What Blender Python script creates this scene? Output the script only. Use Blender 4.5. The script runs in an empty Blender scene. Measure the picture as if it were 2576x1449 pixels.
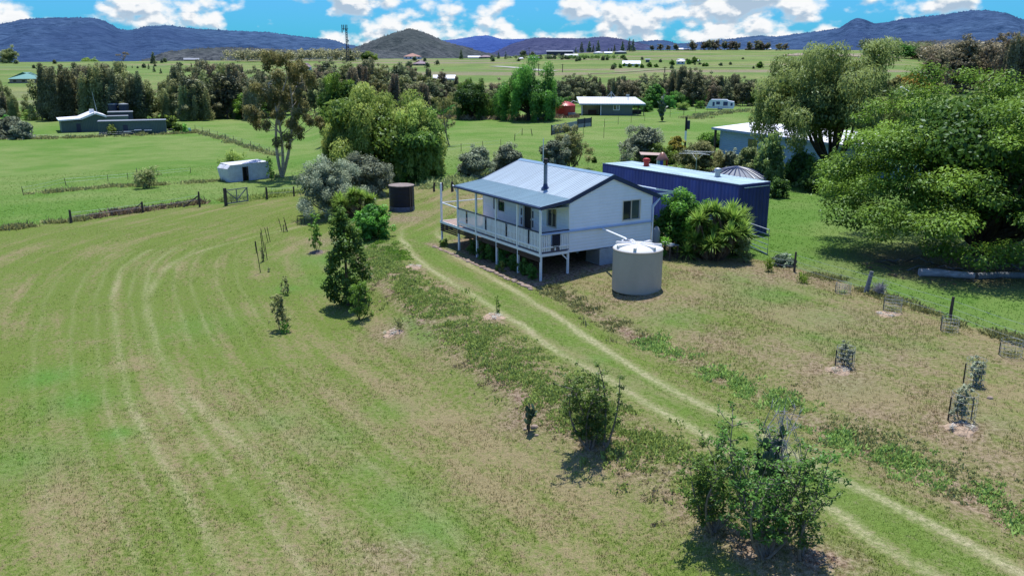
import bpy, bmesh, math, random
import numpy as np
from mathutils import Vector, Matrix
from math import sin, cos, pi, radians, sqrt, atan2, hypot
random.seed(7)
SC = bpy.context.scene
COL = SC.collection
CZ = 9.69                    # camera height above the ground at the cottage
FD = 2100.0                  # focal length in units of a 2576 px wide picture
TP = radians(15.0)

# ------------------------------------------------------------------ rays
def ray(px, py):
    u = (px - 1288.0) / FD; v = -(py - 724.5) / FD
    return np.array((u, cos(TP) + v * sin(TP), -sin(TP) + v * cos(TP)))
def G0(px, py, z=0.0):
    d = ray(px, py); t = (z - CZ) / d[2]
    return (d[0] * t, d[1] * t)
def far(px, py, R):
    """point at horizontal range R seen in direction px,py"""
    d = ray(px, py); k = R / hypot(d[0], d[1])
    return (d[0] * k, d[1] * k, CZ + d[2] * k)
def chaikin(p, n=2):
    p = [np.array(q, float) for q in p]
    for _ in range(n):
        o = [p[0]]
        for a, b in zip(p[:-1], p[1:]):
            o += [a * .75 + b * .25, a * .25 + b * .75]
        o.append(p[-1]); p = o
    return np.array(p)
def poly0(pts, n=2, z=0.0):
    return chaikin([G0(*q, z) for q in pts], n)
def sm(x, a, b):
    t = np.clip((x - a) / (b - a), 0, 1); return t * t * (3 - 2 * t)
def pdist(x, y, P, want=False):
    """signed distance (positive on the right of the walking direction) and length along"""
    best = np.full(np.shape(x), 1e18); sg = np.ones(np.shape(x)); al = np.zeros(np.shape(x)); acc = 0.0
    n = len(P) - 1
    for i in range(n):
        ax, ay = P[i]; bx, by = P[i + 1]; dx, dy = bx - ax, by - ay; L2 = dx * dx + dy * dy
        if L2 < 1e-12: continue
        t = ((x - ax) * dx + (y - ay) * dy) / L2
        lo = -1e9 if i == 0 else 0.0; hi = 1e9 if i == n - 1 else 1.0
        tc = np.clip(t, lo, hi)
        qx = x - ax - tc * dx; qy = y - ay - tc * dy
        d2 = qx * qx + qy * qy
        m = d2 < best
        best = np.where(m, d2, best)
        cr = dx * (y - ay) - dy * (x - ax)
        sg = np.where(m, np.where(cr > 0, -1.0, 1.0), sg)
        al = np.where(m, acc + tc * sqrt(L2), al)
        acc += sqrt(L2)
    d = np.sqrt(best)
    return (d * sg, al) if want else d * sg
def inpoly(x, y, P):
    c = np.zeros(np.shape(x), bool); n = len(P)
    for i in range(n):
        ax, ay = P[i]; bx, by = P[(i + 1) % n]
        if ay == by: continue
        m = ((ay > y) != (by > y)) & (x < (bx - ax) * (y - ay) / (by - ay) + ax)
        c ^= m
    return c
def vnoise(x, y, s, seed=0):
    """cheap value noise"""
    x = np.asarray(x) / s + seed * 17.3; y = np.asarray(y) / s - seed * 9.1
    xi = np.floor(x); yi = np.floor(y); fx = x - xi; fy = y - yi
    fx = fx * fx * (3 - 2 * fx); fy = fy * fy * (3 - 2 * fy)
    def h(a, b):
        q = np.sin(a * 127.1 + b * 311.7 + seed * 74.7) * 43758.5453
        return q - np.floor(q)
    return (h(xi, yi) * (1 - fx) + h(xi + 1, yi) * fx) * (1 - fy) + (h(xi, yi + 1) * (1 - fx) + h(xi + 1, yi + 1) * fx) * fy

# ------------------------------------------------------------------ terrain
LB = poly0([(2700, 1900), (2000, 1370), (1700, 1150), (1500, 1050), (1380, 955), (1260, 880), (1130, 790), (980, 700), (945, 610), (900, 530), (880, 470), (860, 420)])
RB = poly0([(1000, 470), (1060, 520), (1140, 605), (1350, 712), (1480, 780), (1600, 858), (1850, 965), (2100, 1095), (2400, 1240), (2900, 1480)])
_cx = [-400, 0, 400, 700, 1000, 1200, 1400, 1600, 1900, 2200, 2320, 2576, 3000]
_ce = [4, 5, 8, 10, 12, 13, 24, 33, 35, 33, 22, 24, 24]
_az = []; _sl = []
for a, e in zip(_cx, _ce):
    q = ray(a, 162 - e); _az.append(atan2(q[0], q[1])); _sl.append(q[2] / hypot(q[0], q[1]))
RC = 900.0
def H(x, y):
    x = np.asarray(x, float); y = np.asarray(y, float)
    r = np.hypot(x, y); az = np.arctan2(x, y)
    h = np.zeros(r.shape)
    near = sm(r, 140, 90)
    dl = pdist(x, y, LB)        # left of bank (seen walking away from the viewer) = negative
    h -= .75 * sm(-dl, -.6, 3.2)
    dr = pdist(x, y, RB)        # the other side of the ditch lies to the left of its walking direction
    h += .38 * sm(-dr, -.3, 4.0) * near
    h -= .10 * np.exp(-(dr / .6) ** 2) * sm(r, 8, 14) * near * (y < 36)
    h += .07 * (vnoise(x, y, 9, 1) - .5) * sm(r, 300, 100) + .5 * (vnoise(x, y, 45, 2) - .5) * sm(r, 55, 90) * sm(r, 500, 300)
    h -= .9 * sm(r, 60, 130) * sm(r, 400, 200)
    zc = CZ + np.interp(az, _az, _sl) * RC
    s = np.clip((r - 300) / (RC - 300), 0, 1) ** 1.15
    h = h + (zc + .7) * s * 1.0 + 1.4 * (vnoise(x, y, 110, 3) - .5) * sm(r, 320, 480) * sm(r, 900, 700)
    h = np.where(r > RC, h - (r - RC) * .03, h)
    return h
def Hs(x, y): return float(H(np.array([x]), np.array([y]))[0])
def G(px, py):
    """point on the terrain seen along the given picture direction"""
    d = ray(px, py); t = (0 - CZ) / d[2] if d[2] < -.002 else 900.0
    t = min(t, 950.0)
    ts = np.concatenate([np.linspace(10, 120, 400), np.geomspace(120, 1000, 900)])
    xs = d[0] * ts; ys = d[1] * ts; zs = CZ + d[2] * ts; hh = H(xs, ys)
    m = np.nonzero(zs <= hh)[0]
    i = m[0] if len(m) else len(ts) - 1
    if i == 0 or not len(m): t = ts[i]
    else:
        a, b = ts[i - 1], ts[i]
        fa = zs[i - 1] - hh[i - 1]; fb = zs[i] - hh[i]
        t = a + (b - a) * fa / (fa - fb)
    x, y = d[0] * t, d[1] * t
    return Vector((x, y, Hs(x, y)))
def pxm(p):
    """picture units per metre at a world point"""
    return FD / (p[1] * cos(TP) - (p[2] - CZ) * sin(TP))

# ------------------------------------------------------------------ materials
def newmat(name):
    m = bpy.data.materials.new(name); m.use_nodes = True
    nt = m.node_tree; nt.nodes.clear()
    return m, nt, nt.nodes, nt.links
def nd(nodes, t, **kw):
    n = nodes.new(t)
    for k, v in kw.items(): setattr(n, k, v)
    return n
MATS = {}
def plain(name, col, rough=.6, metal=0.0, var=.12, scale=3.0, bump=0.0, bscale=20.0, dirt=0.0, spec=.4, wave=None, streak=None):
    """painted / metal / timber surface with procedural variation"""
    if name in MATS: return MATS[name]
    m, nt, N, L = newmat(name)
    out = nd(N, 'ShaderNodeOutputMaterial'); b = nd(N, 'ShaderNodeBsdfPrincipled')
    L.new(b.outputs[0], out.inputs[0])
    b.inputs['Roughness'].default_value = rough; b.inputs['Metallic'].default_value = metal
    b.inputs['Specular IOR Level'].default_value = spec
    tc = nd(N, 'ShaderNodeTexCoord')
    nz = nd(N, 'ShaderNodeTexNoise'); nz.inputs['Scale'].default_value = scale; nz.inputs['Detail'].default_value = 8
    if streak:
        mp = nd(N, 'ShaderNodeMapping'); mp.inputs['Scale'].default_value = streak
        L.new(tc.outputs['Object'], mp.inputs[0]); L.new(mp.outputs[0], nz.inputs['Vector'])
    else: L.new(tc.outputs['Object'], nz.inputs['Vector'])
    rp = nd(N, 'ShaderNodeValToRGB')
    rp.color_ramp.elements[0].position = .3; rp.color_ramp.elements[1].position = .7
    c = col
    rp.color_ramp.elements[0].color = (c[0] * (1 - var) , c[1] * (1 - var), c[2] * (1 - var), 1)
    rp.color_ramp.elements[1].color = (min(1, c[0] * (1 + var)), min(1, c[1] * (1 + var)), min(1, c[2] * (1 + var)), 1)
    L.new(nz.outputs['Fac'], rp.inputs[0])
    last = rp.outputs[0]
    if dirt:
        n2 = nd(N, 'ShaderNodeTexNoise'); n2.inputs['Scale'].default_value = scale * 2.7; n2.inputs['Detail'].default_value = 10; n2.inputs['Roughness'].default_value = .7
        L.new(tc.outputs['Object'], n2.inputs['Vector'])
        r2 = nd(N, 'ShaderNodeValToRGB'); r2.color_ramp.elements[0].position = .5; r2.color_ramp.elements[1].position = .75
        L.new(n2.outputs['Fac'], r2.inputs[0])
        mul = nd(N, 'ShaderNodeMath', operation='MULTIPLY'); mul.inputs[1].default_value = dirt; L.new(r2.outputs[0], mul.inputs[0])
        mx = nd(N, 'ShaderNodeMix', data_type='RGBA'); L.new(mul.outputs[0], mx.inputs['Factor']); L.new(last, mx.inputs['A'])
        mx.inputs['B'].default_value = (.13, .1, .07, 1); last = mx.outputs['Result']
    hgt = None
    if wave:                       # (axis, period in metres, colour depth, bump distance)
        ax, per, dep, bd = wave
        sx = nd(N, 'ShaderNodeSeparateXYZ'); L.new(tc.outputs['Object'], sx.inputs[0])
        mm = nd(N, 'ShaderNodeMath', operation='MULTIPLY'); mm.inputs[1].default_value = 2 * pi / per; L.new(sx.outputs[ax], mm.inputs[0])
        sn = nd(N, 'ShaderNodeMath', operation='SINE'); L.new(mm.outputs[0], sn.inputs[0])
        mr = nd(N, 'ShaderNodeMapRange'); mr.inputs[1].default_value = -1; mr.inputs[2].default_value = 1
        mr.inputs[3].default_value = 1 - dep; mr.inputs[4].default_value = 1; L.new(sn.outputs[0], mr.inputs[0])
        vm = nd(N, 'ShaderNodeVectorMath', operation='SCALE'); L.new(last, vm.inputs[0]); L.new(mr.outputs[0], vm.inputs['Scale']); last = vm.outputs[0]
        bp = nd(N, 'ShaderNodeBump'); bp.inputs['Distance'].default_value = bd; L.new(sn.outputs[0], bp.inputs['Height']); hgt = bp
    if bump:
        nb = nd(N, 'ShaderNodeTexNoise'); nb.inputs['Scale'].default_value = bscale; nb.inputs['Detail'].default_value = 6
        L.new(tc.outputs['Object'], nb.inputs['Vector'])
        b2 = nd(N, 'ShaderNodeBump'); b2.inputs['Distance'].default_value = bump; L.new(nb.outputs['Fac'], b2.inputs['Height'])
        if hgt: L.new(hgt.outputs[0], b2.inputs['Normal'])
        hgt = b2
    if hgt: L.new(hgt.outputs[0], b.inputs['Normal'])
    L.new(last, b.inputs['Base Color'])
    MATS[name] = m; return m
def glassmat(name, col=(.012, .016, .02)):
    if name in MATS: return MATS[name]
    m, nt, N, L = newmat(name)
    out = nd(N, 'ShaderNodeOutputMaterial'); b = nd(N, 'ShaderNodeBsdfPrincipled'); L.new(b.outputs[0], out.inputs[0])
    b.inputs['Roughness'].default_value = .06; b.inputs['Specular IOR Level'].default_value = .8
    tc = nd(N, 'ShaderNodeTexCoord'); nz = nd(N, 'ShaderNodeTexNoise'); nz.inputs['Scale'].default_value = 2.0
    L.new(tc.outputs['Object'], nz.inputs['Vector'])
    rp = nd(N, 'ShaderNodeValToRGB'); rp.color_ramp.elements[0].color = (*col, 1); rp.color_ramp.elements[1].color = (col[0] * 3, col[1] * 3, col[2] * 3, 1)
    L.new(nz.outputs['Fac'], rp.inputs[0]); L.new(rp.outputs[0], b.inputs['Base Color'])
    MATS[name] = m; return m
def leafmat(name, dark, light, trans=.3, hue=.0, third=None):
    if name in MATS: return MATS[name]
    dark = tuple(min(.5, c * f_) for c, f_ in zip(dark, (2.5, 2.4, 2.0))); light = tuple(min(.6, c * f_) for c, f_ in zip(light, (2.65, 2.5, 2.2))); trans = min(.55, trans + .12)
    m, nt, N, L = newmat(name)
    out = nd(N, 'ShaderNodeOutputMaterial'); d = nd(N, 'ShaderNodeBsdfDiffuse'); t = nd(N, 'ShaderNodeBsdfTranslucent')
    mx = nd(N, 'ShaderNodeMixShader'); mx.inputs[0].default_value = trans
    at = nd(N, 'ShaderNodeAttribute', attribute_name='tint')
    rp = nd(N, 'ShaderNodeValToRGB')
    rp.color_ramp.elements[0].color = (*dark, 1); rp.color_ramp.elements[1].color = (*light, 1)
    if third:
        e = rp.color_ramp.elements.new(.93); e.color = (*light, 1); rp.color_ramp.elements[2].color = (*third, 1); rp.color_ramp.elements[2].position = 1.0
    oi = nd(N, 'ShaderNodeObjectInfo')
    hs = nd(N, 'ShaderNodeHueSaturation')
    mr = nd(N, 'ShaderNodeMapRange'); mr.inputs[3].default_value = .5 - .02 - hue; mr.inputs[4].default_value = .5 + .02 + hue
    mv = nd(N, 'ShaderNodeMapRange'); mv.inputs[3].default_value = .8; mv.inputs[4].default_value = 1.2
    L.new(oi.outputs['Random'], mr.inputs[0]); L.new(oi.outputs['Random'], mv.inputs[0])
    L.new(mr.outputs[0], hs.inputs['Hue']); L.new(mv.outputs[0], hs.inputs['Value'])
    L.new(at.outputs['Fac'], rp.inputs[0]); L.new(rp.outputs[0], hs.inputs['Color'])
    gl = nd(N, 'ShaderNodeBsdfGlossy'); gl.inputs['Roughness'].default_value = .45; gl.inputs['Color'].default_value = (.75, .85, .9, 1)
    mg = nd(N, 'ShaderNodeMixShader'); mg.inputs[0].default_value = .02
    gn = nd(N, 'ShaderNodeNewGeometry'); va = nd(N, 'ShaderNodeVectorMath', operation='ADD'); va.inputs[1].default_value = (0, .12, .85); L.new(gn.outputs['Normal'], va.inputs[0])
    vn = nd(N, 'ShaderNodeVectorMath', operation='NORMALIZE'); L.new(va.outputs[0], vn.inputs[0]); L.new(vn.outputs[0], d.inputs['Normal'])
    L.new(hs.outputs[0], d.inputs[0]); L.new(hs.outputs[0], t.inputs[0])
    L.new(d.outputs[0], mx.inputs[1]); L.new(t.outputs[0], mx.inputs[2])
    L.new(mx.outputs[0], mg.inputs[1]); L.new(gl.outputs[0], mg.inputs[2]); L.new(mg.outputs[0], out.inputs[0])
    MATS[name] = m; return m

# ------------------------------------------------------------------ object helpers
def npmesh(name, V, F, smooth=False):
    """V (n,3), F (m,k) all faces the same size"""
    me = bpy.data.meshes.new(name)
    V = np.ascontiguousarray(V, np.float32); F = np.ascontiguousarray(F, np.int32)
    k = F.shape[1]
    me.vertices.add(len(V)); me.vertices.foreach_set('co', V.ravel())
    me.loops.add(F.size); me.loops.foreach_set('vertex_index', F.ravel())
    me.polygons.add(len(F)); me.polygons.foreach_set('loop_start', np.arange(len(F), dtype=np.int32) * k)
    me.polygons.foreach_set('loop_total', np.full(len(F), k, np.int32))
    if smooth: me.polygons.foreach_set('use_smooth', np.ones(len(F), bool))
    me.update(calc_edges=True)
    return me
def link(name, me, mat=None, parent=None):
    o = bpy.data.objects.new(name, me); COL.objects.link(o)
    if mat is not None and me is not None and len(me.materials) == 0: me.materials.append(mat)
    if parent is not None: o.parent = parent
    return o
def tag(o, label=None, cat=None, group=None, kind=None):
    if label: o['label'] = label
    if cat: o['category'] = cat
    if group: o['group'] = group
    if kind: o['kind'] = kind
    return o
def thing(name, label, cat, loc=(0, 0, 0), rz=0.0, group=None):
    o = bpy.data.objects.new(name, None); COL.objects.link(o); o.empty_display_size = .2
    o.location = loc; o.rotation_euler = (0, 0, rz)
    return tag(o, label, cat, group)
def dup(root, loc, rz=0.0, scale=None, label=None, group=None):
    r = root.copy(); COL.objects.link(r); r.location = loc; r.rotation_euler = (0, 0, rz)
    if scale is not None: r.scale = (scale,) * 3 if not hasattr(scale, '__len__') else scale
    if label: r['label'] = label
    if group: r['group'] = group
    for ch in list(root.children):
        c = ch.copy(); COL.objects.link(c); c.parent = r
        for g in list(ch.children):
            d = g.copy(); COL.objects.link(d); d.parent = c
    return r
class MB:
    def __init__(s): s.v = []; s.f = []; s.sm = []
    def add(s, vs, fs, smooth=False):
        b = len(s.v); s.v += [tuple(q) for q in vs]; s.f += [tuple(i + b for i in f) for f in fs]; s.sm += [smooth] * len(fs)
    def box(s, x0, x1, y0, y1, z0, z1):
        s.add([(x0, y0, z0), (x1, y0, z0), (x1, y1, z0), (x0, y1, z0), (x0, y0, z1), (x1, y0, z1), (x1, y1, z1), (x0, y1, z1)],
              [(0, 3, 2, 1), (4, 5, 6, 7), (0, 1, 5, 4), (1, 2, 6, 5), (2, 3, 7, 6), (3, 0, 4, 7)])
    def bar(s, a, b, w, h, up=(0, 0, 1)):
        a = Vector(a); b = Vector(b); d = (b - a).normalized(); u = Vector(up)
        if abs(d.dot(u)) > .98: u = Vector((0, 1, 0))
        r = d.cross(u).normalized() * (w / 2); t = r.cross(d).normalized() * (h / 2)
        vs = []
        for p in (a, b): vs += [p - r - t, p + r - t, p + r + t, p - r + t]
        s.add(vs, [(0, 3, 2, 1), (4, 5, 6, 7), (0, 1, 5, 4), (1, 2, 6, 5), (2, 3, 7, 6), (3, 0, 4, 7)])
    def tube(s, pts, rad, n=8, cap=True):
        pts = [Vector(p) for p in pts]; rings = []
        if not hasattr(rad, '__len__'): rad = [rad] * len(pts)
        b = len(s.v); prev = None
        for i, p in enumerate(pts):
            d = (pts[min(i + 1, len(pts) - 1)] - pts[max(i - 1, 0)])
            d = d.normalized() if d.length > 1e-9 else Vector((0, 0, 1))
            if prev is None:
                u = Vector((1, 0, 0)) if abs(d.x) < .9 else Vector((0, 1, 0))
                e1 = (u - d * u.dot(d)).normalized()
            else: 
                e1 = prev - d * prev.dot(d)
                e1 = e1.normalized() if e1.length > 1e-6 else Vector((0, 1, 0))
            prev = e1; e2 = d.cross(e1)
            for k in range(n):
                a = 2 * pi * k / n
                s.v.append(tuple(p + (e1 * cos(a) + e2 * sin(a)) * rad[i]))
        for i in range(len(pts) - 1):
            for k in range(n):
                k2 = (k + 1) % n
                s.f.append((b + i * n + k, b + i * n + k2, b + (i + 1) * n + k2, b + (i + 1) * n + k)); s.sm.append(True)
        if cap:
            s.f.append(tuple(b + k for k in reversed(range(n)))); s.sm.append(False)
            e = b + (len(pts) - 1) * n; s.f.append(tuple(e + k for k in range(n))); s.sm.append(False)
    def lathe(s, prof, n=48, c=(0, 0)):
        b = len(s.v)
        for r, z in prof:
            for k in range(n):
                a = 2 * pi * k / n; s.v.append((c[0] + r * cos(a), c[1] + r * sin(a), z))
        for i in range(len(prof) - 1):
            for k in range(n):
                k2 = (k + 1) % n
                s.f.append((b + i * n + k, b + i * n + k2, b + (i + 1) * n + k2, b + (i + 1) * n + k)); s.sm.append(True)
    def quad(s, a, b, c, d): s.add([a, b, c, d], [(0, 1, 2, 3)])
    def slab(s, a, b, c, d, t):
        """thick sheet below quad a b c d"""
        vs = [Vector(q) for q in (a, b, c, d)]
        n = (vs[1] - vs[0]).cross(vs[3] - vs[0]).normalized() * t
        s.add([q for q in vs] + [q - n for q in vs], [(0, 1, 2, 3), (7, 6, 5, 4), (0, 4, 5, 1), (1, 5, 6, 2), (2, 6, 7, 3), (3, 7, 4, 0)])
    def build(s, name, mat, parent=None, bevel=0.0):
        me = bpy.data.meshes.new(name); me.from_pydata(s.v, [], s.f)
        me.polygons.foreach_set('use_smooth', s.sm); me.update()
        if any(s.sm) and hasattr(me, 'set_sharp_from_angle'): me.set_sharp_from_angle(angle=radians(40))
        o = link(name, me, mat, parent)
        if bevel:
            md = o.modifiers.new('bevel', 'BEVEL'); md.width = bevel; md.segments = 2; md.limit_method = 'ANGLE'
        return o
def orient(a, b):
    """rotation about z that turns local x along a->b"""
    return atan2(b[1] - a[1], b[0] - a[0])

# ------------------------------------------------------------------ foliage
def leafcloud(cl, n, size, rng, up=.4, hang=0.0, asp=2.0, shell=.5, tint0=0.0, fold=0.0, rise=0.0, spread=.35):
    """cl: list of (x,y,z,rx,ry,rz,tint).  Leaf-sized rhombs scattered through every clump."""
    C = np.array(cl, float)
    w = (C[:, 3] * C[:, 4] + C[:, 3] * C[:, 5] + C[:, 4] * C[:, 5]); w /= w.sum()
    idx = rng.choice(len(C), n, p=w)
    d = rng.normal(size=(n, 3)); d /= np.linalg.norm(d, axis=1)[:, None]
    rad = shell + (1 - shell) * rng.random(n) ** .7 + rng.normal(size=n) * .07
    P = C[idx, :3] + d * C[idx, 3:6] * rad[:, None]
    nr = d * .75 + rng.normal(size=(n, 3)) * .45 + np.array((0, 0, up)); nr /= np.linalg.norm(nr, axis=1)[:, None]
    t = rng.normal(size=(n, 3))
    if hang: t = t * (1 - hang) * .6 + np.array((0, 0, -1.0)) * hang + d * .15
    if rise: t = t * (1 - rise) * .6 + np.array((0, 0, 1.0)) * rise + d * spread
    t -= nr * (t * nr).sum(1)[:, None] * (1 - max(hang, rise) * .8); t /= np.linalg.norm(t, axis=1)[:, None] + 1e-9
    b = np.cross(nr, t); b /= np.linalg.norm(b, axis=1)[:, None] + 1e-9
    s = size * (.6 + .8 * rng.random(n))[:, None]
    V = np.stack([P - t * s * .5, P + b * s * .5 / asp, P + t * s * .5, P - b * s * .5 / asp], 1)
    tint = np.clip(.5 * C[idx, 6] + .5 * rng.random(n) + tint0 + .12 * d[:, 2], 0, 1)  # clump tops get a lighter tint, as if lit from above
    return V.reshape(-1, 3), tint
def leafmesh(name, V, tint):
    F = np.arange(len(V), dtype=np.int32).reshape(-1, 4)
    me = npmesh(name, V, F)
    a = me.attributes.new('tint', 'FLOAT', 'FACE'); a.data.foreach_set('value', np.asarray(tint, np.float32))
    return me
def jit(rng, s=1.0): return float(rng.normal() * s)
def limb(mb, a, b, r0, r1, rng, bend=.12, n=5, sides=6, sag=0.0):
    a = Vector(a); b = Vector(b); L = (b - a).length; pts = []
    off = Vector((jit(rng), jit(rng), jit(rng) * .4)) * L * bend
    for i in range(n + 1):
        t = i / n; p = a.lerp(b, t) + off * (4 * t * (1 - t)) + Vector((0, 0, sag * L * 4 * t * (1 - t)))
        pts.append(p)
    mb.tube(pts, [r0 + (r1 - r0) * (i / n) for i in range(n + 1)], sides, cap=False)
    return pts
BARK = {}
def bark(kind):
    if kind not in BARK:
        c = {'grey': (.20, .17, .14), 'dark': (.06, .05, .04), 'pale': (.38, .33, .27), 'brown': (.12, .085, .06)}[kind]
        BARK[kind] = plain('bark_' + kind, c, .9, var=.35, scale=6, bump=.02, bscale=14, spec=.1)
    return BARK[kind]
# ------------------------------------------------------------------ ground zones
def PG(pts, n=2):
    return chaikin([tuple(G(*q))[:2] for q in pts], n)
HX, HY = 1.3095, 37.2368                       # cottage corner post
YAW = radians(58.336)
UX, UY = -cos(YAW), sin(YAW); VX, VY = sin(YAW), cos(YAW)
def hw(u, v): return (HX + UX * u + VX * v, HY + UY * u + VY * v)
TRK_L = PG([(1098, 505), (1040, 545), (1003, 590), (1030, 640), (1120, 700), (1250, 780), (1400, 880), (1530, 962), (1700, 1052), (1900, 1170), (2100, 1290), (2380, 1470)])
TRK_R = PG([(1112, 540), (1098, 580), (1112, 612), (1200, 682), (1310, 742), (1420, 812), (1500, 870), (1600, 930), (1750, 1010), (1900, 1080), (2050, 1170), (2200, 1250), (2400, 1350), (2600, 1460)])
MOW1 = PG([(760, 515), (640, 545), (540, 575), (410, 610), (315, 660), (278, 740), (285, 850), (310, 950), (360, 1080), (440, 1230), (600, 1449), (700, 1600)])
MOW2 = PG([(800, 560), (620, 600), (470, 640), (400, 680), (362, 760), (375, 860), (440, 950), (560, 1080), (740, 1250), (930, 1449)])
EDGE = [tuple(G(*q))[:2] for q in [(-900, 700), (-300, 610), (0, 575), (180, 558), (360, 532), (505, 515), (570, 512), (700, 496), (760, 480), (900, 445), (1050, 462), (1110, 478), (1220, 455), (1500, 440)]] + \
       [hw(-2, 9.6)] + [tuple(G(*q))[:2] for q in [(1890, 650), (2000, 675), (2183, 730), (2392, 805), (2576, 862), (3100, 1030), (3000, 2600), (-900, 2600)]]
SOILW = poly0([(930, 610), (990, 690), (1130, 790), (1260, 885), (1380, 965), (1500, 1055), (1720, 1150), (1900, 1280)])
def _spots():
    S = []
    for px, py, r, ch, a in [
        (860, 640, 2.3, 1, .9), (860, 700, 1.8, 1, .7), (900, 590, 1.2, 1, .5), (1045, 812, .8, 1, .9), (1080, 840, .9, 1, .6), (720, 728, .8, 1, .7), (120, 950, 1.1, 1, .9), (190, 1010, 1.2, 1, .8),
        (300, 1090, .5, 1, .9), (60, 1160, 1.3, 1, .6), (820, 1100, 1.0, 1, .4), (700, 1060, .8, 1, .5), (1000, 1260, .9, 1, .6), (1080, 1330, 1.0, 1, .7), (920, 1180, .8, 1, .4), (500, 820, 1.6, 1, .4),
        (1850, 700, 1.4, 1, .6), (1930, 740, 1.8, 1, .75), (1700, 800, 1.2, 1, .5), (2080, 800, 1.6, 1, .45), (2150, 870, 1.2, 1, .5), (1500, 905, .6, 1, .6), (2130, 960, .9, 1, .4), (2480, 1060, .8, 1, .4), (980, 1030, .9, 1, .3),
        (1560, 745, 1.2, 2, .35), (1760, 690, 1.6, 2, .6), (1950, 690, 2.2, 2, .7), (2050, 700, 2.0, 2, .6), (2100, 930, 1.5, 2, .7), (2130, 985, 1.6, 0, .9), (2400, 1075, 1.2, 2, .8), (2440, 1000, 1.0, 0, .8), (2010, 790, 1.2, 0, .8), (2140, 800, 1.0, 0, .7),
        (1050, 680, .8, 2, .8), (1120, 720, 1.1, 2, .7), (1000, 720, 1.0, 2, .5), (990, 835, .9, 2, .7), (1240, 805, .8, 2, .8), (815, 610, 1.2, 2, .6), (800, 635, .7, 2, .8), (670, 690, .9, 0, .9), (720, 640, 1.4, 0, .6), (760, 600, 1.2, 0, .6),
        (240, 860, 1.1, 0, 1.), (300, 920, .8, 0, .9), (420, 1000, .9, 0, .7), (540, 1190, .6, 0, 1.), (500, 1120, .5, 0, .7), (150, 1300, 1.6, 0, .6), (100, 1230, 1.2, 0, .5), (1000, 900, 2.2, 0, .4), (1250, 1080, 2.6, 0, .4), (1300, 1250, 2.0, 0, .35), (1500, 1350, 2.0, 0, .3),
        (1020, 1400, .6, 2, .6), (950, 1390, .5, 2, .5), (1330, 1045, .8, 2, .9), (1010, 550, 1.4, 2, .8), (1040, 535, 1.2, 2, .5), (1940, 600, 1.4, 0, .9), (1960, 580, 1.3, 0, .8), (2100, 640, 1.5, 0, .3), (1490, 1200, 1.2, 0, .3), (1680, 1400, 1.5, 0, .3), (2300, 655, 3.2, 2, 1.), (2380, 690, 2.0, 2, 1.), (2480, 700, 2.0, 2, .9), (2430, 650, 3.5, 2, 1.), (2540, 670, 2.5, 2, 1.), (2280, 690, 1.2, 2, .8), (1640, 780, 1.0, 2, .4), (1600, 742, 1.5, 2, .8), (1640, 700, 1.6, 2, .5), (2200, 800, 3.0, 2, .35), (2450, 1180, 2.5, 2, .4), (1750, 760, 2.0, 2, .35), (1800, 850, 1.3, 2, .45), (1950, 880, 1.4, 2, .4), (2250, 900, 1.6, 2, .45), (2350, 980, 1.2, 2, .4), (2500, 900, 1.6, 2, .35), (2200, 1050, 1.2, 2, .45), (2050, 850, .9, 1, .5), (2300, 870, 1.0, 1, .35), (1430, 1000, .8, 1, .4)]:  # broad soil spots below the shade tree: litter, plus its shade painted in
        g = G(px, py); S.append((g.x, g.y, r, ch, a))
    return S
SPOTS = _spots()
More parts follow.
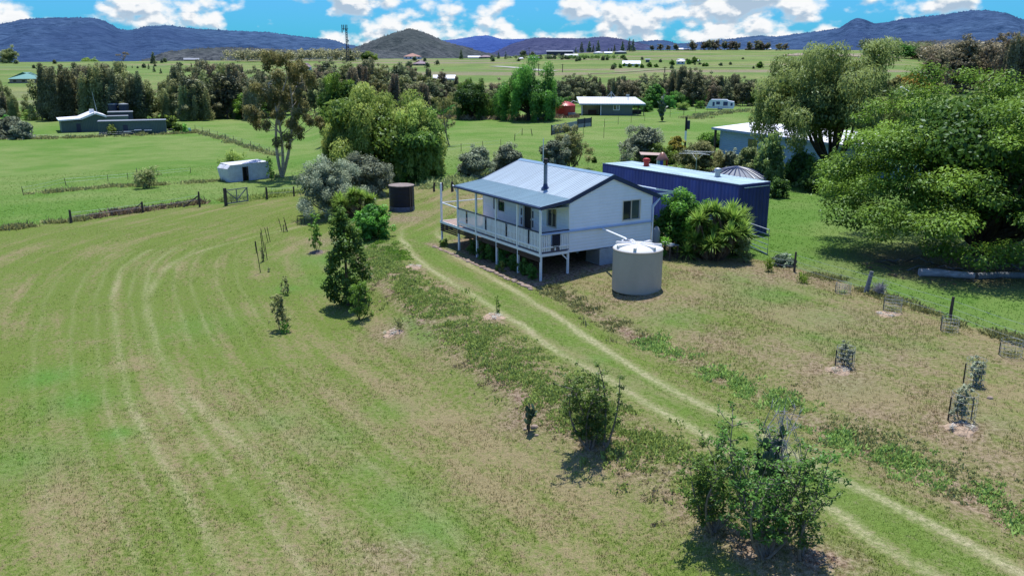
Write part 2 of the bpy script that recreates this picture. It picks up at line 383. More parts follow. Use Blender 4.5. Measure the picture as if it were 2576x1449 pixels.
def zone(x, y):
    r = np.hypot(x, y)
    dry = .35 + .35 * (vnoise(x, y, 7, 5) - .5) + .25 * (vnoise(x, y, 2.2, 6) - .5)
    lush = np.zeros(x.shape); soil = np.zeros(x.shape); trk = np.zeros(x.shape)
    dr = pdist(x, y, RB); dl = pdist(x, y, LB)
    dry = dry - .22 * sm(x, -8, -15) * sm(y, 22, 28) + .32 * sm(-dr, .2, 1.5) + .1 * sm(r, 34, 16) * sm(x, -9, -3)
    dsw = np.abs(pdist(x, y, SOILW))
    soil = np.maximum(soil, .75 * np.exp(-(dsw / 1.1) ** 2) * sm(r, 50, 44) * (.5 + .8 * vnoise(x, y, .8, 8)))
    dw2 = pdist(x, y, SOILW)
    soil = np.maximum(soil, .7 * np.exp(-((dw2 - .95) / .45) ** 2) * sm(r, 50, 44) * (.4 + vnoise(x, y, 1.1, 12)))
    soil = np.maximum(soil, .85 * np.exp(-((dr + .15) / .55) ** 2) * sm(r, 12, 16) * (.45 + .8 * vnoise(x, y, .9, 9)) * (y < 37))
    for sx, sy, rr, ch, a in SPOTS:
        e = a * np.exp(-((x - sx) ** 2 + (y - sy) ** 2) / (rr * rr) * (1.2 - .6 * vnoise(x, y, .7, 11)))
        if ch == 0: dry = dry + e * .6
        elif ch == 1: lush = np.maximum(lush, e); 
        else: soil = np.maximum(soil, e)
    # house footprint and bed
    hu = (x - HX) * UX + (y - HY) * UY; hv = (x - HX) * VX + (y - HY) * VY
    box = sm(hu, -1.3, -.6) * sm(hu, 10.9, 10.3) * sm(hv, -1.1, -.6) * sm(hv, 9.3, 8.2)
    soil = np.maximum(soil, box * .95)
    (s1, al) = pdist(x, y, MOW1, True); s2 = pdist(x, y, MOW2)
    tl = pdist(x, y, TRK_L); tr = pdist(x, y, TRK_R)
    wob = (vnoise(x, y, 1.5, 3) - .5) * .25
    on = sm(r, 52, 46)
    trk = np.maximum(trk, .85 * np.exp(-((tl + wob) / .17) ** 2) * on * (.5 + .6 * vnoise(x, y, 1.2, 4)))
    trk = np.maximum(trk, .85 * np.exp(-((tr + wob) / .18) ** 2) * on * (.55 + .6 * vnoise(x, y, 1.4, 14)))
    corr = sm(-tl if False else np.minimum(tl, 0) * 0 + 0, 0, 1)
    mid = np.exp(-((tl + tr) / 2 / .9) ** 2) * (np.abs(tl) < 3.5) * on
    lush = np.maximum(lush, mid * .28)
    dry = dry - .12 * mid
    soil = soil * (1 - .75 * np.clip(np.exp(-(tr / .5) ** 2) + np.exp(-(tl / .5) ** 2), 0, 1) * on)
    w2 = (vnoise(x, y, 3, 23) - .5) * .5
    for off, wd, am in ((0, .15, .42), (1.35, .14, .34), (-.7, .1, .2), (.7, .09, .2), (2.6, .12, .2), (3.4, .1, .2), (-1.6, .1, .18), (4.6, .12, .18), (5.6, .1, .16), (-2.8, .12, .14)):
        trk = np.maximum(trk, am * np.exp(-((s1 + off + w2 * .5) / wd) ** 2) * (.35 + .9 * vnoise(x, y, 2.5, 15)) * (r < 52))
    trk = np.maximum(trk, .38 * np.exp(-((s2 + w2 * .4) / .2) ** 2) * (.3 + vnoise(x, y, 2.1, 16)))
    pad = np.where(inpoly(x, y, EDGE), 0.0, 1.0)
    farw = sm(r, 230, 330)
    # ploughed and pale fields on the rise
    s_al = s1; 
    ga = np.stack([np.clip(dry, 0, 1), np.clip(lush, 0, 1), np.clip(soil, 0, 1), np.clip(trk, 0, 1)], -1)
    gb = np.stack([s_al, al, pad, farw], -1)
    return ga, gb
def put_zone(me, x, y):
    ga, gb = zone(x, y)
    for n, a in (('ga', ga), ('gb', gb)):
        at = me.attributes.new(n, 'FLOAT_COLOR', 'POINT'); at.data.foreach_set('color', np.ascontiguousarray(a, np.float32).ravel())

def ground_material(name, blade=False):
    m, nt, N, L = newmat(name)
    out = nd(N, 'ShaderNodeOutputMaterial')
    def noise(scale, detail=6, rough=.6, vec=None, dist=0):
        n = nd(N, 'ShaderNodeTexNoise'); n.noise_dimensions = '2D'; n.inputs['Scale'].default_value = scale; n.inputs['Detail'].default_value = min(detail, 4 if scale < 5 else 3); n.inputs['Roughness'].default_value = rough
        L.new(vec if vec is not None else geo.outputs['Position'], n.inputs['Vector']); return n.outputs['Fac']
    def mth(op, a, b=None, c=None, clamp=False):
        n = nd(N, 'ShaderNodeMath', operation=op); n.use_clamp = clamp
        for i, v in enumerate((a, b, c)):
            if v is None: continue
            if isinstance(v, (int, float)): n.inputs[i].default_value = v
            else: L.new(v, n.inputs[i])
        return n.outputs[0]
    def mix(f, a, b):
        n = nd(N, 'ShaderNodeMix', data_type='RGBA')
        if isinstance(f, (int, float)): n.inputs['Factor'].default_value = f
        else: L.new(f, n.inputs['Factor'])
        for k, v in (('A', a), ('B', b)):
            if isinstance(v, tuple): n.inputs[k].default_value = (*v, 1)
            else: L.new(v, n.inputs[k])
        return n.outputs['Result']
    def mr(v, a, b, c=0., d=1.):
        n = nd(N, 'ShaderNodeMapRange'); n.clamp = True
        L.new(v, n.inputs[0])
        for i, q in enumerate((a, b, c, d)): n.inputs[i + 1].default_value = q
        return n.outputs[0]
    geo = nd(N, 'ShaderNodeNewGeometry')
    A = nd(N, 'ShaderNodeAttribute', attribute_name='ga'); B = nd(N, 'ShaderNodeAttribute', attribute_name='gb')
    sa = nd(N, 'ShaderNodeSeparateColor'); L.new(A.outputs['Color'], sa.inputs[0])
    sb = nd(N, 'ShaderNodeSeparateColor'); L.new(B.outputs['Color'], sb.inputs[0])
    dry, lush, soil, trk = sa.outputs[0], sa.outputs[1], sa.outputs[2], A.outputs['Alpha']
    s, al, pad, farw = sb.outputs[0], sb.outputs[1], sb.outputs[2], B.outputs['Alpha']
    cv = nd(N, 'ShaderNodeCombineXYZ'); L.new(mth('MULTIPLY', s, 1.15), cv.inputs[0]); L.new(mth('MULTIPLY', al, .09), cv.inputs[1])
    streak = noise(1.0, 5, .6, cv.outputs[0])
    nA = noise(.22, 6, .6); nB = noise(1.7, 8, .78); nC = noise(7.0, 8, .72); nD = noise(34.0, 1, .7)
    f = mth('ADD', dry, mth('MULTIPLY', mth('SUBTRACT', nA, .5), 1.1))
    f = mth('ADD', f, mth('MULTIPLY', mth('SUBTRACT', streak, .5), 2.0))
    f = mth('ADD', f, mth('MULTIPLY', mth('SUBTRACT', nB, .5), 1.25))
    f = mth('ADD', f, mth('MULTIPLY', mth('SUBTRACT', nC, .5), 1.6))
    f = mr(f, .10, 1.02)
    lawn = mix(f, (.145, .198, .038), (.275, .228, .112))
    # brown thatch
    lawn = mix(mth('MULTIPLY', mr(nC, .5, .72), mth('MULTIPLY', mr(nB, .40, .62), .7)), lawn, (.15, .108, .066))
    lawn = mix(mth('MULTIPLY', mth('MULTIPLY', lush, mr(nC, .25, .6, .5, 1.)), .95), lawn, (.095, .225, .034))
    tk = mix(nB, (.37, .36, .17), (.47, .41, .26))
    lawn = mix(mth('MULTIPLY', trk, mr(nC, .3, .6, .45, 1.)), lawn, tk)
    so = mix(mr(nC, .35, .65), (.16, .095, .06), (.36, .27, .19))
    lawn = mix(mth('MULTIPLY', soil, mr(nB, .3, .6, .45, 1.15), None, True), lawn, so)
    # bright paddock
    padc = mix(mr(mth('ADD', noise(.045, 4, .65), mth('MULTIPLY', mth('SUBTRACT', nA, .5), .7)), .32, .68), (.115, .215, .036), (.205, .262, .078))
    padc = mix(mth('MULTIPLY', mr(nC, .45, .7), .45), padc, (.085, .17, .028))
    padc = mix(mth('MULTIPLY', lush, .0), padc, (.06, .2, .02))
    padc = mix(mth('MULTIPLY', soil, .85), padc, (.17, .12, .085))
    base = mix(pad, lawn, padc)
    # far fields
    mp = nd(N, 'ShaderNodeMapping'); mp.inputs['Scale'].default_value = (.006, .013, 1); mp.inputs['Rotation'].default_value = (0, 0, .35); L.new(geo.outputs['Position'], mp.inputs[0])
    vo = nd(N, 'ShaderNodeTexVoronoi'); vo.inputs['Scale'].default_value = 1.0; L.new(mp.outputs[0], vo.inputs['Vector'])
    sv = nd(N, 'ShaderNodeSeparateColor'); L.new(vo.outputs['Color'], sv.inputs[0])
    nF = noise(.02, 6, .6); nG = noise(.15, 6, .6)
    fc = mix(sv.outputs[0], (.15, .23, .06), (.26, .25, .10))
    fc = mix(mr(nF, .35, .65), fc, (.12, .19, .045))
    fc = mix(mth('MULTIPLY', mr(sv.outputs[1], .82, .86), .8), fc, (.25, .2, .14))
    fc = mix(mth('MULTIPLY', mr(nG, .45, .65), .35), fc, (.11, .15, .045))
    base = mix(farw, base, fc)
    vm = nd(N, 'ShaderNodeVectorMath', operation='SCALE'); L.new(base, vm.inputs[0])
    val = mth('ADD', mr(nD, .25, .75, .70, 1.25), mth('MULTIPLY', mth('SUBTRACT', nC, .5), .8))
    L.new(val, vm.inputs['Scale'])
    if blade:
        d = nd(N, 'ShaderNodeBsdfDiffuse'); t = nd(N, 'ShaderNodeBsdfTranslucent'); mx = nd(N, 'ShaderNodeMixShader'); mx.inputs[0].default_value = .35
        v2 = nd(N, 'ShaderNodeVectorMath', operation='MULTIPLY'); v2.inputs[1].default_value = (1.55, 1.6, 1.4); L.new(vm.outputs[0], v2.inputs[0])
        L.new(v2.outputs[0], d.inputs[0]); L.new(v2.outputs[0], t.inputs[0]); L.new(d.outputs[0], mx.inputs[1]); L.new(t.outputs[0], mx.inputs[2]); L.new(mx.outputs[0], out.inputs[0])
    else:
        b = nd(N, 'ShaderNodeBsdfPrincipled'); b.inputs['Roughness'].default_value = .95; b.inputs['Specular IOR Level'].default_value = .08
        L.new(vm.outputs[0], b.inputs['Base Color'])
        bh = mth('ADD', mth('MULTIPLY', nC, .10), mth('MULTIPLY', nD, .03))
        bp = nd(N, 'ShaderNodeBump'); bp.inputs['Strength'].default_value = .8; bp.inputs['Distance'].default_value = 1.0; L.new(bh, bp.inputs['Height'])
        L.new(bp.outputs[0], b.inputs['Normal']); L.new(b.outputs[0], out.inputs[0])
    return m
GM = ground_material('ground_grass'); GBM = ground_material('grass_blades', True)

def build_ground():
    an = np.concatenate([np.linspace(-180, -50, 40)[:-1], np.linspace(-50, -36, 30)[:-1], np.linspace(-36, 36, 660), np.linspace(36, 50, 30)[1:], np.linspace(50, 180, 40)[1:-1]])
    an = np.radians(an)
    rr = np.concatenate([[.5, 3, 6, 9], np.arange(11, 62, .2), np.geomspace(62, 420, 150), np.geomspace(430, 1100, 60), np.geomspace(1150, 15000, 14)])
    A_, R_ = np.meshgrid(an, rr); x = (np.sin(A_) * R_).ravel(); y = (np.cos(A_) * R_).ravel()
    z = H(x, y)
    nr, na = len(rr), len(an)
    i = np.arange(nr - 1)[:, None] * na; j = np.arange(na)[None]; j2 = (j + 1) % na
    F = np.stack([i + j, i + j2, i + na + j2, i + na + j], -1).reshape(-1, 4)[:, ::-1]
    me = npmesh('ground', np.stack([x, y, z], -1), F, True)
    put_zone(me, x, y)
    o = link('ground', me, GM); tag(o, kind='structure')
build_ground()

def build_drive():
    """wheel-worn grass driveway: a sheet lying on the ground"""
    c = chaikin([hw(10.2, -2.2), hw(8, -2.0)] , 0)
    n = 260
    def resample(P):
        d = np.r_[0, np.cumsum(np.hypot(*(P[1:] - P[:-1]).T))]; t = np.linspace(0, d[-1], n)
        return np.stack([np.interp(t, d, P[:, 0]), np.interp(t, d, P[:, 1])], -1)
    a = resample(TRK_L); b = resample(TRK_R); ks = np.linspace(-.28, 1.22, 22)
    P = (a[:, None] * (1 - ks[None, :, None]) + b[:, None] * ks[None, :, None])
    x = P[..., 0].ravel(); y = P[..., 1].ravel()
    e = np.minimum(np.arange(22), 21 - np.arange(22)); lift = np.where(e == 0, -.02, .012)
    z = H(x, y) + np.tile(lift, n)
    i = np.arange(n - 1)[:, None] * 22; j = np.arange(21)[None]
    F = np.stack([i + j, i + j + 1, i + 23 + j, i + 22 + j], -1).reshape(-1, 4)
    me = npmesh('driveway', np.stack([x, y, z], -1), F, True)
    if me.polygons[0].normal.z < 0: me.flip_normals()
    put_zone(me, x, y); tag(link('driveway', me, GM), kind='structure')
build_drive()

def blades(name, x, y, h, w, rng, label, mat=GBM, k=3, lean=.5, cat='grass'):
    n = len(x); z = H(x, y)
    x = np.repeat(x, k); y = np.repeat(y, k); z = np.repeat(z, k); h = np.repeat(h, k) * (.6 + .7 * rng.random(n * k)); w_ = np.repeat(w, k) if hasattr(w, '__len__') else w
    a = rng.random(n * k) * 2 * pi; l = h * lean * (.3 + rng.random(n * k))
    ox = rng.normal(size=n * k) * .03 * (1 + h * 4); oy = rng.normal(size=n * k) * .03 * (1 + h * 4)
    bx = np.cos(a + pi / 2) * w_; by = np.sin(a + pi / 2) * w_
    x = x + ox; y = y + oy
    V = np.stack([np.stack([x - bx, y - by, z - .01], -1), np.stack([x + bx, y + by, z - .01], -1), np.stack([x + np.cos(a) * l, y + np.sin(a) * l, z + h], -1)], 1).reshape(-1, 3)
    F = np.arange(len(V)).reshape(-1, 3)
    me = npmesh(name, V, F)
    return me, np.repeat(x, 3), np.repeat(y, 3)
rng = np.random.default_rng(3)
def wedge(n, r0, r1, a0=-35, a1=35, p=1.6):
    r = r0 + (r1 - r0) * rng.random(n) ** p; a = np.radians(a0 + (a1 - a0) * rng.random(n)); return np.sin(a) * r, np.cos(a) * r
x, y = wedge(130000, 12, 62, p=1.1)
hu = (x - HX) * UX + (y - HY) * UY; hv = (x - HX) * VX + (y - HY) * VY
ok = inpoly(x, y, EDGE) & ~((hu > -.5) & (hu < 10.3) & (hv > -.5) & (hv < 7))
tl = np.abs(pdist(x, y, TRK_L)); tr = np.abs(pdist(x, y, TRK_R)); ok &= (tl > .3) & (tr > .3)
ok &= rng.random(len(x)) < (.25 + 1.2 * (vnoise(x, y, 1.6, 31) > .5)) * (1 - .75 * sm(x, -3, -10) * sm(y, 20, 30))
x, y = x[ok], y[ok]
me, vx, vy = blades('grass', x, y, np.full(len(x), .05) + .03 * (pdist(x, y, RB) < 0), .011, rng, '')
put_zone(me, vx, vy); tag(link('grass', me, GBM), 'short mown grass tufts covering the lawn around the cottage', 'grass', kind='stuff')
# paddock grass, a little longer
x, y = wedge(60000, 30, 100, p=1.0)
ok = ~inpoly(x, y, EDGE); x, y = x[ok], y[ok]
me, vx, vy = blades('grass', x, y, np.full(len(x), .06), .02, rng, '')
put_zone(me, vx, vy); tag(link('grass', me, GBM), 'longer bright green grass growing in the paddocks beyond the fences', 'grass', kind='stuff')

# ------------------------------------------------------------------ hills
def hillmat(name, a, b, c, scale=.03):
    m, nt, N, L = newmat(name)
    out = nd(N, 'ShaderNodeOutputMaterial'); d = nd(N, 'ShaderNodeBsdfPrincipled'); d.inputs['Roughness'].default_value = 1; d.inputs['Specular IOR Level'].default_value = 0
    geo = nd(N, 'ShaderNodeNewGeometry')
    n1 = nd(N, 'ShaderNodeTexNoise'); n1.inputs['Scale'].default_value = scale; n1.inputs['Detail'].default_value = 8; n1.inputs['Roughness'].default_value = .75
    n2 = nd(N, 'ShaderNodeTexNoise'); n2.inputs['Scale'].default_value = scale / 16; n2.inputs['Detail'].default_value = 4
    vo = nd(N, 'ShaderNodeTexVoronoi'); vo.inputs['Scale'].default_value = scale * 2.2
    for n in (n1, n2, vo): L.new(geo.outputs['Position'], n.inputs['Vector'])
    r = nd(N, 'ShaderNodeValToRGB'); r.color_ramp.elements[0].position = .36; r.color_ramp.elements[0].color = (*a, 1); r.color_ramp.elements[1].position = .64; r.color_ramp.elements[1].color = (*b, 1)
    L.new(n1.outputs['Fac'], r.inputs[0])
    r2 = nd(N, 'ShaderNodeValToRGB'); r2.color_ramp.elements[0].position = .45; r2.color_ramp.elements[1].position = .62
    L.new(n2.outputs['Fac'], r2.inputs[0])
    mu = nd(N, 'ShaderNodeMath', operation='MULTIPLY'); mu.inputs[1].default_value = .6; L.new(r2.outputs[0], mu.inputs[0])
    mx = nd(N, 'ShaderNodeMix', data_type='RGBA'); L.new(mu.outputs[0], mx.inputs['Factor']); L.new(r.outputs[0], mx.inputs['A']); mx.inputs['B'].default_value = (*c, 1)
    L.new(mx.outputs['Result'], d.inputs['Base Color'])
    ad = nd(N, 'ShaderNodeMath', operation='MULTIPLY_ADD'); ad.inputs[1].default_value = .6; L.new(vo.outputs['Distance'], ad.inputs[0]); L.new(n1.outputs['Fac'], ad.inputs[2])
    bp = nd(N, 'ShaderNodeBump'); bp.inputs['Distance'].default_value = .35 / scale; bp.inputs['Strength'].default_value = .8; L.new(ad.outputs[0], bp.inputs['Height']); L.new(bp.outputs[0], d.inputs['Normal'])
    L.new(d.outputs[0], out.inputs[0]); return m
def build_hill(name, prof, R, depth, mat, jag=1.0, seed=1, cols=900, power=.8, back=.25):
    prof = sorted(prof); x0, x1 = prof[0][0], prof[-1][0]
    px = np.linspace(x0, x1, cols); py = np.interp(px, [p[0] for p in prof], [p[1] for p in prof])
    k = 5; ker = np.hanning(2 * k + 3)[1:-1]; ker /= ker.sum(); pyp = np.pad(py, k, 'edge'); py = np.convolve(pyp, ker, 'valid')
    rg = np.random.default_rng(seed)
    az = []; sl = []
    for a, b in zip(px, py):
        q = ray(a, b); h_ = hypot(q[0], q[1]); az.append(atan2(q[0], q[1])); sl.append(q[2] / h_)
    az = np.array(az); sl = np.array(sl)
    rough = jag * R / 2100 * (rg.random(cols) * 1.9 + 2.2 * (rg.random(cols) > .85) * rg.random(cols) + 1.2 * vnoise(px, px * 0, 9, seed))
    zs = CZ + sl * R; zc = zs + rough
    rows = 40; V = []
    zb = -35.0
    for i in range(rows):
        t = i / (rows - 1)
        Rr = R - depth * (1 - t)
        xx = np.sin(az) * Rr; yy = np.cos(az) * Rr
        z = zb + (zs - zb) * t ** power + (rough if i == rows - 1 else 0)
        amp = (zc - zb) * .17 * 4 * t * (1 - t)
        z = z + amp * ((vnoise(xx, yy, depth * .16, seed) - .5) * 1.6 + (vnoise(xx, yy, depth * .06, seed + 1) - .5) * .8 + (vnoise(xx, yy, depth * .022, seed + 2) - .5) * .35)
        V.append(np.stack([xx, yy, z], -1))
    for t in (.3, 1.0):
        Rr = R + depth * back * t; V.append(np.stack([np.sin(az) * Rr, np.cos(az) * Rr, zc - (zc - zb) * .5 * t - rough], -1))
    V = np.concatenate(V); nr = rows + 2
    i = np.arange(nr - 1)[:, None] * cols; j = np.arange(cols - 1)[None]
    F = np.stack([i + j, i + j + 1, i + cols + j + 1, i + cols + j], -1).reshape(-1, 4)[:, ::-1]
    me = npmesh(name, V, F, True)
    if me.polygons[10].normal.z < 0: me.flip_normals()
    o = link(name, me, mat); tag(o, kind='structure')
HB = hillmat('hazy_forest', (.024, .052, .108), (.084, .142, .24), (.038, .066, .142), .02)  # distance haze painted into the forest colour as blue
HF = hillmat('far_hazy_forest', (.035, .075, .23), (.08, .135, .33), (.04, .08, .25), .014)  # stronger blue in the colour stands for deeper haze
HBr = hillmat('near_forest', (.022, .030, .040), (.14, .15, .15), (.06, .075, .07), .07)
HM = hillmat('mid_forest', (.025, .036, .085), (.105, .115, .19), (.055, .065, .13), .03)  # some haze mixed into these colours as blue
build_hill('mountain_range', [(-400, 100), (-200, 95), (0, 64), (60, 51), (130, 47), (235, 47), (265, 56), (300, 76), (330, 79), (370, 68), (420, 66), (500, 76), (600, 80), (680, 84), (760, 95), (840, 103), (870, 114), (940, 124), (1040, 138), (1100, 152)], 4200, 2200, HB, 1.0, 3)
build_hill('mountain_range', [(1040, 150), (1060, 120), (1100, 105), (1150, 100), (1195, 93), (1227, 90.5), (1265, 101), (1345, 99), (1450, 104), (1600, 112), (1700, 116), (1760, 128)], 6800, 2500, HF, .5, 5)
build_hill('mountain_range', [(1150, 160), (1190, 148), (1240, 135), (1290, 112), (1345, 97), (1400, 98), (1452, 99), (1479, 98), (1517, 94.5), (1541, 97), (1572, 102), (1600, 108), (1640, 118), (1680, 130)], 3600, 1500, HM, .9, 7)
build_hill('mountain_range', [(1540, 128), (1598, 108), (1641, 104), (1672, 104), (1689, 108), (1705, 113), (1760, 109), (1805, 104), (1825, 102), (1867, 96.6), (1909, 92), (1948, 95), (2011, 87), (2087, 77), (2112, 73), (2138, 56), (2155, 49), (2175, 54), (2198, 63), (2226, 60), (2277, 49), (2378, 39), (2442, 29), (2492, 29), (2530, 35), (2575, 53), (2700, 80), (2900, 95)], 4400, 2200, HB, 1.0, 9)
build_hill('wooded_hill', [(850, 142), (900, 120), (935, 106), (962, 96), (1000, 84), (1028, 75), (1055, 80), (1080, 90), (1110, 104), (1150, 116), (1200, 130), (1280, 150)], 1700, 600, HBr, 1.6, 11, cols=500)
build_hill('wooded_hill', [(330, 165), (380, 148), (420, 133), (480, 127), (560, 122), (640, 124), (720, 128), (800, 132), (860, 128), (930, 126), (1010, 135), (1100, 155)], 1400, 300, HBr, 1.4, 13, cols=500)
build_hill('wooded_hill', [(2150, 150), (2230, 118), (2300, 108), (2400, 104), (2480, 108), (2576, 112), (2700, 108), (2800, 120)], 1500, 350, HBr, 1.5, 17, cols=400)

# ------------------------------------------------------------------ sky, sun, camera
SUN_EL, SUN_AZ = radians(72), radians(2)
def build_world():
    w = bpy.data.worlds.new('World'); SC.world = w; w.use_nodes = True
    nt = w.node_tree; N = nt.nodes; L = nt.links; N.clear()
    out = nd(N, 'ShaderNodeOutputWorld'); bg = nd(N, 'ShaderNodeBackground'); bg.inputs['Strength'].default_value = .145; L.new(bg.outputs[0], out.inputs[0])
    sky = nd(N, 'ShaderNodeTexSky'); sky.sky_type = 'NISHITA'; sky.sun_disc = False; sky.sun_elevation = SUN_EL; sky.sun_rotation = SUN_AZ
    sky.altitude = 300; sky.air_density = 1.0; sky.dust_density = .3; sky.ozone_density = 2.0
    tc = nd(N, 'ShaderNodeTexCoord'); sp = nd(N, 'ShaderNodeSeparateXYZ'); L.new(tc.outputs['Generated'], sp.inputs[0])
    def mth(op, a, b=None, c=None, clamp=False):
        n = nd(N, 'ShaderNodeMath', operation=op); n.use_clamp = clamp
        for i, v in enumerate((a, b, c)):
            if v is None: continue
            if isinstance(v, (int, float)): n.inputs[i].default_value = v
            else: L.new(v, n.inputs[i])
        return n.outputs[0]
    def mr(v, a, b, c=0., d=1., smooth=False):
        n = nd(N, 'ShaderNodeMapRange'); n.clamp = True
        if smooth: n.interpolation_type = 'SMOOTHSTEP'
        L.new(v, n.inputs[0])
        for i, q in enumerate((a, b, c, d)): n.inputs[i + 1].default_value = q
        return n.outputs[0]
    az = mth('ARCTAN2', sp.outputs[0], sp.outputs[1]); el = sp.outputs[2]
    # tint: the low sky is a saturated cyan blue
    tint = nd(N, 'ShaderNodeMix', data_type='RGBA'); L.new(mr(el, 0.0, .45), tint.inputs['Factor'])
    tint.inputs['A'].default_value = (.040, .44, .80, 1); tint.inputs['B'].default_value = (.80, 1.0, 1.38, 1)
    mu = nd(N, 'ShaderNodeVectorMath', operation='MULTIPLY'); L.new(sky.outputs[0], mu.inputs[0]); L.new(tint.outputs['Result'], mu.inputs[1])
    def field(dx, dy):
        c = nd(N, 'ShaderNodeCombineXYZ')
        L.new(mth('ADD', mth('MULTIPLY', az, 9.0), dx), c.inputs[0]); L.new(mth('ADD', mth('MULTIPLY', el, 15.0), dy), c.inputs[1]); c.inputs[2].default_value = 3.7
        n = nd(N, 'ShaderNodeTexNoise'); n.noise_dimensions = '2D'; n.inputs['Scale'].default_value = 1.0; n.inputs['Detail'].default_value = 7; n.inputs['Roughness'].default_value = .56
        L.new(c.outputs[0], n.inputs['Vector'])
        v = nd(N, 'ShaderNodeTexVoronoi'); v.voronoi_dimensions = '2D'; v.inputs['Scale'].default_value = 2.6; v.inputs['Detail'].default_value = 2; v.inputs['Roughness'].default_value = .5
        L.new(c.outputs[0], v.inputs['Vector'])
        return mth('SUBTRACT', n.outputs['Fac'], mth('MULTIPLY', v.outputs['Distance'], .22))
    f0 = field(0, 0); f1 = field(.02, .11)
    cov = nd(N, 'ShaderNodeValToRGB'); cr = cov.color_ramp; cr.interpolation = 'EASE'
    L.new(mr(az, -.55, .55), cov.inputs[0])
    cr.elements[0].position = 0.0; cr.elements[0].color = (.32,) * 3 + (1,)
    cr.elements[1].position = 1.0; cr.elements[1].color = (.30,) * 3 + (1,)
    for p, v in ((.07, .44), (.2, .60), (.33, .64), (.44, .54), (.5, .5), (.56, .68), (.7, .84), (.85, .80), (.93, .66), (.97, .3)):
        e = cr.elements.new(p); e.color = (v,) * 3 + (1,)
    th = mth('SUBTRACT', mth('ADD', f0, mth('MULTIPLY', mth('SUBTRACT', cov.outputs[0], .5), .42)), .395)
    mask = mr(th, -.055, .095, 0, 1, True)
    mask = mth('MULTIPLY', mask, mr(el, .45, .25))
    mask = mth('MULTIPLY', mask, mr(el, .0, .025, .55, 1.0))
    sh = mth('SUBTRACT', f0, f1)
    shade = mth('ADD', mr(sh, -.07, .07, 0, 1, True), mr(th, .16, .02, -.25, .25))
    cc = nd(N, 'ShaderNodeMix', data_type='RGBA'); L.new(mr(shade, 0, .8), cc.inputs['Factor'])
    cc.inputs['A'].default_value = (2.9, 3.8, 4.8, 1); cc.inputs['B'].default_value = (6.6, 6.7, 6.8, 1)
    mx = nd(N, 'ShaderNodeMix', data_type='RGBA'); L.new(mask, mx.inputs['Factor']); L.new(mu.outputs[0], mx.inputs['A']); L.new(cc.outputs['Result'], mx.inputs['B'])
    L.new(mx.outputs['Result'], bg.inputs['Color'])
build_world()
SC.world.cycles.sampling_method = 'MANUAL'; SC.world.cycles.sample_map_resolution = 256
SC.cycles.max_bounces = 4; SC.cycles.diffuse_bounces = 3; SC.cycles.glossy_bounces = 2; SC.cycles.transmission_bounces = 2; SC.cycles.transparent_max_bounces = 4
SC.cycles.caustics_reflective = False; SC.cycles.caustics_refractive = False
sl = bpy.data.lights.new('sun', 'SUN'); sl.energy = 5.3; sl.angle = radians(.55); sl.color = (1.0, .985, .955)
so_ = bpy.data.objects.new('sun', sl); COL.objects.link(so_)
sd = Vector((sin(SUN_AZ) * cos(SUN_EL), cos(SUN_AZ) * cos(SUN_EL), sin(SUN_EL)))
so_.rotation_euler = sd.to_track_quat('Z', 'Y').to_euler(); so_.location = (0, 0, 60)
cam = bpy.data.cameras.new('camera'); cam.lens = 2316.5 / 2841 * 36; cam.sensor_width = 36; cam.sensor_fit = 'HORIZONTAL'; cam.clip_end = 30000; cam.clip_start = .5
co = bpy.data.objects.new('camera', cam); COL.objects.link(co); co.location = (0, 0, CZ); co.rotation_euler = (radians(75.0), 0, 0)
SC.camera = co
SC.view_settings.view_transform = 'Standard'; SC.view_settings.look = 'None'; SC.view_settings.exposure = 0
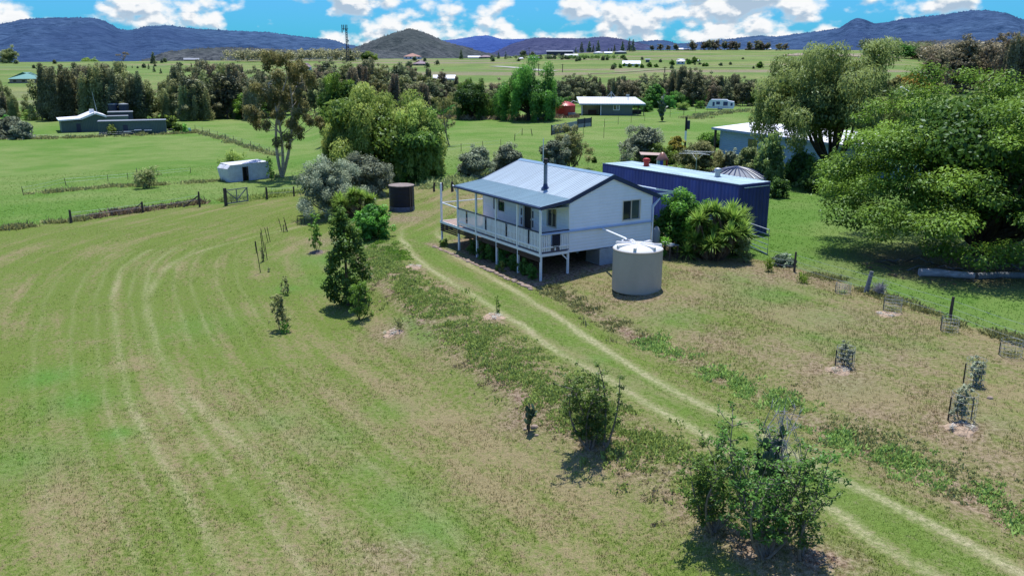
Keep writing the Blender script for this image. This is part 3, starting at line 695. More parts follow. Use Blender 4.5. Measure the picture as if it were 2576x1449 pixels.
# ------------------------------------------------------------------ materials for built things
M = dict(
    wall=plain('weatherboard_white', (.80, .85, .95), .55, var=.03, scale=1.5, wave=(2, .15, .035, .004), dirt=.08),
    wallv=plain('painted_boards', (.80, .81, .84), .55, var=.03, scale=1.5, dirt=.05),
    white=plain('white_paint', (.80, .81, .83), .5, var=.04, scale=4, dirt=.08),
    navy=plain('navy_trim', (.022, .038, .10), .4, var=.12, scale=3),
    roof=plain('zinc_roof', (.40, .475, .52), .5, .05, var=.13, scale=1.6, streak=(3.2, .16, .2), dirt=.05),
    vroof=plain('blue_grey_roof', (.21, .32, .37), .5, .05, var=.09, scale=1.2, streak=(2.5, .3, .3)),
    ridge=plain('ridge_metal', (.22, .33, .42), .4, .2, var=.08),
    deck=plain('deck_timber', (.36, .25, .20), .8, var=.2, scale=8, streak=(1, 8, 1)),
    slat=plain('dark_brown_slats', (.045, .025, .02), .7, var=.3, scale=5),
    dark=plain('dark_void', (.012, .012, .014), .6, var=.2),
    iron=plain('iron_lace', (.014, .02, .045), .5, var=.2),
    steel=plain('galvanised_steel', (.42, .44, .47), .45, .5, var=.12, scale=5),
    flue=plain('flue_steel', (.16, .19, .26), .4, .6, var=.2, scale=3, streak=(1, 1, 4)),
    cream=plain('cream_frame', (.55, .5, .4), .5, var=.05),
    lining=plain('cream_lining', (.55, .55, .42), .6, var=.05),
    glass=glassmat('window_glass'),
    tank=plain('beige_poly', (.43, .38, .32), .6, var=.07, scale=1.6, bump=.004, bscale=60, streak=(1, 1, .35), dirt=.10),
    lid=plain('pale_poly', (.66, .65, .62), .5, var=.04, scale=3),
    black=plain('black_poly', (.012, .012, .016), .45, var=.25, scale=3, wave=(2, .09, .3, .012), dirt=.12),
    concrete=plain('old_concrete', (.30, .27, .24), .9, var=.2, scale=3, bump=.01, dirt=.3),
    cont=plain('container_blue', (.055, .085, .31), .5, var=.25, scale=1.5, streak=(1, 1, .3), dirt=.08),
    contend=plain('container_navy', (.03, .042, .19), .5, var=.2, scale=1.5, dirt=.08),
    controof=plain('container_roof', (.34, .46, .49), .6, .1, var=.30, scale=.9, streak=(.5, 2.5, 1), dirt=.22),
    red=plain('red_paint', (.42, .035, .025), .4, var=.15),
    timber=plain('weathered_post', (.075, .06, .05), .95, var=.4, scale=7, bump=.01, bscale=30, streak=(3, 3, .4)),
    greypost=plain('grey_post', (.17, .18, .19), .95, var=.3, scale=7, bump=.01, bscale=30, streak=(3, 3, .4)),
    log=plain('grey_log', (.36, .34, .36), .9, var=.35, scale=3, bump=.03, bscale=10, streak=(.4, 4, 4)),
    stone=plain('bed_stone', (.34, .25, .19), .95, var=.3, scale=5, bump=.02, bscale=12),
    straw=plain('straw_mulch', (.42, .30, .20), 1, var=.35, scale=14, bump=.03, bscale=30),
    copper=plain('copper_cone', (.30, .15, .11), .35, .4, var=.1),
    bluew=plain('blue_wall', (.20, .31, .50), .55, var=.05, scale=1.5, wave=(2, .2, .05, .006)),
    wroof=plain('white_metal_roof', (.80, .78, .80), .5, var=.05, scale=.6, wave=(0, .4, .05, .01)),
    greyw=plain('grey_green_wall', (.08, .12, .115), .6, var=.08, scale=1.0, wave=(0, .25, .08, .01)),
    shedw=plain('shed_sage_wall', (.13, .16, .15), .6, var=.08, scale=1.0, wave=(2, .2, .06, .01)),
    redroof=plain('red_roof', (.28, .07, .07), .6, var=.15, scale=.6),
    tile=plain('terracotta_tile', (.38, .20, .15), .8, var=.2, scale=2),
    greenroof=plain('green_roof', (.10, .27, .23), .6, var=.1, scale=.5),
    brick=plain('far_brick', (.28, .22, .18), .8, var=.2, scale=2),
    darkshed=plain('dark_shed', (.03, .035, .07), .6, var=.2, scale=.5),
    mauve=plain('mauve_tile', (.28, .2, .22), .8, var=.15, scale=2),
    stake=plain('dark_stake', (.03, .028, .026), .8, var=.3, scale=8),
    pinkw=plain('fence_white', (.7, .7, .7), .6, var=.1),
    rubber=plain('rubber', (.02, .02, .02), .8, var=.2),
    gauge=plain('blue_machine', (.03, .045, .10), .5, var=.2),
    screen=plain('grey_screen', (.22, .24, .27), .7, var=.12, scale=2),
    offw=plain('weathered_white', (.55, .58, .66), .7, var=.12, scale=2.5, dirt=.35),
    straw2=plain('dead_brush', (.16, .12, .10), 1, var=.4, scale=8),
)
HZ0 = 1.30
# ------------------------------------------------------------------ the cottage: local x = -u, y = v, z above ground
cot = thing('cottage', 'small white weatherboard cottage on stumps with grey roof and front veranda', 'house', (HX, HY, 0), radians(-58.336 + 0.0))
cot.rotation_euler = (0, 0, atan2(-UY, -UX))
def cb(): return MB()
Z = lambda z: z + HZ0
L_, VD, W_ = 8.0, 1.561, 6.542
ZR, ZBK, ZE = 3.35, 2.42, 2.18
# walls ------------------------------------------------------------
def wall_with_holes(mb, axis, pos, a0, a1, z0, z1, holes, t=.09):
    """wall in the plane x=pos or y=pos with rectangular openings (a,b,zlo,zhi)"""
    xs = sorted(set([a0, a1] + [h[0] for h in holes] + [h[1] for h in holes]))
    for p, q in zip(xs[:-1], xs[1:]):
        cuts = sorted([(h[2], h[3]) for h in holes if h[0] <= p + 1e-6 and h[1] >= q - 1e-6])
        z = z0
        for lo, hi in cuts + [(z1, z1)]:
            if lo > z + 1e-6:
                if axis == 'y': mb.box(p, q, pos, pos + t, z, lo)
                else: mb.box(pos - t, pos, p, q, z, lo)
            z = hi
w = cb()
front = [(-1.78, -1.06, Z(.92), Z(1.86)), (-3.86, -3.20, Z(.02), Z(1.95)), (-6.42, -5.76, Z(.96), Z(1.80))]
wall_with_holes(w, 'y', VD, -L_, -.09, Z(-.1), Z(ZE), front)
side = [(4.73, 5.76, Z(1.13), Z(2.03))]
wall_with_holes(w, 'x', 0.0, VD, W_, Z(-.1), Z(ZE), side)
w.box(-L_, -L_ + .09, VD + .09, W_, Z(-.1), Z(ZE)); w.box(-L_ + .09, -.09, W_ - .09, W_, Z(-.1), Z(ZE))
for xx in (0.0, -L_ + .09):
    m_ = (VD + W_) / 2
    b = len(w.v)
    w.add([(xx - .09, VD, Z(ZE)), (xx - .09, W_, Z(ZE)), (xx - .09, m_, Z(ZR - .02)), (xx, VD, Z(ZE)), (xx, W_, Z(ZE)), (xx, m_, Z(ZR - .02))],
          [(0, 2, 1), (3, 4, 5), (0, 3, 5, 2), (1, 2, 5, 4), (0, 1, 4, 3)])
w.build('wall', M['wall'], cot)
# corner boards
cbm = cb()
for bx in ((-.06, .012, VD - .012, VD + .05, Z(-.1), Z(ZE)), (-.05, .012, W_ - .05, W_ + .012, Z(-.1), Z(ZE)), (-L_ - .012, -L_ + .05, VD - .012, VD + .05, Z(-.02), Z(ZE))):
    cbm = cb(); cbm.box(*bx); cbm.build('corner_board', M['white'], cot)
lin = cb(); lin.box(-8.0, -.02, .06, VD - .02, Z(2.02), Z(2.045)); lin.build('veranda_ceiling', M['lining'], cot)
# interior darkness
din = cb(); din.box(-L_ + .3, -.35, VD + .35, W_ - .3, Z(0), Z(2.1)); din.build('interior', M['dark'], cot)
# roof ------------------------------------------------------------
mid = (VD + W_) / 2; xl, xr = -L_ - .15, .05
rf = cb()
rf.slab((xl, VD + .01, Z(ZBK)), (xr, VD + .01, Z(ZBK)), (xr, mid, Z(ZR)), (xl, mid, Z(ZR)), .05)
rf.slab((xl, mid, Z(ZR)), (xr, mid, Z(ZR)), (xr, W_ + .42, Z(2.19)), (xl, W_ + .42, Z(2.19)), .05)
ro = rf.build('roof', M['roof'], cot)
# raised ribs of the sheeting
rb_ = cb(); x = xl + .1
rr_ = random.Random(5)
while x < xr - .1:
    for (ya, za, yb, zb) in ((VD + .02, ZBK, mid - .12, ZR - (ZR - ZBK) * .12 / (mid - VD)), (W_ + .4, 2.2, mid + .12, ZR - .05)):
        rb_.bar((x, ya, Z(za) + .012), (x, yb, Z(zb) + .012), .018, .010)
    x += .19
rb_.build('roof_rib', M['roof'], ro)
vr = cb(); vr.slab((xl, -.06, Z(2.19)), (xr, -.06, Z(2.19)), (xr, VD + .0, Z(ZBK - .005)), (xl, VD + .0, Z(ZBK - .005)), .035)
vro = vr.build('veranda_roof', M['vroof'], cot)
vb = cb(); x = xl + .05
while x < xr - .03:
    vb.bar((x, -.05, Z(2.195)), (x, VD - .02, Z(ZBK - .003)), .018, .012); x += .11
vb.build('roof_rib', M['vroof'], vro)
rc = cb()
for sgn, ye, ze in ((-1, mid - .2, ZR - .085), (1, mid + .2, ZR - .085)):
    rc.slab(*(((xl - .01, mid, Z(ZR + .03)), (xl - .01, ye, Z(ze + .03)), (xr + .01, ye, Z(ze + .03)), (xr + .01, mid, Z(ZR + .03))) if sgn < 0 else ((xl - .01, ye, Z(ze + .03)), (xl - .01, mid, Z(ZR + .03)), (xr + .01, mid, Z(ZR + .03)), (xr + .01, ye, Z(ze + .03)))), .012)
rc.build('ridge_cap', M['ridge'], cot)
# fascia and barge boards ------------------------------------------------------------
fa = cb()
for xx in (xr + .015, xl - .015):
    for p_, q_, hh_ in (((xx, -.07, Z(2.11)), (xx, VD, Z(ZBK - .09)), .16), ((xx, VD, Z(ZBK - .09)), (xx, mid, Z(ZR - .09)), .2), ((xx, mid, Z(ZR - .09)), (xx, W_ + .43, Z(2.09)), .2)):
        fa = cb(); fa.bar(p_, q_, .03, hh_); fa.build('barge_board', M['navy'], cot)
gu = cb()
gu.box(xl - .02, xr + .03, -.16, -.055, Z(2.07), Z(2.165)); gu.build('gutter', M['navy'], cot, .01)
gu = cb(); gu.box(xl - .02, xr + .03, W_ + .42, W_ + .52, Z(2.06), Z(2.15)); gu.build('gutter', M['navy'], cot, .01)
# flue

f_ = cb(); f_.tube([(-2.52, 1.92, Z(2.5)), (-2.52, 1.92, Z(3.72))], .095, 16)
fo = f_.build('flue', M['flue'], cot)
f2 = cb(); f2.lathe([(.07, Z(3.72)), (.07, Z(3.78)), (.12, Z(3.78)), (.12, Z(3.88)), (.085, Z(3.9)), (.085, Z(3.93)), (.12, Z(3.93)), (.11, Z(3.99)), (0.0, Z(4.02))], 16, (-2.52, 1.92)); f2.build('cowl', plain('rusty_cowl', (.07, .055, .05), .7, .3, var=.3), fo)
f3 = cb(); f3.lathe([(.10, Z(2.80)), (.125, Z(2.66)), (.19, Z(2.60)), (.22, Z(2.56))], 16, (-2.52, 1.92)); f3.build('flashing', M['navy'], fo)
# deck ------------------------------------------------------------
XE = -10.05
dk = cb()
y = .0
while y < VD:
    dk.box(XE, -.02, y + .003, min(y + .092, VD), Z(-.035), Z(0)); y += .095
y = VD
while y < 5.2:
    dk.box(XE, -L_ - .02, y + .003, y + .092, Z(-.035), Z(0)); y += .095
dk.build('deck', M['deck'], cot)
df = cb(); df.box(XE, 0.0, -.03, 0.0, Z(-.13), Z(.0)); df.box(0, .03, -.03, VD, Z(-.13), Z(0)); df.box(XE - .03, XE, -.03, 5.2, Z(-.13), Z(0))
df.box(-8.04, 0.0, -.034, -.03, Z(-.02), Z(.11)) if False else None
df.build('deck_fascia', M['white'], cot)
# brown slat screens below
sl_ = cb()
for k in range(2):
    z = -.17 - k * .115
    for a, b in ((-8.0, -6.1), (-5.95, -4.1), (-3.95, -2.1), (-1.95, -.05)):
        sl_.box(a, b, -.02, .005, Z(z - .095), Z(z))
for k in range(4):
    z = -.15 - k * .11; sl_.box(XE, -8.05, -.02, .005, Z(z - .08), Z(z)); sl_.box(XE - .02, XE + .005, 0, 5.0, Z(z - .08), Z(z))
sl_.build('slat_screen', M['slat'], cot)
# veranda posts
for xx in (0.0, -2.0, -4.0, -6.0, -8.0):
    p = cb(); p.box(xx - .045 + (-.045 if xx == 0 else 0), xx + .045 + (-.045 if xx == 0 else 0), -.04, .05, Z(-.13 if xx == 0 else 0), Z(2.08)); p.build('post', M['white'], cot)
p = cb(); p.box(XE + .0, XE + .09, 0.0, .09, Z(0), Z(1.98)); p.lathe([(.02, Z(1.98)), (.05, Z(2.03)), (.05, Z(2.07)), (.0, Z(2.11))], 10, (XE + .045, .045)); p.build('post', M['white'], cot)
p = cb(); p.bar((XE + .06, .045, Z(1.0)), (-8.05, .02, Z(.97)), .05, .05); p.build('rail', M['white'], cot)
p = cb(); p.bar((XE + .045, .09, Z(1.0)), (XE + .045, 5.1, Z(1.0)), .05, .05); p.box(XE, XE + .09, 5.1, 5.19, Z(0), Z(1.3)); p.build('rail', M['white'], cot)
# stumps
def stump(x, y, z1=-.13, w=.09):
    px_, py_ = HX + (-UX) * x + VX * y, HY + (-UY) * x + VY * y
    s = cb(); s.box(x - w / 2, x + w / 2, y, y + w, Hs(px_, py_) - .05, Z(z1)); s.build('stump', M['white'], cot)
for xx in (-.05, -2.0, -4.0, -6.0, -8.0, -10.0): stump(xx, 0.0)
stump(-.05, VD - .05); 
for xx in (-.1, -2.7, -5.3, -7.9): stump(xx, 4.0, -.1); stump(xx, W_ - .1, -.1)
br = cb(); br.bar((-.04, VD - .05, Z(-.42)), (-.04, VD - .35, Z(-.14)), .05, .05); br.build('brace', M['white'], cot)
# balustrade ------------------------------------------------------------
def balustrade(x0, x1, iron):
    """front bay between posts"""
    hr = cb(); hr.box(x0, x1, -.035, .045, Z(.965), Z(1.01)); hr.build('handrail', M['navy'], cot); hr = cb(); hr.box(x0, x1, -.02, .02, Z(.06), Z(.085)); hr.build('bottom_rail', M['navy'], cot)
    b = cb(); b.box(x0, x1, -.005, .02, Z(.86), Z(.93)) if False else None
    b.box(x0, x1, -.03, -.008, Z(.24), Z(.31))
    n = int(round((x1 - x0) / .128)); 
    for i in range(n):
        c = x0 + (i + .5) * (x1 - x0) / n
        if abs(c - iron) < .10: continue
        b.box(c - .036, c + .036, -.008, .012, Z(.085), Z(.95))
    b.build('balustrade', M['white'], cot)
    ir = cb(); ir.box(iron - .075, iron - .06, -.02, .01, Z(.26), Z(.95)); ir.box(iron + .06, iron + .075, -.02, .01, Z(.26), Z(.95))
    for k in range(7):
        z = .32 + k * .095
        pts = [(iron + .05 * cos(t) * (1 - t / 9), -.005, Z(z) + .04 * sin(t) * (1 - t / 9)) for t in np.linspace(0, 6.3, 9)]
        ir.tube(pts, .011, 5)
    ir.box(iron - .06, iron + .06, -.012, .0, Z(.42), Z(.5)); ir.box(iron - .05, iron + .05, -.012, .0, Z(.62), Z(.78))
    ir.build('iron_panel', M['iron'], cot)
    st = cb(); st.box(iron - .045, iron + .045, -.012, .01, Z(.085), Z(.24)); st.build('short_picket', M['white'], cot)
for k in range(4): balustrade(-2.0 * (k + 1) + .05, -2.0 * k - (.09 if k == 0 else .05), -2.0 * k - 1.0)
# side balustrade with the ornate panel
hr = cb(); hr.box(-.045, .035, .05, VD, Z(.965), Z(1.01)); hr.build('handrail', M['navy'], cot); hr = cb(); hr.box(-.02, .02, .05, VD, Z(.06), Z(.085)); hr.build('bottom_rail', M['navy'], cot)
b = cb(); b.box(.008, .03, .05, VD, Z(.24), Z(.31)); b.box(.008, .03, .05, VD, Z(.88), Z(.94))
n = 15
for i in range(n):
    c = .06 + (i + .5) * (VD - .08) / n; lo = .085; hi = .95
    if .60 < c < 1.06:
        if abs(c - .83) > .04: continue
        hi = .3
    b.box(-.012, .008, c - .032, c + .032, Z(lo), Z(hi))
b.build('balustrade', M['white'], cot)
ir = cb(); ir.box(.032, .04, .60, 1.06, Z(.31), Z(.33)); ir.box(.032, .04, .60, 1.06, Z(.83), Z(.85)); ir.box(.032, .04, .60, .62, Z(.33), Z(.83)); ir.box(.032, .04, 1.04, 1.06, Z(.33), Z(.83))
for sy in (-1, 1):
    for zc_, rr0 in ((.42, .08), (.58, .09), (.74, .08)):
        ir.tube([(.045, .83 + sy * (.10 + rr0 * .9 * cos(t) * (1 - t / 12)), Z(zc_) + rr0 * sin(t) * (1 - t / 12)) for t in np.linspace(0, 8.5, 14)], .012, 5)
ir.tube([(.045, .83, Z(.33)), (.045, .83, Z(.83))], .016, 5)
for zc_ in (.45, .58, .71): ir.tube([(.045, .83 + .05 * cos(t), Z(zc_) + .05 * sin(t)) for t in np.linspace(0, 6.3, 9)], .012, 5)
ir.box(.02, .03, .62, 1.04, Z(.33), Z(.83))
ir.tube([(.045, .66, Z(.30)), (.05, .74, Z(.25)), (.05, .83, Z(.27)), (.05, .92, Z(.25)), (.045, 1.0, Z(.30))], .014, 5)
ir.build('ornate_panel', M['iron'], cot)
# windows and door ------------------------------------------------------------
def front_window(x0, x1, z0, z1, split, shutter=False):
    f = cb(); t = .045
    f.box(x0 - .05, x1 + .05, VD - .02, VD + .0, Z(z0) - .06, Z(z0)); f.box(x0 - .05, x1 + .05, VD - .02, VD, Z(z1), Z(z1) + .05)
    f.box(x0 - .05, x0, VD - .02, VD, Z(z0), Z(z1)); f.box(x1, x1 + .05, VD - .02, VD, Z(z0), Z(z1))
    if split == 'v': c = (x0 + x1) / 2; f.box(c - .02, c + .02, VD + .01, VD + .035, Z(z0), Z(z1))
    else: c = z0 + (z1 - z0) * .70; f.box(x0, x1, VD + .01, VD + .035, Z(c) - .02, Z(c) + .02)
    fo = f.build('window', M['white'] if split != 'v' else M['cream'], cot)
    g = cb(); g.box(x0, x1, VD + .04, VD + .05, Z(z0), Z(z1)); g.build('pane', M['glass'], fo)
front_window(-6.42, -5.76, .96, 1.80, 'h'); front_window(-1.78, -1.06, .92, 1.86, 'v')
s = cb(); s.box(-6.86, -6.68, VD - .03, VD - .002, Z(.98), Z(1.72)); s.build('shutter', M['navy'], cot)
s = cb(); s.box(-5.70 - .0, -5.70 + .001, VD - .03, VD - .002, Z(1), Z(1.01)) if False else None
d = cb(); d.box(-3.86, -3.20, VD + .03, VD + .06, Z(.02), Z(1.95)); do_ = d.build('door', M['dark'], cot)
d = cb(); d.box(-3.30, -3.26, VD - .0, VD + .03, Z(.9), Z(1.0)); d.build('handle', M['steel'], do_)
d = cb(); d.box(-3.93, -3.86, VD - .025, VD - .001, Z(0), Z(2.0)); d.box(-3.20, -3.13, VD - .025, VD - .001, Z(0), Z(2.0)); d.build('door_frame', M['cream'], cot)
for sx in (-4.10, -3.05):
    s = cb()
    for k in range(4): s.box(sx - .06, sx + .06, VD - .02, VD - .002, Z(.12 + k * .47), Z(.46 + k * .47))
    s.build('sidelight', M['navy'], cot)
    s = cb(); s.box(sx - .09, sx - .062, VD - .018, VD - .002, Z(.05), Z(1.95)); s.box(sx + .062, sx + .09, VD - .018, VD - .002, Z(.05), Z(1.95)); s.build('sidelight_trim', M['white'], cot)
# gable window
f = cb(); y0, y1, z0, z1 = 4.73, 5.76, 1.13, 2.03
f.box(.0, .03, y0 - .035, y0, Z(z0) - .035, Z(z1) + .035); f.box(.0, .03, y1, y1 + .035, Z(z0) - .035, Z(z1) + .035); f.box(.0, .03, y0, y1, Z(z1), Z(z1) + .035); f.box(.0, .045, y0, y1, Z(z0) - .035, Z(z0))
f.box(-.035, .01, y0 + .49, y0 + .54, Z(z0), Z(z1)); fo = f.build('window', M['cream'], cot)
g = cb(); g.box(-.055, -.045, y0, y1, Z(z0), Z(z1)); g.build('pane', M['glass'], fo)
g = cb(); g.box(-.043, -.038, y0 + .54, y1, Z(z0), Z(z1)); g.build('pane', glassmat('window_glass_light', (.03, .045, .045)), fo)
g = cb(); g.box(0, .012, y0 - .1, y0 - .036, Z(z0) - .1, Z(z1) + .1); g.box(0, .012, y1 + .036, y1 + .1, Z(z0) - .1, Z(z1) + .1); g.box(0, .012, y0 - .036, y1 + .036, Z(z1) + .036, Z(z1) + .1); g.build('window_trim', M['wallv'], cot)
# pipe along the gable wall at rail height, and downpipes
p = cb(); p.tube([(.06, -.02, Z(.9)), (.06, W_ - .02, Z(.9)), (.06, W_ - .02, Z(1.68)), (.06, W_ + .44, Z(2.02))], .042, 10)
p.build('downpipe', plain('pale_blue_pipe', (.42, .5, .66), .5, var=.06), cot)
p = cb(); p.tube([(.02, -.1, Z(2.04)), (.06, -.10, Z(1.98)), (.06, -.04, Z(1.9)), (.06, -.04, Z(.9))], .042, 10); p.build('downpipe', M['white'], cot)
p = cb(); p.tube([(-.0, W_ + .44, Z(2.05)), (.07, W_ + .40, Z(1.98)), (.07, W_ + .03, Z(1.62)), (.07, W_ + .03, Hs(*hw(0, W_)) + .1)], .038, 8); p.build('downpipe', M['white'], cot)
p = cb(); p.tube([(xl - .02, -.1, Z(2.1)), (xl - .14, -.12, Z(2.18))], .035, 8); p.tube([(xl - .1, -.1, Z(2.15)), (xl + .03, -.0, Z(1.85))], .035, 8); p.build('downpipe', M['white'], cot)
tv = cb(); tv.tube([(.06, 3.46, Z(.84)), (.06, 3.5, Z(.84))], .05, 8); 
# barred laundry enclosure below the floor
lt = cb()
for k in range(22):
    x = -.95 + k * .05; lt.box(x - .006, x + .006, 3.30, 3.32, .42, Z(-.12))
lt.box(-1.0, .12, 3.30, 3.32, .40, .43); lt.build('lattice', M['steel'], cot)
pn = cb(); x = 3.32
while x < 5.2:
    pn.box(.08, .095, x, x + .05, .38, Z(-.11)); pn.box(.095, .105, x + .012, x + .035, .38, Z(-.11)); x += .06
pn.build('corrugated_skirt', plain('skirt_iron', (.40, .46, .56), .5, .2, var=.12, scale=4), cot)
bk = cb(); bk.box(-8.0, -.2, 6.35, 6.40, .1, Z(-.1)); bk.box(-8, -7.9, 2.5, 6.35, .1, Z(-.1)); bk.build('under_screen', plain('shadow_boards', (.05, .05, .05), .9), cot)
# rear lean-to roof
lr = cb(); lr.slab((-6.6, W_ + .5, Z(2.42)), (-.35, W_ + .5, Z(2.42)), (-.35, W_ + 1.9, Z(2.16)), (-6.6, W_ + 1.9, Z(2.16)), .03)
lro = lr.build('lean_to_roof', M['roof'], cot)
lf = cb(); lf.box(-.35, -.31, W_ + .5, W_ + 1.9, Z(2.1), Z(2.2)); lf.bar((-.33, W_ + .5, Z(2.41)), (-.33, W_ + 1.9, Z(2.15)), .03, .09); lf.build('lean_to_frame', M['white'], cot)
for xx in (-.4, -3.4, -6.5):
    s = cb(); s.box(xx - .035, xx + .035, W_ + 1.8, W_ + 1.87, .2, Z(2.15)); s.build('post', M['timber'], cot)

# ------------------------------------------------------------------ poly water tank
g = G(1600, 745); dn = Vector((g.x, g.y, 0)).normalized(); tb = Vector((g.x, g.y, 0)) + dn * 1.06; tz = Hs(tb.x, tb.y) - .03
TR = 1.06
k = pxm((g.x, g.y, g.z)); TH = (735 - 632) / k / cos(radians(15)) 
tk = thing('water_tank', 'round beige plastic rainwater tank with domed ribbed lid beside the white cottage', 'water tank', (tb.x, tb.y, tz))
m_ = MB(); prof = [(TR * .985, 0)]
z = .06
while z < TH - .05:
    prof += [(TR, z), (TR, z + .02)]; z += .09
    prof += [(TR * .992, z - .035)]
prof += [(TR, TH - .03), (TR * 1.012, TH - .02), (TR * 1.012, TH + .02), (TR * .985, TH + .05)]
m_.lathe(prof, 96); m_.build('tank_body', M['tank'], tk)
m_ = MB(); dome = [(TR * .985, TH + .05)] + [(TR * .97 * cos(t), TH + .05 + .17 * sin(t)) for t in np.linspace(.05, pi / 2, 10)]
m_.lathe(dome, 96); lo_ = m_.build('lid', M['lid'], tk)
def dz(r): return TH + .05 + .17 * sqrt(max(0, 1 - (r / (TR * .985)) ** 2))
for k_ in range(7):
    a = 2 * pi * k_ / 7 - 1.85; r_ = MB(); c, s_ = cos(a), sin(a); vs = []
    for r0, wd, up in ((.12, .03, .015), (.5, .04, .03), (.96, .06, .085), (1.0, .06, .075)):
        zz = dz(min(r0, 1.0)); zl = zz - .02 if r0 < 1.0 else TH + .02
        for sg, wq in ((-1, 1.25), (1, 1.25)): vs.append((c * r0 - s_ * sg * wd * wq, s_ * r0 + c * sg * wd * wq, zl))
        zz = dz(min(r0, .9)) if r0 > .9 else zz
        for sg in (1, -1): vs.append((c * r0 - s_ * sg * wd, s_ * r0 + c * sg * wd, zz + up))
    fs = []
    for i in range(3):
        o_ = i * 4
        for q in range(4): fs.append((o_ + q, o_ + (q + 1) % 4, o_ + 4 + (q + 1) % 4, o_ + 4 + q))
    fs += [(0, 3, 2, 1), (12, 13, 14, 15)]; r_.add(vs, fs); r_.build('rib', M['lid'], tk)
iA = pi / 2 + .35; ir_ = MB(); ix, iy = -.42, .52
ir_.lathe([(.22, dz(.66) - .04), (.22, dz(.66) + .07), (.19, dz(.66) + .07), (.17, dz(.66) + .03)], 24, (ix, iy)); ir_.build('inlet_ring', M['white'], tk)
ir_ = MB(); ir_.lathe([(.0, dz(.66) + .05), (.18, dz(.66) + .045)], 24, (ix, iy)); ir_.build('strainer', M['stake'], tk)
# feed pipe from the cottage wall to the tank inlet: part of the plumbing, a thing of its own
wp = Matrix.Rotation(atan2(-UY, -UX), 4, 'Z') @ Vector((.12, 3.46, Z(.84))) + Vector((HX, HY, 0))
pe = Vector((tb.x + ix, tb.y + iy, tz + dz(.66) + .12))
pp = MB(); pp.tube([tuple(wp), tuple(wp.lerp(pe, .94)), tuple(pe - Vector((0, 0, .04)))], .052, 12)
pp.bar(wp + Vector((0, 0, .03)), wp + (wp - pe).normalized() * .18 + Vector((0, 0, .03)), .12, .02)
tag(pp.build('feed_pipe', M['white']), 'thick white pipe bridging from the cottage wall to the beige tank', 'pipe')

# ------------------------------------------------------------------ black tank
bt = G(1012, 533); bt = bt + Vector((bt.x, bt.y, 0)).normalized() * .85
k = pxm(bt); BR = 63 / k / 2; BH = 66 / k / cos(radians(12)) * .93
t_ = thing('water_tank', 'old black corrugated tank with flat rusty lid beside the grass driveway', 'water tank', (bt.x, bt.y, bt.z - .03))
m_ = MB(); prof = [(BR, 0)]; z = 0
for i in range(int(BH / .09)): prof += [(BR * (1.0 if i % 2 else .985), .045 + i * .09)]
prof += [(BR, BH)]; m_.lathe(prof, 64); m_.build('tank_body', M['black'], t_)
m_ = MB(); m_.lathe([(BR * .985, .02), (BR * 1.01, .02), (BR * 1.01, .3), (BR * .99, .3)], 64); m_.build('tank_base', plain('galv_band', (.16, .17, .22), .5, .4, var=.2, scale=6, wave=(2, .08, .2, .01)), t_)
m_ = MB(); m_.lathe([(BR * 1.02, BH - .04), (BR * 1.02, BH + .02), (BR * .9, BH + .05), (0, BH + .07)], 64); m_.build('lid', plain('rusty_lid', (.24, .19, .16), .8, var=.3, scale=4, dirt=.3), t_)
for a in (-.75, -.55):
    m_ = MB(); m_.box((BR + .02) * cos(a) - .02, (BR + .02) * cos(a) + .03, (BR + .02) * sin(a) - .02, (BR + .02) * sin(a) + .03, 0, BH + .02); m_.build('batten', plain('batten', (.16, .12, .09), .9), t_)

# ------------------------------------------------------------------ shipping container
CYAW = radians(58.072); cx_, cy_ = 12.505, 45.706; CZ0 = 1.30 - 1.053; CH = 3.03; CL, CW = 12.19, 2.44
ct = thing('shipping_container', 'long dark blue shipping container behind the cottage with pale roof and vents', 'container', (cx_, cy_, CZ0))
ct.rotation_euler = (0, 0, atan2(-sin(CYAW), cos(CYAW)))
m_ = MB()
def corr(mb, fixed, axis, a0, a1, z0, z1, out, pitch=.28, dep=.04):
    n = int((a1 - a0) / pitch); pts = []
    for i in range(n):
        a = a0 + (a1 - a0) * i / n; p = (a1 - a0) / n
        pts += [(a, 0), (a + p * .32, 0), (a + p * .5, -dep), (a + p * .82, -dep)]
    pts.append((a1, 0)); vs = []
    for a, d in pts:
        for z in (z0, z1): vs.append((a, fixed + out * d, z) if axis == 'x' else (fixed + out * d, a, z))
    fs = [(2 * i, 2 * i + 2, 2 * i + 3, 2 * i + 1) for i in range(len(pts) - 1)]
    mb.add(vs, fs)
corr(m_, 0, 'x', -CL + .1, -.1, .16, CH - .12, -1); m_.build('side_panel', M['cont'], ct); m_ = MB(); corr(m_, CW, 'x', -CL + .1, -.1, .16, CH - .12, 1)
m_.build('side_panel', M['cont'], ct)
m_ = MB(); corr(m_, 0, 'y', .1, CW - .1, .16, CH - .14, 1, .26, .035); m_.build('end_panel', M['contend'], ct); m_ = MB(); corr(m_, -CL, 'y', .1, CW - .1, .16, CH - .12, -1); m_.build('end_panel', M['contend'], ct)
m_ = MB()
for xx in (-CL, -.1):
    for yy in (0, CW - .1): m_.box(xx, xx + .1, yy - .0, yy + .1, 0, CH)
m_.box(-CL + .1, -.1, -.002, .08, 0, .16); m_.box(-CL + .1, -.1, CW - .08, CW + .002, 0, .16); m_.box(-CL + .1, -.1, -.002, .08, CH - .12, CH); m_.box(-CL + .1, -.1, CW - .08, CW + .002, CH - .12, CH)
m_.box(-.08, .002, .1, CW - .1, 0, .16); m_.box(-.08, .002, .1, CW - .1, CH - .14, CH - .0); m_.box(-CL - .002, -CL + .08, .1, CW - .1, 0, .16); m_.box(-CL - .002, -CL + .08, .1, CW - .1, CH - .12, CH)
m_.build('frame', M['contend'], ct)
m_ = MB(); n = 44
vs = []; 
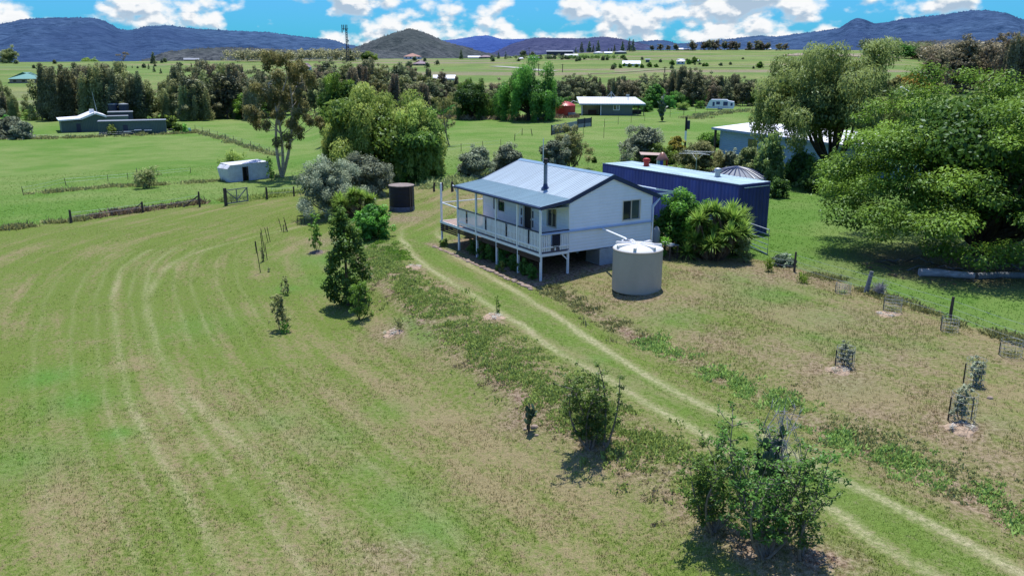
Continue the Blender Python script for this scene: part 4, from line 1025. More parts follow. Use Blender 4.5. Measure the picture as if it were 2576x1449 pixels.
for i in range(n + 1):
    x = -CL + .08 + (CL - .16) * i / n
    for dx, dz_ in ((0, .012), ((CL - .16) / n * .5, .04)):
        if i == n and dx > 0: break
        vs += [(x + dx, .02, CH + dz_), (x + dx, CW - .02, CH + dz_)]
fs = [(2 * i, 2 * i + 2, 2 * i + 3, 2 * i + 1) for i in range(len(vs) // 2 - 1)]
m_.add(vs, fs); m_.box(-CL, 0, -.01, .03, CH, CH + .03); m_.box(-CL, 0, CW - .03, CW + .01, CH, CH + .03); m_.build('roof', M['controof'], ct)
m_ = MB(); m_.box(.004, .03, .35, CW - .12, CH - .20, CH - .16); m_.build('gutter', M['white'], ct)
def vent(x, y, mat, nm, r):
    v = MB(); v.lathe([(r * 1.5, CH + .02), (r * .95, CH + .06), (r * .9, CH + .30)], 20, (x, y)); vo_ = v.build('vent', mat, ct)
    v = MB(); v.lathe([(r * .9, CH + .30), (r * 1.25, CH + .34), (r * 1.3, CH + .42), (r * 1.1, CH + .50), (r * .5, CH + .54), (0, CH + .56)], 20, (x, y)); v.build('vent_cap', mat, vo_)
vent(-9.34, 1.35, M['red'], 'red', .19); vent(-3.05, 1.38, M['steel'], 'silver', .17)
# ------------------------------------------------------------------ vegetation
LM = dict(
    lime=leafmat('leaf_bright_green', (.018, .040, .006), (.125, .19, .026), .3, .0),
    willow=leafmat('leaf_willow', (.055, .095, .018), (.20, .29, .065), .45),
    wgreen=leafmat('leaf_mid_green', (.028, .075, .016), (.085, .22, .035), .35),
    pepper=leafmat('leaf_pepper', (.045, .080, .022), (.170, .245, .082), .4, .0, (.24, .30, .15)),
    gum=leafmat('leaf_gum', (.045, .052, .020), (.15, .155, .055), .2, .0, (.34, .30, .05)),
    gumy=leafmat('leaf_gum_yellow', (.10, .09, .012), (.33, .28, .03), .2),
    she=leafmat('leaf_sheoak', (.030, .037, .02), (.15, .165, .085), .15, .01),
    brown=leafmat('leaf_brown_gum', (.045, .045, .028), (.16, .145, .09), .15, .015),
    olive=leafmat('leaf_olive', (.058, .07, .048), (.185, .21, .15), .15, .0, (.27, .30, .23)),
    yucca=leafmat('leaf_yucca', (.030, .06, .012), (.13, .22, .04), .2),
    shrub=leafmat('leaf_shrub', (.030, .075, .012), (.10, .22, .03), .35),
    dark=leafmat('leaf_dark', (.018, .045, .010), (.07, .15, .025), .3),
    dusty=leafmat('leaf_dusty', (.06, .075, .03), (.18, .2, .085), .2),
    orange=leafmat('leaf_orange', (.12, .07, .015), (.28, .17, .04), .25),
    silver=leafmat('leaf_silver', (.06, .08, .055), (.17, .21, .15), .2),
    thatch=leafmat('leaf_thatch', (.055, .044, .03), (.155, .125, .08), .1),
    weed=leafmat('leaf_weed', (.06, .09, .026), (.16, .22, .062), .3, .0, (.26, .25, .12)),
    far=leafmat('leaf_far', (.038, .058, .03), (.10, .13, .06), .15, .02),
    fruit=leafmat('leaf_fruit', (.024, .05, .012), (.085, .15, .03), .3),
    pear=leafmat('cactus_green', (.03, .06, .03), (.10, .15, .07), .05),
)
def split_trunk_crown(root, wood, leaves, mat_b, mat_l):
    wood.build('trunk', bark(mat_b), root); link('crown', leaves, mat_l, root)

def clumps_dome(rng, W, H0, H, n, rc, D=None, flat=.7, edge=.9, lo=0.0):
    """clump centres over an uneven dome: W width, crown between H0 and H"""
    out = []; a = W / 2; D = D or W; bd = D / 2; hh = H - H0
    for i in range(n):
        u = rng.random(); th = rng.random() * 2 * pi; ph = np.arccos(1 - u * (1.0 + lo))      # 0 top
        k = edge * (.72 + .28 * rng.random() ** .5) if rng.random() < .8 else .5 * rng.random()
        wob = 1 + .13 * sin(3 * th + 1.3) + .10 * sin(5 * th + ph * 4) + rng.normal() * .05
        x = a * sin(ph) * cos(th) * k * wob; y = bd * sin(ph) * sin(th) * k * wob
        z = H0 + hh * max(.02, cos(ph) * k * wob * .93 + .05 * rng.normal()) if ph < pi / 2 else H0 - hh * .25 * rng.random()
        r = rc * (.65 + .7 * rng.random())
        out.append((x, y, z, r, r, r * flat, rng.random()))
    return out
def tree(kind, px, yb, yt, w, label, cat='tree', group=None, name=None, depth=None, seed=None, dens=1.0, mat=None, lsize=None, base=None, mirror=False):
    g = base if base is not None else G(px, yb); k = pxm(g)
    Ht = (yb - yt) / k / cos(radians(8)); W = w / k
    seed = seed if seed is not None else int(px * 7 + yb * 3 + yt) % 99991
    root = thing(name or 'tree', label, cat, (g.x, g.y, g.z - .05), 0, group)
    make_tree(root, kind, Ht, W, seed, dens, mat, lsize, k)
    return root
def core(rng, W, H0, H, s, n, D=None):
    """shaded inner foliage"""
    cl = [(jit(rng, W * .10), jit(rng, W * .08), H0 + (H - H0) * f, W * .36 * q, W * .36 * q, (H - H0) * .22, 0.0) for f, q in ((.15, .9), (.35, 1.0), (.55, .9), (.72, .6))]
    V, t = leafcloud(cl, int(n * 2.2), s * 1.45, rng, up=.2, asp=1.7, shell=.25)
    return V, t * .25  # tint cut down to paint the shade inside the crown
def plus(A, B): return np.concatenate([A[0], B[0]]), np.concatenate([A[1], B[1]])
def cnt(cl, s, asp, lai, cap):
    a = sum(4 * pi * c[3] * (c[4] + c[5]) / 2 for c in cl)
    return int(min(cap, lai * a / (s * s / (2 * asp))))
def make_tree(root, kind, Ht, W, seed, dens=1.0, mat=None, lsize=None, k=30.0):
    rng = np.random.default_rng(seed); wood = MB()
    px1 = 2.516 / k                      # size of one picture element there, metres
    def sz(s): return lsize or max(s, px1 * 1.6)
    area = max(.3, W * Ht)
    if kind == 'broad':
        cl = clumps_dome(rng, W, Ht * .24, Ht, 260, W * .060, flat=.5, lo=0.0)
        s = sz(.16); n = cnt(cl, s, 2.2, .50 * dens, 150000)
        for _ in range(46):
            a = -pi / 2 + rng.normal() * .9; q = W * .5 * (.5 + .4 * rng.random()); r = W * .055 * (.7 + .5 * rng.random()); cl.append((cos(a) * q, sin(a) * q, Ht * (.13 + .16 * rng.random()), r, r, r * .6, rng.random() * .6))
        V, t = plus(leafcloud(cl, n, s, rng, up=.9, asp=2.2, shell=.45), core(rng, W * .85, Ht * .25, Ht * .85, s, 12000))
        for c in cl[:22]:
            m1 = (c[0] * .35 + jit(rng, .3), c[1] * .35 + jit(rng, .3), Ht * (.16 + .12 * rng.random()))
            limb(wood, (0, 0, Ht * .04), m1, W * .013, W * .008, rng); limb(wood, m1, (c[0] * .9, c[1] * .9, c[2] * .95), W * .007, W * .0015, rng)
        limb(wood, (0, 0, -.2), (0, 0, Ht * .2), W * .032, W * .02, rng, .03); mat = mat or LM['lime']; bk = 'dark'
    elif kind in ('willow', 'pepper', 'wgreen'):
        cl0 = clumps_dome(rng, W * .92, Ht * (.46 if kind == 'pepper' else .30), Ht * .97, int(46 * max(1, dens)), W * .085, flat=1.0, lo=.0)
        cl = []
        for c in cl0:
            r = c[3]; cl.append((c[0], c[1], c[2], r, r, r * .9, c[6]))
            rr = hypot(c[0], c[1]) / (W / 2)
            drop = min(c[2] - .3, Ht * (.12 + .30 * rr * (.5 + rng.random())) * (.5 if kind == 'pepper' else 1.0))
            m_ = max(1, int(drop / (r * .8)))
            for j in range(m_):
                f = (j + 1) / m_
                cl.append((c[0] * (1 + .05 * f) + jit(rng, r * .25), c[1] * (1 + .05 * f) + jit(rng, r * .25), c[2] - drop * f, r * (.85 - .35 * f), r * (.85 - .35 * f), r * (.9), c[6] * .8 + .1 * rng.random()))
        s = sz(.22); n = cnt(cl, s * 1.25, 3.4, .42 * dens, 110000)
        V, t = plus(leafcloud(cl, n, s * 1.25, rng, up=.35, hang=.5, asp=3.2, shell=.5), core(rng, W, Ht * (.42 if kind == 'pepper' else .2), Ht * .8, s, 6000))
        for c in cl0[:16]:
            limb(wood, (0, 0, Ht * .12), (c[0] * .8, c[1] * .8, c[2] * .95), W * .014, W * .002, rng, .08, 6, 6, .02)
        limb(wood, (0, 0, -.2), (0, 0, Ht * .16), W * .03, W * .022, rng, .03); bk = 'dark'
        mat = mat or LM[kind]
    elif kind == 'gum':
        cl = []; stems = 3
        for sidx in range(stems):
            a = rng.random() * 2 * pi; tx, ty = cos(a) * W * .22, sin(a) * W * .15
            pts = limb(wood, (jit(rng, .08), jit(rng, .08), -.1), (tx, ty, Ht * (.72 + .2 * rng.random())), W * .022, W * .005, rng, .09, 9)
            for j in range(13):
                p = pts[min(len(pts) - 1, 3 + int(rng.random() * 7))]
                a = rng.random() * 2 * pi; L = W * (.12 + .26 * rng.random()); e = Vector((p.x + cos(a) * L, p.y + sin(a) * L, min(Ht * .95, p.z + L * (.2 + .9 * rng.random()))))
                limb(wood, p, e, W * .006, W * .0015, rng, .15, 4, 4)
                r = W * (.05 + .05 * rng.random()); tt = rng.random()
                cl.append((e.x, e.y, e.z, r, r, r * .75, tt)); cl.append((e.x + jit(rng, r), e.y + jit(rng, r), e.z - r * (.5 + rng.random()), r * .8, r * .8, r * .9, tt * .8))
        cl.append((0, 0, Ht * .93, W * .11, W * .11, Ht * .05, .95))
        s = sz(.2); n = cnt(cl, s, 2.6, .42 * dens, 30000)
        V, t = leafcloud(cl, n, s, rng, up=.2, hang=.45, asp=2.6, shell=.3); mat = mat or LM['gum']; bk = 'pale' if k > 20 else 'grey'
    elif kind == 'she':
        cl = []; m_ = 9
        for j in range(m_):
            a = rng.random() * 2 * pi; q = W * .34 * rng.random() ** .5; x, y = cos(a) * q, sin(a) * q; top = Ht * (1 - .38 * (q / (W * .34)) ** 1.5 * rng.random())
            limb(wood, (x * .3, y * .3, -.1), (x, y, top * .9), W * .014, W * .003, rng, .05, 4, 5)
            z = Ht * .14
            while z < top:
                f = z / top; r = W * (.15 * (1 - f) ** .45 + .055); cl.append((x + jit(rng, W * .06 * (1 - f)), y + jit(rng, W * .06 * (1 - f)), z, r, r, r * 1.3, rng.random())); z += r * 1.25
        s = sz(.3); n = cnt(cl, s * 1.2, 2.8, .5 * dens, 22000)
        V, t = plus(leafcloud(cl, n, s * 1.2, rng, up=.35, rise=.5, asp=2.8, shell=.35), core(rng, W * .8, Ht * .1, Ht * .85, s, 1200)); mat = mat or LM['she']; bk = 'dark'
    elif kind == 'roundgum':
        cl = clumps_dome(rng, W, Ht * .22, Ht, 34, W * .10, flat=.8, lo=.15)
        s = sz(.3); n = cnt(cl, s, 2.2, .5 * dens, 20000)
        V, t = plus(leafcloud(cl, n, s, rng, up=.5, hang=.25, asp=2.2, shell=.4), core(rng, W, Ht * .2, Ht * .85, s, 900)); mat = mat or LM['brown']; bk = 'grey'
        for c in cl[:10]: limb(wood, (0, 0, Ht * .1), c[:3], W * .014, W * .003, rng, .12, 4, 5)
        limb(wood, (0, 0, -.1), (0, 0, Ht * .14), W * .02, W * .015, rng, .03, 3)
    elif kind == 'olive':
        cl = clumps_dome(rng, W, Ht * .18, Ht, 60, W * .085, flat=.9, lo=.25)
        s = sz(.10); n = cnt(cl, s, 2.8, .42 * dens, 70000)
        V, t = plus(leafcloud(cl, n, s, rng, up=.5, rise=.35, asp=2.8, shell=.35, spread=.7), core(rng, W, Ht * .15, Ht * .88, s, 5000)); mat = mat or LM['olive']; bk = 'brown'
        for c in cl[:12]: limb(wood, (jit(rng, .05), 0, 0), (c[0] * .8, c[1] * .8, c[2]), W * .012, W * .002, rng, .15, 5, 5)
    elif kind == 'round':
        cl = clumps_dome(rng, W, Ht * .10, Ht, 50, W * .10, flat=.8, lo=.15)
        s = sz(.11); n = cnt(cl, s, 1.7, .45 * dens, 60000)
        V, t = plus(leafcloud(cl, n, s, rng, up=.6, asp=1.7, shell=.45), core(rng, W, Ht * .1, Ht * .9, s, 3500)); mat = mat or LM['shrub']; bk = 'brown'
        for c in cl[:8]: limb(wood, (0, 0, -.05), c[:3], W * .014, W * .003, rng, .12, 4, 5)
    elif kind == 'column':
        cl = []
        z = Ht * .08
        while z < Ht * .98:
            f = z / Ht; R = W * .5 * (min(1, f * 3.2) ** .6) * (1.02 - f ** 1.8) ** .8
            for j in range(7):
                a = rng.random() * 2 * pi; q = R * (.55 + .4 * rng.random()); r = W * .11 * (.8 + .5 * rng.random()); cl.append((cos(a) * q, sin(a) * q, z + jit(rng, r), r, r, r * .9, rng.random()))
            z += W * .11
        s = sz(.13); n = cnt(cl, s, 1.5, .42 * dens, 60000)
        V, t = leafcloud(cl, n, s, rng, up=.55, asp=1.5, shell=.4); mat = mat or LM['dark']; bk = 'brown'
        limb(wood, (0, 0, -.1), (0, 0, Ht * .9), W * .035, W * .01, rng, .02)
    elif kind == 'pine':
        cl = []; z = Ht * .12; limb(wood, (0, 0, -.1), (0, 0, Ht * .97), W * .04, W * .008, rng, .01)
        while z < Ht:
            f = z / Ht; R = W * .5 * (1 - f) ** .8 + W * .04
            for j in range(5):
                a = rng.random() * 2 * pi; q = R * .6; cl.append((cos(a) * q, sin(a) * q, z - q * .15, R * .45, R * .45, W * .07, rng.random()))
            z += Ht * .075
        s = sz(.35); n = cnt(cl, s, 2, .5 * dens, 6000)
        V, t = leafcloud(cl, n, s, rng, up=.3, asp=2, shell=.3); mat = mat or LM['far']; bk = 'dark'
    elif kind == 'bare':
        cl = []
        for j in range(8):
            a = rng.random() * 2 * pi; e = (cos(a) * W * .42, sin(a) * W * .3, Ht * (.62 + .36 * rng.random())); m1 = (e[0] * .4, e[1] * .4, Ht * .4)
            limb(wood, (0, 0, Ht * .15), m1, W * .02, W * .012, rng, .1, 3, 4); limb(wood, m1, e, W * .012, W * .003, rng, .15, 4, 4); r = W * .13
            cl.append((*e, r, r, r * .6, rng.random()))
        limb(wood, (0, 0, -.2), (0, 0, Ht * .17), W * .035, W * .022, rng, .03, 3)
        s = sz(.4); n = cnt(cl, s, 2, .35 * dens, 3000)
        V, t = leafcloud(cl, n, s, rng, up=.3, asp=2, shell=.2); mat = mat or LM['brown']; bk = 'grey'
    elif kind == 'sapling':
        cl = []; nst = 4
        for j in range(nst):
            a = rng.random() * 2 * pi; e = (cos(a) * W * .3 * rng.random(), sin(a) * W * .3 * rng.random(), Ht * (.7 + .28 * rng.random()))
            pts = limb(wood, (jit(rng, .01), jit(rng, .01), -.05), e, max(.012, W * .02), .004, rng, .1, 7, 5)
            for p in pts[2:]:
                for _ in range(2):
                    r = W * (.10 + .06 * rng.random()); cl.append((p.x + jit(rng, W * .14), p.y + jit(rng, W * .14), p.z + jit(rng, W * .08), r, r, r, rng.random()))
        s = sz(.07); n = cnt(cl, s, 1.9, .22 * dens, 14000)
        V, t = leafcloud(cl, n, s, rng, up=.5, asp=1.9, shell=.25); mat = mat or LM['shrub']; bk = 'brown'
    elif kind == 'tuft':
        cl = [(jit(rng, W * .12), jit(rng, W * .12), Ht * .35, W * .35, W * .35, Ht * .45, rng.random()) for _ in range(6)]
        s = sz(.08); n = min(int(dens * area * 5 / (s * s) * .5), 5000)
        V, t = leafcloud(cl, n, s * 1.6, rng, up=.4, rise=.6, asp=4, shell=.1, spread=.6); mat = mat or LM['shrub']; bk = 'brown'
    if len(wood.v): wood.build('trunk', bark(bk), root)
    link('crown', leafmesh('crown', V, t), mat, root)

# --- the big trees
tree('broad', 2468, 640, 158, 830, 'huge spreading bright green shade tree on the right over a log pile', 'tree', name='shade_tree', seed=5, dens=1.0)
g = G(2445, 640)
tree('pepper', 2085, 462, 108, 400, 'large grey-green drooping pepper tree in front of the blue house', 'tree', name='pepper_tree', seed=11, dens=1.25)
tree('willow', 1930, 474, 325, 84, 'low weeping pepper tree curtain left of the large pepper tree trunk', 'tree', name='pepper_tree', seed=12, mat=LM['pepper'])
tree('willow', 2100, 484, 385, 180, 'low dark weeping foliage mound right of the large pepper tree trunk', 'tree', name='pepper_tree', seed=13, mat=LM['dark'])
tree('willow', 955, 452, 188, 320, 'huge light green weeping tree left of the cottage roof behind the grey olives', 'tree', name='weeping_tree', seed=21, dens=1.2)
tree('willow', 868, 452, 262, 140, 'left lower dome of light green weeping foliage above the dense olive', 'tree', name='weeping_tree', seed=26)
tree('willow', 1050, 452, 262, 150, 'right lower dome of yellow-green weeping foliage behind the black tank', 'tree', name='weeping_tree', seed=27)
tree('willow', 862, 360, 163, 130, 'bright lime weeping tree rising behind the left of the huge light green one', 'tree', name='weeping_tree', seed=22, mat=LM['lime'])
tree('willow', 1330, 304, 153, 172, 'vivid green weeping willow beside the red tank', 'tree', name='willow', seed=23, mat=LM['wgreen'])
tree('willow', 1188, 300, 186, 112, 'darker green weeping willow left of the vivid one', 'tree', name='willow', seed=24, mat=LM['dark'])
tree('gum', 708, 447, 138, 205, 'tall multi-stemmed gum tree with yellow tips beside the white wrecked van', 'tree', name='gum_tree', seed=31, dens=2.0)
tree('gum', 1131, 368, 245, 82, 'small slim forked gum tree alone on the grass left of the vivid willow', 'tree', name='gum_tree', seed=33)
tree('roundgum', 630, 300, 225, 90, 'lime green bushy tree behind the tall gum tree', 'tree', name='bushy_tree', seed=34, mat=LM['lime'])
# --- olives and shrubs near the cottage
tree('olive', 838, 538, 378, 190, 'dense grey-green olive tree above the long yucca clump', 'tree', name='olive_tree', seed=41, dens=1.1)
tree('olive', 925, 490, 370, 150, 'silvery olive tree right behind the dense olive', 'tree', name='olive_tree', seed=42)
tree('olive', 1195, 448, 355, 100, 'grey olive tree just behind the left end of the cottage roof', 'tree', name='olive_tree', seed=43)
tree('olive', 1275, 440, 350, 90, 'smaller silvery olive tree behind the cottage ridge', 'tree', name='olive_tree', seed=44)
tree('olive', 1400, 432, 335, 80, 'grey olive behind the cottage ridge near the white pole', 'tree', name='olive_tree', seed=45)
tree('sapling', 1432, 425, 320, 90, 'leafy green young tree behind the flue of the cottage', 'tree', name='young_tree', seed=46, dens=2.2, lsize=.16, mat=LM['dusty'])
tree('olive', 1612, 408, 305, 112, 'rounded grey olive tree left of the clothes line', 'tree', name='olive_tree', seed=47)
tree('olive', 22, 348, 284, 95, 'silvery olive tree at the left edge of the paddocks', 'tree', name='olive_tree', seed=48)
tree('olive', 58, 350, 300, 60, 'smaller silvery olive right of the one at the left edge', 'tree', name='olive_tree', seed=49)
tree('round', 1655, 412, 360, 95, 'yellow-green dome shrub left of the copper cone', 'shrub', name='shrub', seed=51, mat=LM['lime'])
tree('round', 1702, 392, 335, 48, 'orange-green rounded shrub behind the yellow-green dome shrub', 'shrub', name='shrub', seed=52, mat=LM['gumy'])
tree('olive', 1760, 428, 350, 130, 'dusty green shrub under the clothes line behind the container', 'shrub', name='shrub', seed=53, mat=LM['dusty'])
tree('round', 1790, 370, 330, 90, 'leafy green bush behind the clothes line', 'shrub', name='shrub', seed=54)
tree('round', 1880, 432, 360, 82, 'pale flowering rounded bush behind the domed round tank', 'shrub', name='shrub', seed=55, mat=LM['dusty'])
tree('round', 1838, 428, 372, 60, 'leafy shrub against the blue house wall left of the pale flowering bush', 'shrub', name='shrub', seed=91, mat=LM['olive'])
tree('willow', 2010, 470, 365, 90, 'dark weeping foliage hanging in front of the middle of the blue house', 'tree', name='pepper_tree', seed=92, mat=LM['dark'])
tree('round', 1955, 498, 440, 60, 'dark green bush at the right rear corner of the container', 'shrub', name='shrub', seed=56, mat=LM['dark'])
tree('round', 1040, 458, 405, 72, 'lime green rounded bush behind the black tank', 'shrub', name='shrub', seed=57, mat=LM['lime'])
tree('round', 938, 597, 498, 108, 'dense mid-green rounded bush left of the driveway bend', 'shrub', name='shrub', seed=58, dens=1.2)
tree('column', 876, 768, 536, 140, 'tall pointed dark green leafy tree at the bank left of the driveway', 'tree', name='conical_tree', seed=59, mat=LM['dark'], dens=1.1)
tree('round', 1712, 636, 452, 165, 'glossy green shrub against the container behind the yuccas', 'shrub', name='shrub', seed=61, dens=1.2)
tree('sapling', 797, 632, 535, 36, 'young tree on a mulch mound left of the conical tree', 'tree', name='young_tree', seed=62, dens=2.2)
tree('sapling', 706, 832, 722, 50, 'small thin shrub standing alone on the mown lawn', 'shrub', name='lawn_shrub', seed=63, dens=2.0, mat=LM['dusty'])
tree('tuft', 718, 838, 790, 36, 'bushy green base growth of the lone lawn shrub', 'shrub', name='lawn_shrub', seed=64, mat=LM['shrub'])
tree('tuft', 718, 738, 700, 26, 'small green tuft behind the lone lawn shrub', 'shrub', name='lawn_tuft', seed=65, mat=LM['dusty'])
tree('sapling', 905, 805, 700, 62, 'twiggy small leafy tree at the foot of the conical tree', 'tree', name='young_tree', seed=66, dens=1.6)
tree('tuft', 1005, 832, 782, 30, 'upright little green bush on a straw mulch ring', 'shrub', name='mulched_bush', seed=67, mat=LM['dusty'])
tree('sapling', 1252, 790, 738, 16, 'spindly seedling in a straw ring beside the driveway', 'plant', name='seedling', seed=68, dens=1.5)
# --- beside the right fence
tree('tuft', 1935, 683, 632, 34, 'yellow-green upright bush left of the right fence posts', 'shrub', name='fence_shrub', seed=71, mat=LM['lime'], dens=1.6)
tree('round', 1972, 668, 634, 56, 'grey-green low bush beside the first dark fence post', 'shrub', name='fence_shrub', seed=72, mat=LM['silver'])
tree('tuft', 2020, 712, 672, 36, 'small wire-ringed yellow-green bush below the first dark fence post', 'shrub', name='fence_shrub', seed=73, mat=LM['lime'], dens=1.6)
tree('sapling', 1872, 662, 590, 46, 'thin pale green bush under the last yucca beside the metal gate', 'shrub', name='fence_shrub', seed=74, dens=2, mat=LM['dusty'])
# --- left paddock scrub
tree('sapling', 374, 474, 425, 74, 'spiky open bush with cactus on the left paddock fence line', 'bush', name='paddock_bush', seed=75, dens=.9, mat=LM['dusty'])
tree('sapling', 590, 445, 378, 84, 'sparse pale green bush behind the white wrecked van', 'bush', name='paddock_bush', seed=76, dens=.9, mat=LM['willow'])
tree('sapling', 684, 455, 395, 28, 'thin bush at the right end of the white wrecked van', 'bush', name='paddock_bush', seed=77, dens=1)
tree('round', 430, 328, 288, 42, 'yellow-green round bush at the end of the long grey-green shed', 'bush', name='paddock_bush', seed=78, mat=LM['lime'])
tree('round', 448, 334, 308, 30, 'second lower yellow-green bush beside the long grey-green shed', 'bush', name='paddock_bush', seed=79, mat=LM['lime'])
tree('sapling', 467, 336, 312, 18, 'small dark shrub by the end of the long fence', 'bush', name='paddock_bush', seed=80, dens=2)
tree('sapling', 281, 341, 316, 30, 'light green young tree in front of the long grey-green shed', 'bush', name='paddock_bush', seed=81, dens=2, mat=LM['willow'])
tree('round', 1495, 410, 393, 14, 'tiny isolated dark bush on the grass behind the cottage', 'bush', name='paddock_bush', seed=82)
tree('round', 1652, 272, 205, 60, 'bright green leafy tree behind the bare cactus clump', 'tree', name='bushy_tree', seed=83, mat=LM['wgreen'])

# --- casuarina belt on the left: six prototypes, copied
def belt(protos, spots, label, group, name):
    made = []
    for kind, Wr, seed, mat in protos:
        r = thing(name, label, 'tree', (0, 0, -500), 0, group); make_tree(r, kind, 10.0, Wr, seed, 1.0, mat, None, 13.0); made.append(r)
    used = set(); rg = random.Random(4)
    for i, (px, yb, yt) in enumerate(spots):
        g = G(px, yb); k = pxm(g); Ht = (yb - yt) / k
        j = rg.randrange(len(made)); s = Ht / 10.0; sc = (s * rg.uniform(.9, 1.15), s * rg.uniform(.9, 1.15), s)
        loc = (g.x, g.y, g.z - .1); rz = rg.random() * 6.28
        if j not in used: used.add(j); made[j].location = loc; made[j].rotation_euler = (0, 0, rz); made[j].scale = sc
        else: dup(made[j], loc, rz, sc)
    for j, r in enumerate(made):
        if j not in used:
            for c in list(r.children): bpy.data.objects.remove(c)
            bpy.data.objects.remove(r)
rg = random.Random(11)
def top_interp(px, T): return float(np.interp(px, [t[0] for t in T], [t[1] for t in T]))
TL = [(95, 170), (130, 158), (165, 168), (200, 166), (215, 160), (250, 164), (291, 157), (320, 166), (345, 184), (380, 190), (402, 212), (430, 188), (455, 168), (507, 157), (570, 156), (608, 163), (650, 175), (690, 200)]
sp = []
for x in range(108, 400, 19): sp.append((x + rg.uniform(-7, 7), 303 + rg.uniform(-5, 3), top_interp(x, TL) + rg.choice([0, 5, 12, 22, 48])))
for x in range(120, 390, 30): sp.append((x + rg.uniform(-9, 9), 284 + rg.uniform(-6, 6), top_interp(x, TL) + rg.uniform(-6, 10)))
for x in range(408, 700, 21): sp.append((x + rg.uniform(-7, 7), 300 + rg.uniform(-4, 4), top_interp(x, TL) + rg.choice([0, 6, 14, 26, 50])))
for x in range(425, 690, 30): sp.append((x + rg.uniform(-9, 9), 282 + rg.uniform(-6, 6), top_interp(x, TL) + rg.uniform(-6, 10)))
for x in range(400, 700, 26): sp.append((x + rg.uniform(-9, 9), 266 + rg.uniform(-5, 5), top_interp(x, TL) + rg.uniform(-2, 8)))
for x in (10, 38, 70): sp.append((x, 296, 235 + rg.uniform(-12, 8)))
for x in (-30, -5, 15): sp.append((x, 292, 192 + rg.uniform(-8, 14)))
belt([('she', 5.4, 101, LM['she']), ('roundgum', 6.4, 102, LM['dusty']), ('she', 5.0, 103, LM['brown']), ('roundgum', 6.8, 104, LM['she']), ('she', 5.6, 105, LM['dusty']), ('she', 5.6, 106, LM['she'])],
     sp, 'dark olive she-oak in the dense tree belt behind the left paddocks', 'she-oaks in the dense left tree belt', 'she_oak')
# --- mixed gums behind the weeping trees
TM = [(640, 150), (700, 165), (760, 158), (800, 150), (850, 142), (900, 148), (960, 152), (1010, 150), (1060, 165), (1110, 178), (1150, 190), (1230, 175), (1300, 165)]
sp = []
for x in range(650, 1300, 21): sp.append((x + rg.uniform(-9, 9), 288 + rg.uniform(-8, 6), top_interp(x, TM) + 18 + rg.uniform(0, 26)))
for x in range(660, 1180, 24): sp.append((x + rg.uniform(-9, 9), 258 + rg.uniform(-8, 6), top_interp(x, TM) + rg.uniform(-4, 16)))
for x in range(1090, 1330, 24): sp.append((x + rg.uniform(-8, 8), 268 + rg.uniform(-6, 6), 196 + rg.uniform(-10, 18)))
for x in range(700, 1150, 34): sp.append((x + rg.uniform(-9, 9), 228 + rg.uniform(-8, 6), top_interp(x, TM) + rg.uniform(-8, 6)))
belt([('roundgum', 7.0, 111, LM['brown']), ('roundgum', 6.0, 112, LM['gum']), ('she', 4.6, 113, LM['brown']), ('roundgum', 6.5, 114, LM['she']), ('roundgum', 5.5, 115, LM['dusty'])],
     sp, 'brownish gum tree in the creek thicket behind the weeping trees', 'gums in the creek thicket', 'creek_gum')
TR_ = [(1390, 190), (1431, 176), (1472, 179), (1510, 195), (1548, 184), (1590, 192), (1624, 178), (1665, 184), (1725, 163), (1770, 168), (1800, 195), (1840, 180), (1880, 190), (1920, 200)]
sp = []
for x in range(1400, 1930, 20): sp.append((x + rg.uniform(-8, 8), 264 + rg.uniform(-6, 6), top_interp(x, TR_) + rg.uniform(0, 14)))
for x in range(1420, 1900, 28): sp.append((x + rg.uniform(-8, 8), 250 + rg.uniform(-4, 4), top_interp(x, TR_) + rg.uniform(-2, 12)))
belt([('roundgum', 7.5, 121, LM['she']), ('she', 5.5, 122, LM['she']), ('roundgum', 6.5, 123, LM['brown']), ('roundgum', 7.5, 124, LM['dusty'])],
     sp, 'dark gum tree in the belt behind the long sage shed', 'gums behind the long sage shed', 'belt_gum')
sp = []
for x, yb, yt in ((1640, 268, 232), (1680, 274, 236), (1700, 270, 225), (1725, 268, 240), (1745, 262, 232), (1768, 262, 236), (1790, 258, 226), (1815, 258, 222), (1850, 256, 220), (1880, 262, 225), (1900, 268, 230), (1625, 282, 250), (1610, 276, 240), (1590, 272, 246), (1150, 292, 262), (1215, 296, 262), (1105, 296, 268), (1130, 294, 258), (1180, 297, 270), (1250, 294, 262), (1075, 300, 266), (1290, 292, 262), (650, 298, 268), (585, 299, 280), (1420, 272, 240), (1395, 282, 250), (1920, 262, 226), (1835, 262, 234), (1720, 278, 252), (1760, 274, 250), (75, 302, 270), (20, 312, 285), (560, 298, 282), (600, 300, 284), (1235, 296, 268)):
    sp.append((x, yb, yt))
belt([('round', 12, 131, LM['wgreen']), ('round', 11, 132, LM['shrub']), ('round', 13, 133, LM['willow'])], sp, 'bright green scrub bush at the foot of the creek trees', 'green scrub along the creek trees', 'scrub_bush')
